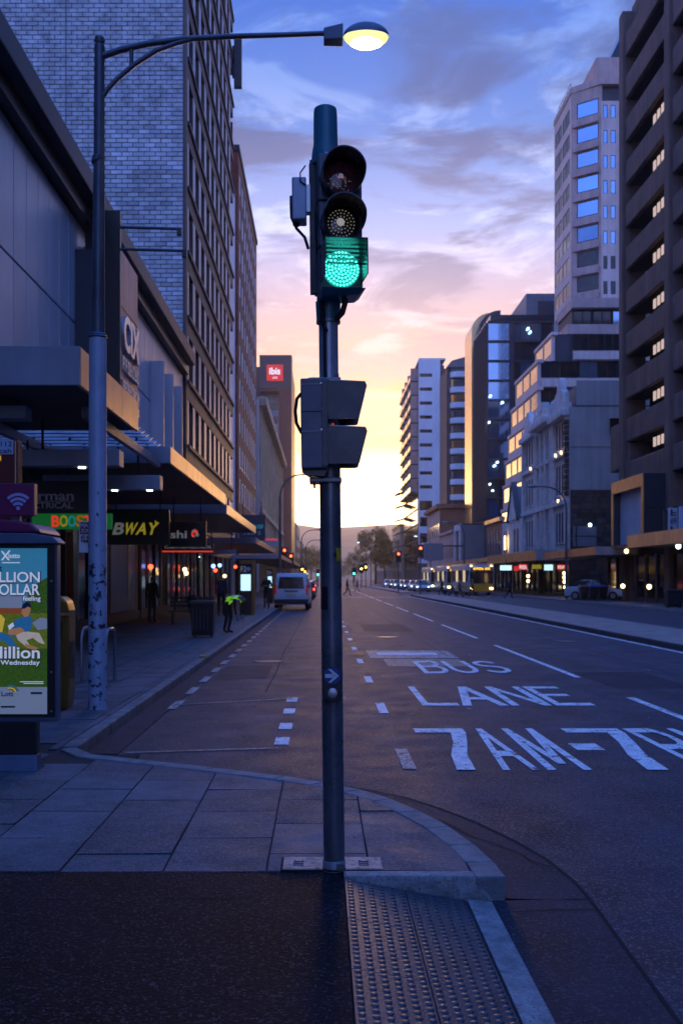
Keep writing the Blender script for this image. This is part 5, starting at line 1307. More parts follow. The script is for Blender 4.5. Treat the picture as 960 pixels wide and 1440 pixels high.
arrow.face([(SX + .034, ya - .0006, bc - .002), (SX + .034, ya - .0006, bc), (SX + .014, ya - .0006, bc), (SX - .022, ya - .0006, bc - .036), (SX - .006, ya - .0006, bc - .036)])
near(arrow, 'arrow', 'white_paint', pb)
near(MB().face([(SX - .012, ya - .001, bc - .0035), (SX + .024, ya - .001, bc - .0035), (SX + .024, ya - .001, bc + .0035), (SX - .012, ya - .001, bc + .0035)]), 'braille_bar', 'grey_letter', pb)
bz = hy(972)
near(MB().tube([(SX, yb + .002, bz), (SX, yb - .006, bz)], [.036, .035], 28), 'button_ring', 'cable', pb, smooth=True)
near(MB().tube([(SX, yb - .004, bz), (SX, yb - .016, bz), (SX, yb - .021, bz), (SX, yb - .023, bz)], [.029, .0285, .024, .012], 28), 'button', 'zinc', pb, smooth=True)
# stickers on the pole
def wrap(a0, a1, z0, z1, m, nm='sticker', r=.0582):
    mb = MB(); n = 8
    for i in range(n):
        t0, t1 = R(a0 + (a1 - a0) * i / n), R(a0 + (a1 - a0) * (i + 1) / n)
        mb.face([(SX + r * math.sin(t0), SD - r * math.cos(t0), z0), (SX + r * math.sin(t1), SD - r * math.cos(t1), z0), (SX + r * math.sin(t1), SD - r * math.cos(t1), z1), (SX + r * math.sin(t0), SD - r * math.cos(t0), z1)])
    return near(mb, nm, m)
wrap(28, 70, hy(789), hy(771), 'sticker_yellow'); wrap(-75, -20, hy(857), hy(825), 'sticker_black')
text('4', 'cable', ts, wx(473), wx(478), hy(786), hy(774), SD - .0585 * math.cos(R(45)) - .012)
ts.rotation_euler = (0, R(-.62), 0)

# ------------------------------------------------------------------ street lamp
mat('lamp_post_paint', (.105, .115, .145), .42, metal=.45, var=.2, scale=2, streak=.25, rvar=.1)
def worn_post():
    m = mat('lamp_post_worn', (.36, .40, .50), .5, metal=.15, var=.15, scale=3, bump=.15, bscale=25)
    t_ = m.node_tree; n = t_.nodes; l = t_.links; p = n['Principled BSDF']
    src = p.inputs['Base Color'].links[0].from_socket
    g_ = n.new('ShaderNodeNewGeometry'); sx_ = n.new('ShaderNodeSeparateXYZ'); l.new(g_.outputs['Position'], sx_.inputs[0])
    nz = n.new('ShaderNodeTexNoise'); l.new(g_.outputs['Position'], nz.inputs['Vector']); nz.inputs['Scale'].default_value = 11; nz.inputs['Detail'].default_value = 6; nz.inputs['Roughness'].default_value = .68
    nb_ = n.new('ShaderNodeTexNoise'); l.new(g_.outputs['Position'], nb_.inputs['Vector']); nb_.inputs['Scale'].default_value = 1.3
    mr = n.new('ShaderNodeMapRange'); l.new(sx_.outputs[2], mr.inputs[0]); mr.inputs[1].default_value = 1.2; mr.inputs[2].default_value = 4.5; mr.inputs[3].default_value = .085; mr.inputs[4].default_value = -.12
    ad1 = n.new('ShaderNodeMath'); ad1.operation = 'ADD'; l.new(nz.outputs[0], ad1.inputs[0]); l.new(mr.outputs[0], ad1.inputs[1])
    ad2 = n.new('ShaderNodeMath'); ad2.operation = 'MULTIPLY_ADD'; l.new(nb_.outputs[0], ad2.inputs[0]); ad2.inputs[1].default_value = .22; l.new(ad1.outputs[0], ad2.inputs[2])
    rp_ = n.new('ShaderNodeMapRange'); l.new(ad2.outputs[0], rp_.inputs[0]); rp_.inputs[1].default_value = .715; rp_.inputs[2].default_value = .74
    mx = n.new('ShaderNodeMix'); mx.data_type = 'RGBA'; l.new(rp_.outputs[0], mx.inputs[0]); l.new(src, mx.inputs[6]); mx.inputs[7].default_value = (.025, .028, .035, 1)
    l.new(mx.outputs[2], p.inputs['Base Color'])
worn_post()
mat('lamp_glow', (.9, .9, .8), .3, var=0, emit=(1.0, .93, .62), es=14)
mat('lamp_bowl', (.65, .65, .35), .2, var=.2, scale=8, emit=(.85, .80, .22), es=.9)
LX, LD = -2.72, 12.1
def ly(y): return 1.72 + (813 - y) / 1400 * LD
def lxx(x): return (x - 452) / 1400 * LD
sl = thing('street_lamp', (LX, LD, PAVE), 'tall blue grey street lamp post with curved arm and lit lamp head', 'street lamp')
MB().tube([(LX, LD, PAVE), (LX, LD, PAVE + .02), (LX + .005, LD, ly(480)), (LX + .006, LD, ly(476))], [.122, .113, .104, .100], 32).build('lower_post', 'lamp_post_worn', sl, smooth=True)
MB().tube([(LX + .006, LD, ly(476)), (LX + .02, LD, ly(225)), (LX + .025, LD, ly(70))], [.083, .066, .060], 28).build('upper_post', 'lamp_post_paint', sl, smooth=True)
for y, r in ((474, .112), (471, .104), (226, .085), (222, .078)): MB().tube([(LX + .007 + (474 - y) * .00005, LD, ly(y + 2)), (LX + .007, LD, ly(y)), (LX + .007, LD, ly(y - 2))], [r * .9, r, r * .9], 28).build('collar', 'lamp_post_paint', sl, smooth=True)
tp = (LX + .025, LD)
MB().tube([(tp[0], LD, ly(70)), (tp[0], LD, ly(64)), (tp[0], LD, ly(62)), (tp[0], LD, ly(58)), (tp[0], LD, ly(53)), (tp[0], LD, ly(50))], [.062, .062, .045, .062, .055, .015], 20).build('finial', 'lamp_post_paint', sl, smooth=True)
MB().tube([(lxx(x), LD, ly(y)) for x, y in ((144, 79), (170, 70), (205, 62), (255, 55), (330, 51), (400, 49), (458, 47))], [.042, .040, .038, .034, .032, .030, .030], 12).build('arm', 'lamp_post_paint', sl, smooth=True)
MB().tube([(lxx(x), LD, ly(y)) for x, y in ((146, 134), (152, 125), (166, 110), (190, 90), (220, 71), (250, 60), (270, 55))], .030, 12).build('brace', 'lamp_post_paint', sl, smooth=True)
MB().cyl((lxx(185), LD, ly(70)), (lxx(185), LD, ly(94)), .026, n=10).build('strut', 'lamp_post_paint', sl)
# head: tapered neck, domed shell, bowl below
xn, xs_, xe = lxx(455), lxx(482), lxx(547)
MB().hexa([(xn, LD - .085, ly(60)), (xs_, LD - .10, ly(60)), (xs_, LD + .10, ly(60)), (xn, LD + .085, ly(60)), (xn, LD - .07, ly(43)), (xs_, LD - .08, ly(37)), (xs_, LD + .08, ly(37)), (xn, LD + .07, ly(43))]).build('head_neck', 'lamp_post_paint', sl, bevel=.012)
def ell(zc_, rz, z_lo, z_hi, rx, ry, xc, n=36, m=8):
    mb = MB(); rs_ = []
    for j in range(m + 1):
        a_ = R(90 * j / m); k = math.cos(a_); z_ = zc_ + rz * math.sin(a_)
        rs_.append([(xc + rx * k * math.cos(2 * math.pi * i / n), LD + ry * k * math.sin(2 * math.pi * i / n), z_) for i in range(n)])
    for a_, b_ in zip(rs_, rs_[1:-1]):
        for i in range(n): j = (i + 1) % n; mb.face([a_[i], a_[j], b_[j], b_[i]])
    mb.face(rs_[-2]); return mb
xc_ = (xs_ + xe) / 2; zc_ = ly(52.5)
ell(zc_, .17, 0, 0, (xe - xs_) / 2, .17, xc_).build('head_shell', 'lamp_post_paint', sl, smooth=True)
MB().tube([(xc_, LD, zc_ - .012), (xc_, LD, zc_ + .004)], [.2, .2], 36)
bowl = ell(zc_ - .003, -.11, 0, 0, (xe - xs_) / 2 - .015, .155, xc_).build('lamp_bowl', 'lamp_bowl', sl, smooth=True)
ell(zc_ - .02, -.115, 0, 0, (xe - xs_) / 2 - .055, .140, xc_).build('lamp_glow', 'lamp_glow', bowl, smooth=True)
# parking sign on the post
ms = thing('parking_sign', (-2.86, 12.3, 1.9), 'small white and red mail zone sign fixed behind the lamp post', 'sign')
a = px(111.5, 777, 12.35); b = px(131, 733, 12.35)
MB().box(a[0], b[0], 12.35, 12.36, a[2], b[2]).build('plate', 'white_paint', ms, bevel=.003)
MB().box(a[0] + .012, b[0], 12.345, 12.349, px(0, 751, 12.35)[2], b[2] - .012).build('red_panel', 'shop_red', ms)
for s_, y0, y1, m_ in (('MAIL', 736, 742, 'white_paint'), ('ZONE', 743.5, 749, 'white_paint'), ('AT ALL', 753, 757.5, 'shop_red'), ('TIMES', 759, 763, 'shop_red')): on(ms, s_, m_, 114, 130, y0, y1, 12.345)
MB().box(b[0] - .02, -2.70, 12.36, 12.40, 2.2, 2.25).build('bracket', 'zinc', ms)

# ------------------------------------------------------------------ payphone with lit poster
mat('kiosk_blue', (.10, .15, .24), .38, metal=.3, var=.12, scale=4, streak=.1)
mat('kiosk_black', (.014, .014, .016), .3, var=.1)
mat('poster_sky', (.06, .30, .42), .25, var=.25, scale=1.5, emit=(.06, .32, .45), es=.16)
mat('poster_grass', (.035, .085, .012), .25, var=.9, scale=45, emit=(.06, .16, .02), es=.15)
mat('poster_lawn', (.10, .15, .02), .25, var=.6, scale=40, emit=(.22, .30, .03), es=.12)
mat('poster_foot', (.34, .42, .48), .25, var=.1, emit=(.35, .42, .5), es=.12)
mat('poster_text', (.78, .80, .84), .3, var=.05, emit=(.8, .85, .95), es=.20)
mat('poster_shade', (.06, .05, .10), .3, var=0)
mat('poster_blue', (.02, .12, .28), .3, var=.3, scale=30, emit=(.02, .14, .32), es=.25)
mat('poster_skin', (.42, .20, .09), .3, var=.1, emit=(.5, .24, .1), es=.2)
mat('poster_cream', (.55, .50, .40), .3, var=.15, scale=30, emit=(.6, .52, .4), es=.2)
mat('poster_yellow', (.65, .50, .05), .3, var=.1, emit=(.7, .5, .05), es=.25)
mat('poster_rust', (.24, .07, .02), .3, var=.2, emit=(.3, .08, .02), es=.2)
mat('magenta', (.17, .010, .075), .35, var=.1, coat=.2)
mat('wifi_pale', (.45, .46, .74), .4, var=.05)
mat('pylon_red', (.13, .014, .012), .4, var=.15)
mat('gold_bin', (.40, .20, .035), .34, metal=.55, var=.2, scale=3, streak=.25)
mat('sign_pale_blue', (.42, .52, .68), .4, var=.05)
KD = 8.2
def kx(x): return (x - 452) / 1400 * KD
def kz(y): return 1.72 + (813 - y) / 1400 * KD
pk_ = thing('payphone_kiosk', (kx(-40), KD + .25, PAVE), 'payphone kiosk with lit poster panel and dark pedestal at the picture edge', 'payphone')
XL = kx(-96)
MB().box(XL - .3, kx(50), KD + .03, KD + .14, PAVE + .13, kz(1016)).build('pedestal', 'kiosk_black', pk_, bevel=.01)
MB().hexa([(XL - .3, KD - .02, PAVE), (kx(54), KD - .02, PAVE), (kx(54), KD + .2, PAVE), (XL - .3, KD + .2, PAVE), (XL - .3, KD + .02, PAVE + .129), (kx(50.5), KD + .02, PAVE + .129), (kx(50.5), KD + .15, PAVE + .129), (XL - .3, KD + .15, PAVE + .129)]).build('foot', 'kiosk_blue', pk_, bevel=.006)
MB().box(XL, kx(79.5), KD + .02, KD + .15, kz(1016), kz(763)).build('cabinet', 'kiosk_blue', pk_, bevel=.015)
pz0, pz1, pxa, pxb = kz(1008), kz(765), XL + .02, kx(78)
MB().box(pxa, pxb, KD - .005, KD + .019, pz0, pz1).build('poster_frame', 'kiosk_black', pk_, bevel=.006)
for y in (817, 945, 1000): MB().cyl((kx(73), KD - .012, kz(y)), (kx(73), KD - .004, kz(y)), .008, n=10).build('lock', 'zinc', pk_)
MB().prism([(XL, kz(764.5)), (kx(83.5), kz(764.5)), (kx(83.5), kz(762)), (kx(76), kz(755)), (kx(45), kz(750)), (XL, kz(749))], 'y', KD - .03, KD + .20).build('roof', 'kiosk_blue', pk_, bevel=.012)
pst = MB(); PY = KD - .006
rx0, rx1 = kx(-88), kx(67)
def pr(x0, x1, y0, y1, m, parent, lift=0, nm='print'):
    mb = MB(); y_ = PY - .001 - lift * .0005; mb.face([(kx(x0), y_, kz(y1)), (kx(x1), y_, kz(y1)), (kx(x1), y_, kz(y0)), (kx(x0), y_, kz(y0))]); return mb.build(nm, m, parent)
def pp(pts, m, parent, lift=0, nm='print'):
    mb = MB(); y_ = PY - .001 - lift * .0005; mb.face([(kx(a), y_, kz(b)) for a, b in pts]); return mb.build(nm, m, parent)
poster = pr(-88, 67, 771, 862, 'poster_sky', pk_, 0, 'poster')
pr(-88, 67, 862, 966, 'poster_grass', poster); pr(-88, 67, 966, 1004, 'poster_foot', poster)
pp([(40, 834), (50, 822), (67, 812), (67, 862), (40, 862)], 'poster_grass', poster, 1)
pr(-88, 32, 836, 855, 'poster_foot', poster, 1.2); pr(-88, 42, 855, 863, 'poster_rust', poster, 1.3)
pr(-88, 67, 862, 912, 'poster_lawn', poster, 1)
def ptxt(s_, x0, x1, y0, y1, m='poster_text', lift=6, sh=True):
    if sh: text(s_, 'poster_shade', poster, kx(x0 - 1), kx(x1 + 1.6), kz(y1 + 1.6), kz(y0 - .6), PY - .001 - (lift - 1.5) * .0005, ext=0, bold=.035, name='print')
    return text(s_, m, poster, kx(x0), kx(x1), kz(y1), kz(y0), PY - .001 - lift * .0005, ext=0, bold=.02, name='print')
ptxt('MILLION', -22, 57, 804, 819); ptxt('DOLLAR', -14, 57, 821, 837); ptxt('feeling', 33, 58, 838, 847); ptxt('t', 0, 4, 796, 803, 'poster_shade', sh=False)
ptxt('Million', -14, 57, 909, 926); ptxt('Monday & Wednesday', -48, 57, 928, 937)
ptxt('lotto', 13, 29, 778, 785, 'poster_text', sh=False); pp([(2, 775), (5, 775), (15, 788), (12, 788)], 'poster_text', poster, 3); pp([(13, 774), (16, 774), (5, 788), (2, 788)], 'poster_text', poster, 3.5); pr(4, 29, 790.5, 792, 'poster_text', poster, 3)
ptxt('Lott', 3, 20, 972, 979, 'poster_shade', sh=False); pr(29, 62, 958, 959.2, 'poster_text', poster, 3); pr(34, 62, 960.5, 961.5, 'poster_text', poster, 3); pr(44, 60, 973, 976, 'poster_shade', poster, 3); pr(2, 22, 992.5, 995, 'poster_shade', poster, 3)
for i, m_ in enumerate(('poster_blue', 'poster_lawn', 'poster_yellow', 'poster_rust')):
    r_o, r_i = 13 - i * 2, 11 - i * 2
    pp([(15 + r_o * math.cos(R(a)), 974 - r_o * .85 * math.sin(R(a))) for a in range(10, 111, 12)] + [(15 + r_i * math.cos(R(a)), 974 - r_i * .85 * math.sin(R(a))) for a in range(110, 9, -12)], m_, poster, 3 + i * .3)
# the printed picnic: a reclining figure in a blue shirt and pale trousers, another in blue
pp([(18, 882), (22, 872), (33, 867), (42, 866), (47, 872), (45, 884), (38, 891), (24, 896), (14, 893)], 'poster_blue', poster, 3)
pp([(33, 851), (39, 847), (44, 850), (44, 858), (41, 866), (35, 868), (31, 862)], 'poster_skin', poster, 3.4); pp([(31, 856), (33, 849), (39, 846), (44, 849), (44.5, 855), (40, 853), (35, 856)], 'poster_shade', poster, 3.8)
pp([(13, 885), (30, 882), (36, 887), (24, 893), (12, 892)], 'poster_skin', poster, 4); pp([(12, 880), (19, 875), (21, 880), (14, 886)], 'poster_text', poster, 4.2)
pp([(22, 890), (40, 888), (56, 890), (64, 906), (56, 904), (47, 897), (38, 900), (46, 912), (36, 908), (26, 900)], 'poster_cream', poster, 3.6); pp([(36, 905), (46, 908), (55, 911), (50, 914), (38, 911)], 'poster_skin', poster, 4)
pp([(-20, 895), (0, 888), (14, 893), (26, 910), (14, 908), (4, 900), (-10, 912), (-20, 912)], 'poster_blue', poster, 3.2); pp([(-14, 866), (2, 864), (8, 870), (4, 889), (-12, 889)], 'poster_yellow', poster, 3.1)
pp([(46, 876), (58, 868), (67, 870), (67, 884), (54, 886)], 'poster_foot', poster, 2.5)
# magenta dome behind the roof and the wifi flag on top
MB().prism([(kx(-90), kz(749)), (kx(-80), kz(736)), (kx(-30), kz(728)), (kx(20), kz(731)), (kx(42), kz(735)), (kx(51), kz(743)), (kx(55), kz(748.5))], 'y', KD + .05, KD + .7).build('dome', 'magenta', pk_, bevel=.02)
wf = thing('wifi_flag', (kx(8), KD + .3, kz(750)), 'magenta square flag with white wireless symbol above the payphone', 'sign')
FD = KD + .25
MB().box(kx(3), kx(15), FD, FD + .05, kz(749), kz(722)).build('stalk', 'kiosk_blue', wf); MB().box(kx(-22), kx(38), FD - .03, FD + .06, kz(723), kz(676)).build('board', 'magenta', wf, bevel=.008)
for r_o, r_i in ((25, 21), (18.5, 14.5), (12, 8)):
    mb = MB(); n = 14
    for i in range(n):
        t0, t1 = R(47 + 86 * i / n), R(47 + 86 * (i + 1) / n)
        mb.face([(kx(14.5 + r * math.cos(t) * .95), FD - .031, kz(712 - r * math.sin(t) + 3)) for r, t in ((r_o, t0), (r_o, t1), (r_i, t1), (r_i, t0))])
    mb.build('wireless_arc', 'wifi_pale', wf)
MB().cyl((kx(14.5), FD - .034, kz(712)), (kx(14.5), FD - .03, kz(712)), .016, n=16).build('wireless_dot', 'wifi_pale', wf)
# bus stop pylon behind
BD = 9.6
def bx_(x): return (x - 452) / 1400 * BD
def bz_(y): return 1.72 + (813 - y) / 1400 * BD
bp = thing('bus_stop_pylon', (bx_(0), BD + .1, PAVE), 'dark red bus stop pylon with pale blue stop number plate', 'sign')
MB().box(bx_(-60), bx_(25), BD, BD + .16, PAVE, bz_(618)).build('board', 'pylon_red', bp, bevel=.01); MB().box(bx_(21.5), bx_(23), BD - .004, BD - .0005, PAVE + .4, bz_(620)).build('edge_strip', 'fascia_metal', bp)
MB().box(bx_(-55), bx_(19.5), BD - .012, BD - .001, bz_(639), bz_(619)).build('number_plate', 'sign_pale_blue', bp)
text('o 5112', 'cable', bp, bx_(-16), bx_(18), bz_(628), bz_(621), BD - .013, ext=.001); text('acah', 'cable', bp, bx_(-6), bx_(17), bz_(637.5), bz_(631), BD - .013, ext=.001)
MB().box(bx_(-20), bx_(2), BD - .012, BD - .001, bz_(648), bz_(641)).build('symbol_plate', 'poster_yellow', bp)
# gold bin
gb = thing('gold_bin', (-3.3, 12.2, PAVE), 'gold coloured street bin with rounded top behind the poster panel', 'bin')
gx0, gx1 = -3.75, (97 - 452) / 1400 * 12.0
pro = [(gx0, PAVE), (gx1 - .03, PAVE), (gx1, PAVE + .25), (gx1, 1.33), (gx1 - .03, 1.44), (gx1 - .10, 1.50), (gx0 + .1, 1.50), (gx0 + .03, 1.44), (gx0, 1.33)]
MB().prism(pro, 'y', 12.0, 12.34).build('shell', 'gold_bin', gb, bevel=.03, seg=3)
MB().box(gx0 + .01, gx1 + .005, 11.985, 12.0, 1.27, 1.30).build('rim', 'fascia_metal', gb); MB().box(gx0 + .1, gx1 - .08, 11.975, 11.999, 1.0, 1.2).build('slot', 'kiosk_black', gb)
for k in range(4): MB().box(gx1 - .02, gx1 + .003, 12.04 + k * .07, 12.075 + k * .07, .5, .95).build('vent', 'kiosk_black', gb)
# bike hoops
def hoop(x, D, label):
    r = thing('bike_hoop', (x, D, PAVE), label, 'bike rack', 'steel bike hoops by the lamp post')
    w_ = .62; pts = [(x, D, PAVE), (x, D, .80), (x, D + .06, .90), (x, D + .16, .95), (x, D + w_ - .16, .95), (x, D + w_ - .06, .90), (x, D + w_, .80), (x, D + w_, PAVE)]
    MB().tube(pts, .026, 12).build('hoop', 'frame_steel', r, smooth=True)
    for y_ in (D, D + w_): MB().cyl((x, y_, PAVE), (x, y_, PAVE + .012), .06, n=14).build('base_plate', 'frame_steel', r)
hoop(-3.66, 15.2, 'steel bike hoop left of the lamp post'); hoop(-3.20, 14.8, 'steel bike hoop half hidden behind the lamp post')
km = thing('kerb_marker', (-2.38, 19.9, PAVE), 'small yellow marker block on the edge of the left kerb', 'marker')
MB().box(-2.44, -2.31, 19.8, 20.05, PAVE + .004, PAVE + .05).build('block', 'sticker_yellow', km, bevel=.01); MB().box(-2.43, -2.32, 19.79, 19.80, PAVE + .02, PAVE + .035).build('reflector', 'zinc', km)
# square bin on the footpath
def street_bin(x0, x1, D, h, label):
    b = thing('street_bin', ((x0 + x1) / 2, D, PAVE), label, 'bin')
    MB().hexa([(x0 + .04, D + .04, PAVE + .06), (x1 - .04, D + .04, PAVE + .06), (x1 - .04, D + .58, PAVE + .06), (x0 + .04, D + .58, PAVE + .06), (x0, D, h - .07), (x1, D, h - .07), (x1, D + .62, h - .07), (x0, D + .62, h - .07)]).build('body', 'kiosk_black', b, bevel=.02)
    MB().box(x0 - .025, x1 + .025, D - .03, D + .65, h - .069, h).build('lid', 'charcoal', b, bevel=.02)
    for k in range(5): MB().box(x0 + .06 + k * (x1 - x0 - .15) / 5, x0 + .09 + k * (x1 - x0 - .15) / 5, D - .006, D + .03, PAVE + .2, h - .2).build('rib', 'charcoal', b)
    for s_ in (x0 + .08, x1 - .12): MB().box(s_, s_ + .05, D + .1, D + .5, PAVE, PAVE + .06).build('foot', 'charcoal', b)
street_bin(-3.5, -2.86, 26.5, 1.11, 'black square street bin on the left footpath')
street_bin(18.4, 19.2, 53, 1.12, 'black street bin on the right footpath by the dark canopy')
# ------------------------------------------------------------------ people
mat('skin', (.42, .24, .17), .55, var=.1); mat('hair', (.03, .022, .018), .6, var=.2)
for n_, c_ in (('cloth_black', (.018, .018, .022)), ('cloth_navy', (.025, .04, .09)), ('cloth_blue', (.05, .12, .26)), ('cloth_grey', (.14, .14, .15)), ('cloth_jeans', (.04, .055, .10)), ('cloth_tan', (.24, .16, .10)), ('cloth_white', (.55, .54, .52)), ('shoe', (.02, .018, .017))):
    mat(n_, c_, .85, var=.2, scale=8)
mat('hi_vis', (.30, .75, .04), .6, var=.1, emit=(.35, .9, .05), es=.18); mat('reflective', (.7, .72, .7), .3, metal=.5, var=.05)
def person(loc, rz, pose, top, legs, label, h=1.74, vest=False):
    s = h / 1.74
    J = {'hip': (0, 0, .93), 'waist': (0, 0, 1.08), 'chest': (0, 0, 1.30), 'neck': (0, .0, 1.47), 'head0': (0, -.01, 1.55), 'head1': (0, -.02, 1.64), 'head2': (0, -.01, 1.71),
         'nose': (0, -.105, 1.61)}
    for sd, k in ((-1, 'l'), (1, 'r')):
        J[k + 'hip'] = (.09 * sd, 0, .90); J[k + 'knee'] = (.10 * sd, -.02, .49); J[k + 'ankle'] = (.105 * sd, .02, .09); J[k + 'toe'] = (.115 * sd, -.15, .035)
        J[k + 'sho'] = (.17 * sd, 0, 1.41); J[k + 'elb'] = (.23 * sd, .03, 1.13); J[k + 'wri'] = (.24 * sd, -.05, .90); J[k + 'palm'] = (.24 * sd, -.075, .83)
    if pose == 'walk':
        J['lknee'] = (-.09, -.20, .52); J['lankle'] = (-.10, -.26, .10); J['ltoe'] = (-.10, -.43, .07); J['rknee'] = (.09, .06, .49); J['rankle'] = (.10, .36, .16); J['rtoe'] = (.10, .24, .04)
        J['lelb'] = (-.23, .12, 1.15); J['lwri'] = (-.23, .10, .91); J['lpalm'] = (-.23, .08, .84); J['relb'] = (.23, -.06, 1.14); J['rwri'] = (.22, -.24, .98); J['rpalm'] = (.22, -.30, .94)
    if pose == 'arms':
        for sd, k in ((-1, 'l'), (1, 'r')): J[k + 'elb'] = (.26 * sd, -.02, 1.14); J[k + 'wri'] = (.10 * sd, -.22, 1.16); J[k + 'palm'] = (.03 * sd, -.25, 1.17)
    if pose == 'sit':
        for k in J: J[k] = (J[k][0], J[k][1], J[k][2] - .45)
        for sd, k in ((-1, 'l'), (1, 'r')):
            J[k + 'knee'] = (.13 * sd, -.42, .50); J[k + 'ankle'] = (.13 * sd, -.40, .09); J[k + 'toe'] = (.14 * sd, -.57, .035)
            J[k + 'wri'] = (.16 * sd, -.28, .60); J[k + 'palm'] = (.15 * sd, -.35, .58); J[k + 'elb'] = (.25 * sd, -.02, .70)
    if pose == 'bend':      # stooping well forward, hands near the knees
        J['waist'] = (0, -.10, 1.02); J['chest'] = (0, -.30, 1.08); J['neck'] = (0, -.46, 1.08); J['head0'] = (0, -.53, 1.05); J['head1'] = (0, -.61, 1.00); J['head2'] = (0, -.67, .96); J['nose'] = (0, -.63, .90)
        for sd, k in ((-1, 'l'), (1, 'r')):
            J[k + 'sho'] = (.17 * sd, -.41, 1.06); J[k + 'elb'] = (.21 * sd, -.42, .78); J[k + 'wri'] = (.15 * sd, -.45, .55); J[k + 'palm'] = (.14 * sd, -.47, .48); J[k + 'knee'] = (.11 * sd, -.08, .49)
    rad = {'hip': .135, 'waist': .118, 'chest': .145, 'neck': .055, 'head0': .075, 'head1': .098, 'head2': .075, 'nose': .016, 'hipx': .092, 'knee': .058, 'ankle': .042, 'toe': .036, 'sho': .066, 'elb': .044, 'wri': .030, 'palm': .034}
    E = [('hip', 'waist'), ('waist', 'chest'), ('chest', 'neck'), ('neck', 'head0'), ('head0', 'head1'), ('head1', 'head2'), ('head1', 'nose')]
    for k in 'lr': E += [('hip', k + 'hip'), (k + 'hip', k + 'knee'), (k + 'knee', k + 'ankle'), (k + 'ankle', k + 'toe'), ('chest', k + 'sho'), (k + 'sho', k + 'elb'), (k + 'elb', k + 'wri'), (k + 'wri', k + 'palm')]
    for k in 'lr':          # five fingers, the thumb from the side of the palm
        sd = -1 if k == 'l' else 1
        d = (Vector(J[k + 'palm']) - Vector(J[k + 'wri'])).normalized(); u = Vector((0, 1, 0)) if abs(d.y) < .8 else Vector((0, 0, 1)); u = (u - d * u.dot(d)).normalized(); n_ = d.cross(u)
        for i, (o_, ln) in enumerate(((-.030, .070), (-.010, .082), (.010, .078), (.030, .062))):
            a_ = Vector(J[k + 'palm']) + u * o_ + d * .035; b_ = a_ + d * ln * .55; c_ = b_ + (d * .7 + n_ * -.5 * sd).normalized() * ln * .5
            J[f'{k}f{i}a'] = tuple(a_); J[f'{k}f{i}b'] = tuple(b_); J[f'{k}f{i}c'] = tuple(c_); E += [(k + 'palm', f'{k}f{i}a'), (f'{k}f{i}a', f'{k}f{i}b'), (f'{k}f{i}b', f'{k}f{i}c')]
        a_ = Vector(J[k + 'palm']) - u * .045; b_ = a_ + (d - u * .6).normalized() * .05; J[k + 'ta'] = tuple(a_); J[k + 'tb'] = tuple(b_); E += [(k + 'palm', k + 'ta'), (k + 'ta', k + 'tb')]
    def rr(k):
        if k in rad: return rad[k]
        if k[1:] == 'hip': return rad['hipx']
        if k[1:] in rad: return rad[k[1:]]
        return .0095
    keys = list(J); idx = {k: i for i, k in enumerate(keys)}
    me = bpy.data.meshes.new('body'); me.from_pydata([Vector(J[k]) * s for k in keys], [(idx[a], idx[b]) for a, b in E], [])
    ob = bpy.data.objects.new('body', me)
    md = ob.modifiers.new('skin', 'SKIN'); sb = ob.modifiers.new('sub', 'SUBSURF'); sb.levels = 1; sb.render_levels = 1
    for i, k in enumerate(keys):
        sv = me.skin_vertices[0].data[i]; r_ = rr(k) * s; wide = 1.25 if k in ('hip', 'waist', 'chest') else 1.0
        sv.radius = (r_ * wide, r_ * .9) if wide > 1 else (r_, r_); sv.use_root = (k == 'hip')
    m2 = evaluated(ob)
    mats = ['skin', top, legs, 'shoe', 'hair', 'hi_vis', 'reflective']; m2.materials.clear()
    for m_ in mats: m2.materials.append(MT[m_])
    def reg(a, b):
        n = {a, b}
        if 'toe' in a + b: return 3
        if any('knee' in q or 'ankle' in q for q in n) or any(q in ('lhip', 'rhip') for q in n): return 2
        if any('sho' in q for q in n) or n <= {'hip', 'waist', 'chest'} or n == {'chest', 'neck'}: return 1
        if any('elb' in q for q in n) and any('wri' in q for q in n): return 1
        return 0
    segs = [(Vector(J[a]) * s, Vector(J[b]) * s, reg(a, b)) for a, b in E]
    hd = Vector(J['head2']) * s; up = (Vector(J['head2']) - Vector(J['neck'])).normalized(); fw = (Vector(J['nose']) - Vector(J['head1'])).normalized(); hc = Vector(J['head1']) * s
    for p in m2.polygons:
        c = p.center; best = (9, 0)
        for a, b, g_ in segs:
            ab = b - a; t_ = max(0, min(1, (c - a).dot(ab) / ab.length_squared)); d = (c - a - ab * t_).length
            if d < best[0]: best = (d, g_)
        g_ = best[1]
        if (c - hc).length < .16 and ((c - hc).dot(up) > .035 or ((c - hc).dot(fw) < -.02 and (c - hc).dot(up) > -.07)): g_ = 4
        if vest and g_ == 1:
            dd = min((c - Vector(J[k]) * s).length for k in ('waist', 'chest', 'hip')); g_ = 5 if dd < .24 else 1
            if g_ == 5 and abs((c - Vector(J['chest']) * s).length - .17) < .02: g_ = 6
        p.material_index = g_; p.use_smooth = True
    zmin = min(v.co.z for v in m2.vertices)
    root = bpy.data.objects.new('person', m2); C.objects.link(root); root.location = (loc[0], loc[1], loc[2] - zmin); root.rotation_euler = (0, 0, rz)
    tag(root, label, 'person'); return root
def at(x, D, z=PAVE): return ((x - 452) / 1400 * D, D, z)
person((-2.75, 28.9, PAVE), R(60), 'bend', 'cloth_black', 'cloth_black', 'person stooping in a bright green safety vest and black trousers at the kerb', 1.72, True)
person(at(311, 42), R(15), 'stand', 'cloth_navy', 'cloth_black', 'standing person in navy jacket beside the bus stop totem', 1.8)
person(at(375, 52), R(-10), 'arms', 'cloth_black', 'cloth_black', 'person in dark clothes with folded arms next to the white van', 1.8)
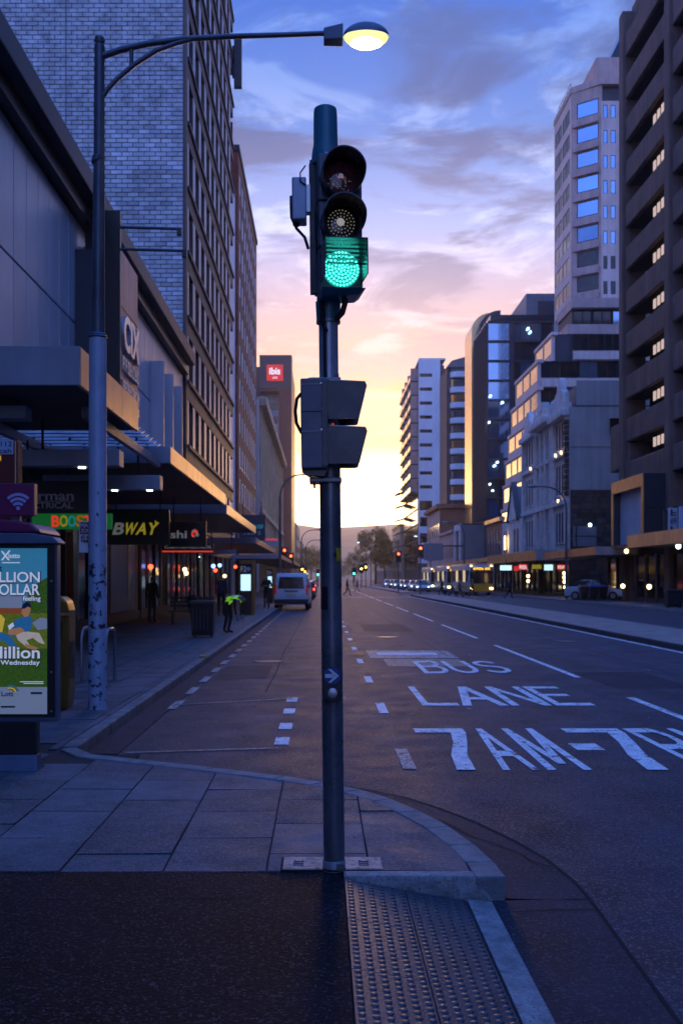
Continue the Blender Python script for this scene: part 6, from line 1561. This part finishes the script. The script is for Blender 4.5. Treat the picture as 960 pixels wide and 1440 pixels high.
person(at(270, 34, PAVE + .02), R(70), 'sit', 'cloth_black', 'cloth_grey', 'seated person in black on the bench behind the street bin', 1.75)
person(at(214, 36), R(160), 'stand', 'cloth_black', 'cloth_jeans', 'dark figure in the takeaway doorway left of the bench', 1.7)
person(at(715, 84, 0), R(75), 'walk', 'cloth_navy', 'cloth_black', 'pedestrian in navy striding across in front of the nearest bus', 1.8)
person(at(621, 92, 0), R(-80), 'walk', 'cloth_black', 'cloth_black', 'pedestrian in black beside the second signal on the median', 1.8)
person(at(646, 90, 0), R(80), 'walk', 'cloth_tan', 'cloth_jeans', 'pedestrian in tan coat crossing before the buses', 1.7)
person(at(664, 91, 0), R(-70), 'walk', 'cloth_grey', 'cloth_black', 'pedestrian in grey coat crossing before the yellow bus front', 1.76)
person(at(636, 94, 0), R(85), 'walk', 'cloth_white', 'cloth_jeans', 'pedestrian in pale shirt crossing between two others', 1.7)
person(at(488, 95, 0), R(95), 'walk', 'cloth_black', 'cloth_black', 'person in black crossing the road just right of the signal pole', 1.8)
person(at(502, 125, 0), R(-90), 'walk', 'cloth_blue', 'cloth_jeans', 'distant person in blue crossing far down the road', 1.75)
bn = thing('street_bench', at(268, 34.1), 'dark street bench behind the black street bin', 'bench')
bx0 = at(268, 34.1)[0]
for k in range(4): MB().box(bx0 - .75, bx0 + .75, 34.0 + k * .12, 34.1 + k * .12, .56, .60).build('seat_slat', 'charcoal', bn)
for k in range(3): MB().box(bx0 - .75, bx0 + .75, 34.5, 34.54, .72 + k * .13, .82 + k * .13).build('back_slat', 'charcoal', bn)
for s_ in (-.6, .6): MB().box(bx0 + s_ - .03, bx0 + s_ + .03, 34.0, 34.5, PAVE, .555).build('leg', 'frame_dark', bn); MB().box(bx0 + s_ - .03, bx0 + s_ + .03, 34.545, 34.58, PAVE, 1.1).build('back_post', 'frame_dark', bn)

# ------------------------------------------------------------------ vehicles
mat('tyre', (.015, .015, .016), .8, var=.1); mat('rim', (.4, .4, .42), .35, metal=.8, var=.1)
mat('headlight', (.9, .9, .9), .2, var=0, emit=(.85, .95, 1.0), es=2.5); mat('headlight_warm', (.9, .9, .8), .2, var=0, emit=(1, .85, .5), es=5)
mat('tail_red', (.25, .01, .01), .25, var=.1, emit=(1, .03, .02), es=.06); mat('tail_lit', (.4, .01, .01), .25, var=0, emit=(1, .04, .02), es=5)
mat('number_plate', (.6, .55, .3), .5, var=.1); mat('bumper', (.025, .025, .028), .6, var=.1)
for n_, c_ in (('paint_white', (.72, .72, .74)), ('paint_silver', (.45, .46, .48)), ('paint_black', (.02, .02, .022)), ('paint_blue', (.05, .12, .25)), ('paint_grey', (.16, .17, .18)), ('paint_yellow', (.62, .34, .02))):
    mat(n_, c_, .28, metal=.2 if n_ != 'paint_white' else 0, var=.05, coat=.6)
mat('van_paint', (.62, .62, .66), .30, var=.05, coat=.5)
mat('auto_glass', (.018, .022, .028), .06, var=.1, spec=.7)
def wheels(root, xs, ys, r, wd, o=(0, 0, 0)):
    for x in xs:
        for y in ys:
            w_ = MB().tube([(x - wd / 2, y, r), (x - wd / 2 + .02, y, r), (x + wd / 2 - .02, y, r), (x + wd / 2, y, r)], [r * .9, r, r, r * .9], 20).build('wheel', 'tyre', root, origin=(0, 0, 0))
            MB().tube([(x - wd / 2 - .004, y, r), (x + wd / 2 + .004, y, r)], [r * .6, r * .6], 16).build('rim', 'rim', w_, origin=(0, 0, 0))
def local(root_name, label, cat, group=None):
    o = bpy.data.objects.new(root_name, None); C.objects.link(o); _base[o.name] = (0, 0, 0); return tag(o, label, cat, group)
def loft(prof, w_lo, w_hi, z_lo, z_hi):
    """side profile (y, z) closed polygon; half width narrows from w_lo at z_lo to w_hi at z_hi"""
    mb = MB(); f = lambda z: w_lo + (w_hi - w_lo) * max(0, min(1, (z - z_lo) / (z_hi - z_lo)))
    k = len(prof); mb.v = [(-f(z), y, z) for y, z in prof] + [(f(z), y, z) for y, z in prof]
    mb.f = [tuple(range(k)), tuple(range(k, 2 * k))[::-1]] + [(i, (i + 1) % k, k + (i + 1) % k, k + i) for i in range(k)]; mb.m = [0] * len(mb.f); return mb
LO = (0, 0, 0)
def car(paint, label, group='cars queued along the street', lights='headlight', lit_tail=False):
    r = local('car', label, 'car', group)      # front toward -y
    loft([(-2.15, .28), (2.1, .28), (2.16, .62), (2.1, .92), (1.5, .98), (-.85, .93), (-1.95, .78), (-2.18, .58)], .88, .82, .3, 1.0).build('body', paint, r, LO, bevel=.07, seg=3, smooth=True)
    loft([(-1.0, .90), (1.75, .94), (1.25, 1.40), (.7, 1.46), (-.05, 1.43)], .80, .60, .92, 1.45).build('cabin', 'auto_glass', r, LO, bevel=.03, smooth=True)
    loft([(-.12, 1.425), (1.22, 1.41), (.7, 1.485), (.1, 1.47)], .62, .60, 1.4, 1.5).build('roof', paint, r, LO, bevel=.015)
    wheels(r, (-.80, .80), (-1.38, 1.32), .32, .2)
    for s_ in (-1, 1):
        MB().box(s_ * .80, s_ * .60, -2.17, -2.02, .60, .72).build('headlight', lights, r, LO, bevel=.02)
        MB().box(s_ * .82, s_ * .55, 2.05, 2.165, .68, .86).build('tail_light', 'tail_lit' if lit_tail else 'tail_red', r, LO, bevel=.01)
        MB().box(s_ * .84, s_ * 1.0, -.85, -.72, .92, 1.05).build('mirror', paint, r, LO, bevel=.02)
        MB().box(s_ * .805, s_ * .70, .12, .18, .94, 1.40).build('door_pillar', paint, r, LO)
    MB().box(-.55, .55, -2.20, -2.10, .36, .52).build('grille', 'bumper', r, LO); MB().box(-.26, .26, 2.14, 2.175, .5, .62).build('number_plate', 'number_plate', r, LO); MB().box(-.8, .8, 2.1, 2.19, .30, .46).build('rear_bumper', 'bumper', r, LO)
    return r
def put(o, x, D, rz=0.0, z=0.0): o.location = (x, D, z); o.rotation_euler = (0, 0, rz); return o
van = local('van', 'white panel van parked at the left kerb with its rear facing', 'van')    # rear toward -y
loft([(-2.35, .32), (2.3, .32), (2.42, .9), (1.75, 1.10), (1.0, 1.88), (.6, 1.98), (-2.05, 1.98), (-2.28, 1.85), (-2.40, .95)], .92, .80, .9, 2.0).build('body', 'van_paint', van, LO, bevel=.07, seg=3, smooth=True)
MB().hexa([(-.70, -2.395, 1.16), (.70, -2.395, 1.16), (.70, -2.35, 1.16), (-.70, -2.35, 1.16), (-.62, -2.335, 1.78), (.62, -2.335, 1.78), (.62, -2.27, 1.78), (-.62, -2.27, 1.78)]).build('rear_window', 'auto_glass', van, LO, bevel=.015)
MB().box(-.36, .36, -2.435, -2.38, 1.00, 1.06).build('tailgate_handle', 'bumper', van, LO); MB().box(-.24, .24, -2.43, -2.38, .78, .90).build('number_plate', 'number_plate', van, LO)
MB().box(-.90, .90, -2.48, -2.30, .36, .60).build('rear_bumper', 'bumper', van, LO, bevel=.03)
for s_ in (-1, 1):
    MB().box(s_ * .90, s_ * .78, -2.40, -2.30, .85, 1.35).build('tail_light', 'tail_red', van, LO, bevel=.01)
    MB().box(s_ * .93, s_ * 1.14, 1.25, 1.38, 1.15, 1.40).build('mirror', 'bumper', van, LO, bevel=.02)
    for y0, y1 in ((-1.9, -.75), (-.65, .35)): MB().hexa([(s_ * .895, y0, 1.20), (s_ * .875, y0, 1.20), (s_ * .875, y1, 1.20), (s_ * .895, y1, 1.20), (s_ * .842, y0 + .05, 1.72), (s_ * .82, y0 + .05, 1.72), (s_ * .82, y1 - .05, 1.72), (s_ * .842, y1 - .05, 1.72)]).build('side_window', 'auto_glass', van, LO)
wheels(van, (-.82, .82), (-1.5, 1.45), .34, .22)
for k in range(5): MB().box(-.6 + k * .28, -.5 + k * .28, -2.25, -2.1, 1.985, 2.02).build('roof_marker', 'zinc', van, LO)
put(van, -1.55, 55.3, R(-1.5))
cars = [
 ('paint_black', -1.5, 80, R(180), 'black hatchback parked past the white van', 0), ('paint_silver', -1.4, 88, R(180), 'silver car behind the black hatchback on the left side', 1),
 ('paint_grey', -1.5, 124, R(180), 'grey car far down the left kerb', 1), ('paint_silver', 12.4, 124, 0, 'silver car first in the oncoming queue', 0), ('paint_white', 12.5, 133, 0, 'white car second in the oncoming queue', 0),
 ('paint_blue', 12.4, 142, 0, 'blue car third in the oncoming queue', 0), ('paint_white', 12.6, 151, 0, 'white car fourth in the oncoming queue', 0), ('paint_silver', 12.4, 161, 0, 'silver car fifth in the oncoming queue', 0), ('paint_black', 12.5, 171, 0, 'black car sixth in the oncoming queue', 0),
 ('paint_white', 12.5, 186, 0, 'white car at the far end of the oncoming queue', 0), ('paint_grey', 15.6, 152, 0, 'grey car beside the buses', 0), ('paint_silver', 20.0, 72.5, R(60), 'silver car nosing out beside the bins on the right', 0)]
for p_, x, D, rz, lab, tl in cars: put(car(p_, lab, lit_tail=bool(tl)), x, D, rz, 0 if x < 17.5 else PAVE + .002)
mat('bus_yellow', (.72, .38, .015), .3, var=.05, coat=.4); mat('bus_white', (.6, .6, .62), .35, var=.06, coat=.3); mat('bus_sign', (.02, .02, .02), .3, var=0, emit=(1, .42, .05), es=1.6)
mat('bus_green', (.05, .30, .26), .35, var=.06, coat=.3); mat('bus_cabin_light', (.8, .7, .5), .5, var=0, emit=(1, .72, .35), es=.35)
def bus(label, front='bus_yellow', side='bus_white', roofm='bus_white', dest='~6'):
    r = local('bus', label, 'bus', 'buses in the far kerb lane')
    loft([(-5.9, .35), (5.9, .35), (5.9, 2.95), (5.7, 3.05), (-5.6, 3.05), (-5.85, 2.85), (-6.0, 1.2)], 1.25, 1.22, .4, 3).build('body', side, r, LO, bevel=.06, smooth=True)
    MB().box(-1.20, 1.20, -6.06, -5.95, .42, 1.15).build('front_panel', front, r, LO, bevel=.04); MB().box(-1.14, 1.14, -6.03, -5.84, 1.18, 2.45).build('windscreen', 'auto_glass', r, LO, bevel=.03)
    MB().box(-1.05, 1.05, -5.99, -5.83, 2.48, 2.82).build('destination_sign', 'bumper', r, LO)
    o = text(dest, 'bus_sign', r, -.8, .8, 2.54, 2.76, -6.0, ext=.003)
    MB().box(-1.18, 1.18, -5.75, 5.7, 3.051, 3.16).build('roof', roofm, r, LO, bevel=.04)
    for s_ in (-1, 1):
        for k in range(7): MB().box(s_ * 1.262, s_ * 1.20, -5.3 + k * 1.55, -3.92 + k * 1.55, 1.35, 2.5).build('side_window', 'bus_cabin_light' if k % 3 == 1 else 'auto_glass', r, LO)
        MB().box(s_ * 1.265, s_ * 1.2, -5.6, 5.8, .55, 1.0).build('skirt', front, r, LO)
        MB().box(s_ * 1.10, s_ * .78, -6.085, -6.0, .62, .80).build('headlight', 'headlight_warm', r, LO, bevel=.02); MB().box(s_ * 1.3, s_ * 1.5, -6.2, -6.05, 2.0, 2.45).build('mirror', 'bumper', r, LO, bevel=.03)
        MB().box(s_ * 1.08, s_ * .92, -5.92, -5.80, 2.86, 2.98).build('marker_light', 'lamp_warm', r, LO)
    wheels(r, (-1.1, 1.1), (-3.6, 3.4), .48, .28); return r
put(bus('yellow fronted bus nearest, standing by the lit shops'), 15.5, 103.2, R(1)); put(bus('second bus in line behind the nearest yellow one', dest='~5'), 15.3, 118.5); put(bus('third bus with green roof behind the cars', 'bus_green', 'bus_white', 'bus_green', '~4'), 15.4, 136)

# ------------------------------------------------------------------ signals, lamps and signs along the street
mat('sig_red', (.4, .02, .01), .3, var=0, emit=(1, .05, .015), es=9); mat('sig_green', (.02, .4, .3), .3, var=0, emit=(.05, 1, .65), es=10); mat('sig_amber', (.5, .3, .02), .3, var=0, emit=(1, .55, .06), es=12)
def signal(x, y_px, D, lit, label, h=None, zb=.13, arm=False):
    X = (x - 452) / 1400 * D; zc = 1.72 + (813 - y_px) / 1400 * D
    r = thing('traffic_signal', (X, D, zb), label, 'traffic light', 'traffic lights down the street')
    MB().cyl((X, D + .12, zb), (X, D + .12, zc + .7), .07, n=10).build('pole', 'pole_steel', r)
    k = {'r': 0, 'a': 1, 'g': 2}[lit]; top = zc + .28 * k
    MB().box(X - .17, X + .17, D - .08, D + .08, top - .78, top + .22).build('lantern_body', 'signal_black', r, bevel=.02); MB().box(X - .30, X + .30, D + .081, D + .10, top - .92, top + .36).build('target_board', 'signal_black', r)
    for q in range(3):
        z = top - .28 * q
        MB().tube([(X, D - .08, z), (X, D - .10, z), (X, D - .115, z)], [.125, .115, .04], 14).build('lens', ('sig_red', 'sig_amber', 'sig_green')[q] if q == k else 'lens_amber', r)
        mb = MB()
        for i in range(10):
            t0, t1 = R(-10 + 20 * i), R(10 + 20 * i); mb.face([(X + .14 * math.cos(t0), D - .08, z + .14 * math.sin(t0)), (X + .14 * math.cos(t1), D - .08, z + .14 * math.sin(t1)), (X + .14 * math.cos(t1), D - .30, z + .14 * math.sin(t1)), (X + .14 * math.cos(t0), D - .30, z + .14 * math.sin(t0))])
        mb.build('visor', 'visor_black', r)
    return r
signal(560, 779, 110, 'r', 'red traffic signal on the median, farther of the two'); signal(591, 771, 97, 'r', 'red traffic signal on the median nose beside the cars')
signal(400, 774, 100, 'r', 'red traffic signal on the left footpath past the van'); signal(409, 782, 108, 'r', 'second red traffic signal on the left footpath past the van')
signal(497.5, 806.5, 170, 'g', 'far green traffic signal in line with the road, right of the pole'); signal(447, 808, 170, 'g', 'far green traffic signal left of the foreground pole')
signal(508, 800, 150, 'a', 'far amber traffic signal left of the tree'); signal(514, 797.5, 158, 'a', 'far amber traffic signal nearest the street tree'); signal(425, 800.5, 140, 'a', 'far amber signal past the left shops'); signal(428.5, 804, 150, 'a', 'second far amber signal past the left shops')
def curved_lamp(x, D, h, reach, label, lit=False, zb=PAVE):
    r = thing('street_lamp', (x, D, zb), label, 'street lamp', 'curved arm street lamps')
    s_ = 1 if reach > 0 else -1; pts = [(x, D, zb), (x, D, h - 1.6)] + [(x + reach * (1 - math.cos(R(a))), D, h - 1.6 + 1.6 * math.sin(R(a))) for a in range(15, 91, 15)] + [(x + reach * 1.35, D, h)]
    MB().tube(pts, [.11, .08] + [.06] * 6 + [.05], 10).build('post', 'lamp_post_paint', r, smooth=True)
    xa = x + reach * 1.35; hd_ = MB().tube([(xa - s_ * .1, D, h), (xa + s_ * .15, D, h + .03), (xa + s_ * .5, D, h + .03), (xa + s_ * .75, D, h)], [.05, .13, .15, .04], 12).build('head', 'canopy_paint', r, smooth=True)
    MB().box(xa + s_ * .15, xa + s_ * .6, D - .09, D + .09, h - .16, h - .10).build('lamp_glass', 'lamp_cool' if lit else 'zinc', hd_); return r
curved_lamp(18.9, 77, 8.8, -1.7, 'curved grey street lamp before the ornate stone building')
curved_lamp(18.6, 130, 9, -1.6, 'curved street lamp behind the buses'); curved_lamp(18.6, 170, 9, -1.6, 'far curved street lamp by the brick building', True)
curved_lamp(-3.0, 72, 9.2, 1.5, 'curved street lamp past the van on the left footpath'); curved_lamp(-3.0, 150, 9, 1.8, 'far curved street lamp below the hotel'); curved_lamp(-3.0, 190, 9, 1.8, 'farthest curved street lamp on the left side'); curved_lamp(9.9, 200, 9, -1.6, 'curved street lamp on the far median', True)
# wayfinding totems
mat('totem_orange', (.42, .17, .03), .45, var=.1); mat('screen_pale', (.4, .55, .6), .3, var=.1, emit=(.45, .75, .85), es=.8)
def totem(x0, x1, D, h, label):
    a, b = (x0 - 452) / 1400 * D, (x1 - 452) / 1400 * D; t_ = thing('bus_stop_totem', ((a + b) / 2, D, PAVE), label, 'bus stop')
    MB().box(b - .12, b, D, D + .35, PAVE, h).build('side_frame', 'totem_orange', t_, bevel=.01); MB().box(a, b - .121, D, D + .3, h - .16, h).build('top_frame', 'totem_orange', t_); MB().box(a, b - .121, D + .01, D + .29, PAVE, h - .161).build('board', 'kiosk_black', t_)
    w_ = b - .12 - a; MB().box(a + .05, a + w_ - .05, D - .012, D + .009, h - 1.32, h - .62).build('screen', 'screen_pale', t_); text('F2', 'pale_letter', t_, a + .05, a + w_ * .55, h - .50, h - .26, D + .004, ext=.004); MB().cyl((b - .26, D + .006, h - .38), (b - .26, D - .004, h - .38), .09, n=16).build('symbol', 'sign_pale_blue', t_); return t_
totem(337, 358, 43, 2.50, 'orange framed bus stop totem marked F2 on the left footpath'); totem(374, 386, 63, 2.45, 'smaller looking far bus stop totem behind the folded arms person')
# signs and bins on the right footpath
def vsign(x0, x1, y0, y1, D, m, label, s_=None, tm='charcoal'):
    a = px(x0, y1, D); b = px(x1, y0, D); o = thing('projecting_sign', ((a[0] + b[0]) / 2, D, a[2]), label, 'sign')
    MB().box(a[0], b[0], D, D + .2, a[2], b[2]).build('board', m, o, bevel=.02); MB().box(b[0] - .3, b[0] + .9, D + .05, D + .12, b[2] + .002, b[2] + .08).build('bracket', 'frame_dark', o)
    if s_:
        for i, ch in enumerate(s_):
            hh = (y1 - y0) / (len(s_) + .4); on(o, ch, tm, x0 + 2, x1 - 2, y0 + hh * (i + .2), y0 + hh * (i + .95), D - .002)
    return o
vsign(940, 952, 714, 754, 56, 'poster_white', 'white vertical sign with dark characters over the dark canopy', ['~1', '~2', '~1']); vsign(933, 940, 719, 755, 57, 'shop_interior', 'brown vertical sign next to the white one')
vsign(955, 985, 712, 756, 54, 'sign_pale_blue', 'pale sign cut off by the right picture edge')
for i, (x, y, wd, ht, m_, lab, s_) in enumerate(((703, 795, 16, 7, 'screen_pale', 'pale blue lit shop sign at the left of the takeaway row', None), (722, 796, 7, 7, 'sign_red', 'small round red lit shop sign', None), (729, 793.5, 12, 8, 'sign_red', 'red lit shop sign next to the round one', '~3'), (748, 794, 13, 6, 'yellow_letter', 'yellow lit shop sign in the takeaway row', None), (765, 794, 12, 8, 'screen_pale', 'pale lit shop sign in the middle of the takeaway row', None), (783, 794, 11, 7, 'sign_red', 'orange red lit shop sign near the lamp post', '~4'))):
    D = 88 + i * .05; a = px(x, y + ht, D); b = px(x + wd, y, D)
    o = thing('lit_shop_sign', ((a[0] + b[0]) / 2, D, a[2]), lab, 'sign', 'lit signs under the timber coloured canopy'); bd = MB().box(a[0], b[0], D, D + .15, a[2], b[2]).build('board', m_, o, bevel=.03); MB().box((a[0] + b[0]) / 2 - .03, (a[0] + b[0]) / 2 + .03, D + .04, D + .1, b[2] + .001, 3.31).build('hanger', 'frame_dark', o)
    if s_: on(o, s_, 'white_lit', x + 1, x + wd - 1, y + 1.5, y + ht - 1.5, D - .002)
for i, (x, y, D) in enumerate(((742, 810, 90), (742, 817, 90), (793, 806, 80), (793, 812, 80), (793.5, 818, 80), (794, 826, 80), (875, 824, 66), (912, 825, 60), (880, 775, 66), (842, 779, 76), (953, 768, 56), (829, 738, 84))):
    p = px(x, y, D); o = MB().tube([(p[0], D, p[2] - .16), (p[0], D, p[2] - .08), (p[0], D, p[2] + .08), (p[0], D, p[2] + .14)], [.04, .14, .14, .04], 8).build('shop_lamp', 'lamp_warm' if i not in (11, 9, 10) else 'lamp_cool', origin=tuple(p))
    tag(o, ['upper warm lamp in the takeaway window', 'lower warm lamp in the takeaway window', 'topmost warm lamp of the string by the curved lamp post', 'second warm lamp of the string by the curved lamp post', 'third warm lamp of the string by the curved lamp post', 'lowest warm lamp of the string by the curved lamp post', 'warm lamp at the copper portal doorway', 'warm lamp right of the copper portal doorway', 'soffit lamp under the copper portal', 'soffit lamp under the brown edged canopy', 'soffit lamp under the dark canopy at the edge', 'white floodlight on the dark stone wall'][i], 'lamp', 'small lamps along the right side')
mat('bin_blue', (.03, .07, .30), .4, var=.1)
def wheelie(x, D, m_, label):
    b = thing('wheelie_bin', (x, D, PAVE), label, 'bin', 'wheelie bins by the right kerb')
    MB().hexa([(x - .22, D - .25, .22), (x + .22, D - .25, .22), (x + .22, D + .25, .22), (x - .22, D + .25, .22), (x - .30, D - .36, 1.1), (x + .30, D - .36, 1.1), (x + .30, D + .36, 1.1), (x - .30, D + .36, 1.1)]).build('body', 'kiosk_black', b, bevel=.03)
    MB().hexa([(x - .33, D - .40, 1.101), (x + .33, D - .40, 1.101), (x + .33, D + .42, 1.101), (x - .33, D + .42, 1.101), (x - .28, D - .3, 1.2), (x + .28, D - .3, 1.2), (x + .28, D + .4, 1.24), (x - .28, D + .4, 1.24)]).build('lid', m_, b, bevel=.02)
    for s_ in (-.2, .2): MB().cyl((x + s_ - .03, D + .3, PAVE + .1), (x + s_ + .03, D + .3, PAVE + .1), .1, n=12).build('wheel', 'tyre', b)
for i, (x, m_) in enumerate(((18.55, 'charcoal'), (19.25, 'bin_blue'), (19.95, 'bin_blue'))): wheelie(x, 70.6 + i * .1, m_, ['black lidded wheelie bin beside two blue lidded ones', 'blue lidded wheelie bin in the middle of three', 'blue lidded wheelie bin nearest the silver car'][i])
bb = thing('billboard', (18.9, 84, 4.4), 'pale framed billboard on the canopy before the dark stone wall', 'billboard')
a = px(806, 768, 84); b = px(838, 740, 84); MB().box(a[0], b[0], 84, 84.15, a[2], b[2]).build('board', 'tile_grey', bb); MB().box(a[0], b[0], 83.98, 83.999, (a[2] + b[2]) / 2 - .04, (a[2] + b[2]) / 2 + .04).build('rail', 'frame_dark', bb); MB().box((a[0] + b[0]) / 2 - .8, (a[0] + b[0]) / 2 - .7, 83.97, 83.999, a[2], b[2]).build('post', 'frame_dark', bb)
awn = thing('shop_awning_sign', (17.4, 150, 5), 'grey blue box sign above the far shops', 'sign')
a = px(596, 788, 150); b = px(622, 764, 150); MB().box(a[0], b[0], 150, 150.4, a[2], b[2]).build('board', 'tile_grey', awn); MB().box(b[0] - .3, RX + .02, 150.1, 150.3, b[2] - .5, b[2] - .3).build('bracket', 'frame_dark', awn)

# ------------------------------------------------------------------ trees
mat('bark', (.07, .055, .045), .9, var=.3)
mat('leaf_dark', (.045, .060, .022), .7, var=.45, scale=.6); mat('leaf_sun_tint', (.17, .12, .035), .7, var=.45, scale=.6)  # warm leaves have the low sun's light put into their colour
def tree(x, D, h, w_, leaf, label, n=2600, seed=1):
    rt_ = random.Random(seed); r = thing('street_tree', (x, D, PAVE), label, 'tree', 'trees along the street')
    mb = MB(); th = h * .42; mb.tube([(x, D, PAVE - .1), (x + .1, D, th * .5), (x - .05, D, th), (x, D, h * .8)], [h * .022, h * .018, h * .014, h * .004], 8)
    tips = []
    for i in range(9):
        a = rt_.uniform(0, 6.28); z0 = rt_.uniform(th * .7, h * .7); ln = rt_.uniform(.25, .48) * w_; z1 = min(h * .93, z0 + rt_.uniform(.1, .32) * h)
        e = (x + ln * math.cos(a), D + ln * math.sin(a), z1); mb.tube([(x, D, z0), (x + ln * .5 * math.cos(a), D + ln * .5 * math.sin(a), (z0 + z1) / 2 + .2), e], [h * .009, h * .006, h * .002], 5); tips.append(e)
    mb.build('trunk', 'bark', r)
    cr = MB(); cl = []
    for i in range(26):
        a = rt_.uniform(0, 6.28); q = math.sqrt(rt_.random()) * .5 * w_; zz_ = rt_.uniform(.36, .95); q *= 1.0 - max(0, zz_ - .6) * 1.5
        cl.append((x + q * math.cos(a), D + q * math.sin(a), h * zz_, rt_.uniform(.10, .2) * w_))
    cl += [(t_[0], t_[1], t_[2], .14 * w_) for t_ in tips]
    for i in range(n):
        c = rt_.choice(cl); d = Vector((rt_.gauss(0, 1), rt_.gauss(0, 1), rt_.gauss(0, .8))); d = d.normalized() * c[3] * rt_.random() ** .4
        p = Vector(c[:3]) + d; s_ = rt_.uniform(.14, .30) * h / 12; u = Vector((rt_.gauss(0, 1), rt_.gauss(0, 1), rt_.gauss(0, 1))).normalized(); v = u.orthogonal().normalized()
        cr.face([p - u * s_, p - v * s_ * .6, p + u * s_, p + v * s_ * .6])
    cr.build('crown', leaf, r); return r
tree(15.4, 285, 16.5, 10, 'leaf_sun_tint', 'big street tree on the right at the end of the road', 4200, 2)
tree(19, 300, 14, 8, 'leaf_dark', 'dark tree between the big tree and the gold lit building', 2600, 3); tree(10.5, 330, 10, 8, 'leaf_sun_tint', 'low rounded tree left of the big street tree', 2400, 4)
tree(-4.6, 300, 11, 8, 'leaf_sun_tint', 'tree beyond the hotel at the left kerb', 2400, 5); tree(-3.6, 345, 13, 9, 'leaf_sun_tint', 'tree glowing in the low sun left of the pole', 2400, 6)
tree(4.5, 400, 9, 9, 'leaf_sun_tint', 'small far tree straight down the road', 2000, 7); tree(12.5, 380, 10, 10, 'leaf_sun_tint', 'far tree at the end of the median', 2000, 8); tree(-2, 420, 12, 11, 'leaf_sun_tint', 'far tree just left of the pole', 2000, 9)
tree(26, 440, 14, 14, 'leaf_sun_tint', 'far tree behind the last building on the right', 2000, 10); tree(8, 460, 8, 11, 'leaf_sun_tint', 'far low tree below the hills', 1800, 11)

bpy.data.scenes.remove(_bench)

# ------------------------------------------------------------------ the air
hm = bpy.data.materials.new('haze_air'); hm.use_nodes = True; hn = hm.node_tree; hn.nodes.clear()
pv = hn.nodes.new('ShaderNodeVolumePrincipled'); pv.inputs['Color'].default_value = (.95, .93, .95, 1); pv.inputs['Density'].default_value = .00028; pv.inputs['Anisotropy'].default_value = .8
om = hn.nodes.new('ShaderNodeOutputMaterial'); hn.links.new(pv.outputs[0], om.inputs['Volume'])
MT['haze_air'] = hm
hz = MB().box(-1750, 1750, -150, 2550, -1.1, 118).build('haze', 'haze_air'); hz['kind'] = 'stuff'; hz['label'] = 'thin warm evening haze over the whole street'
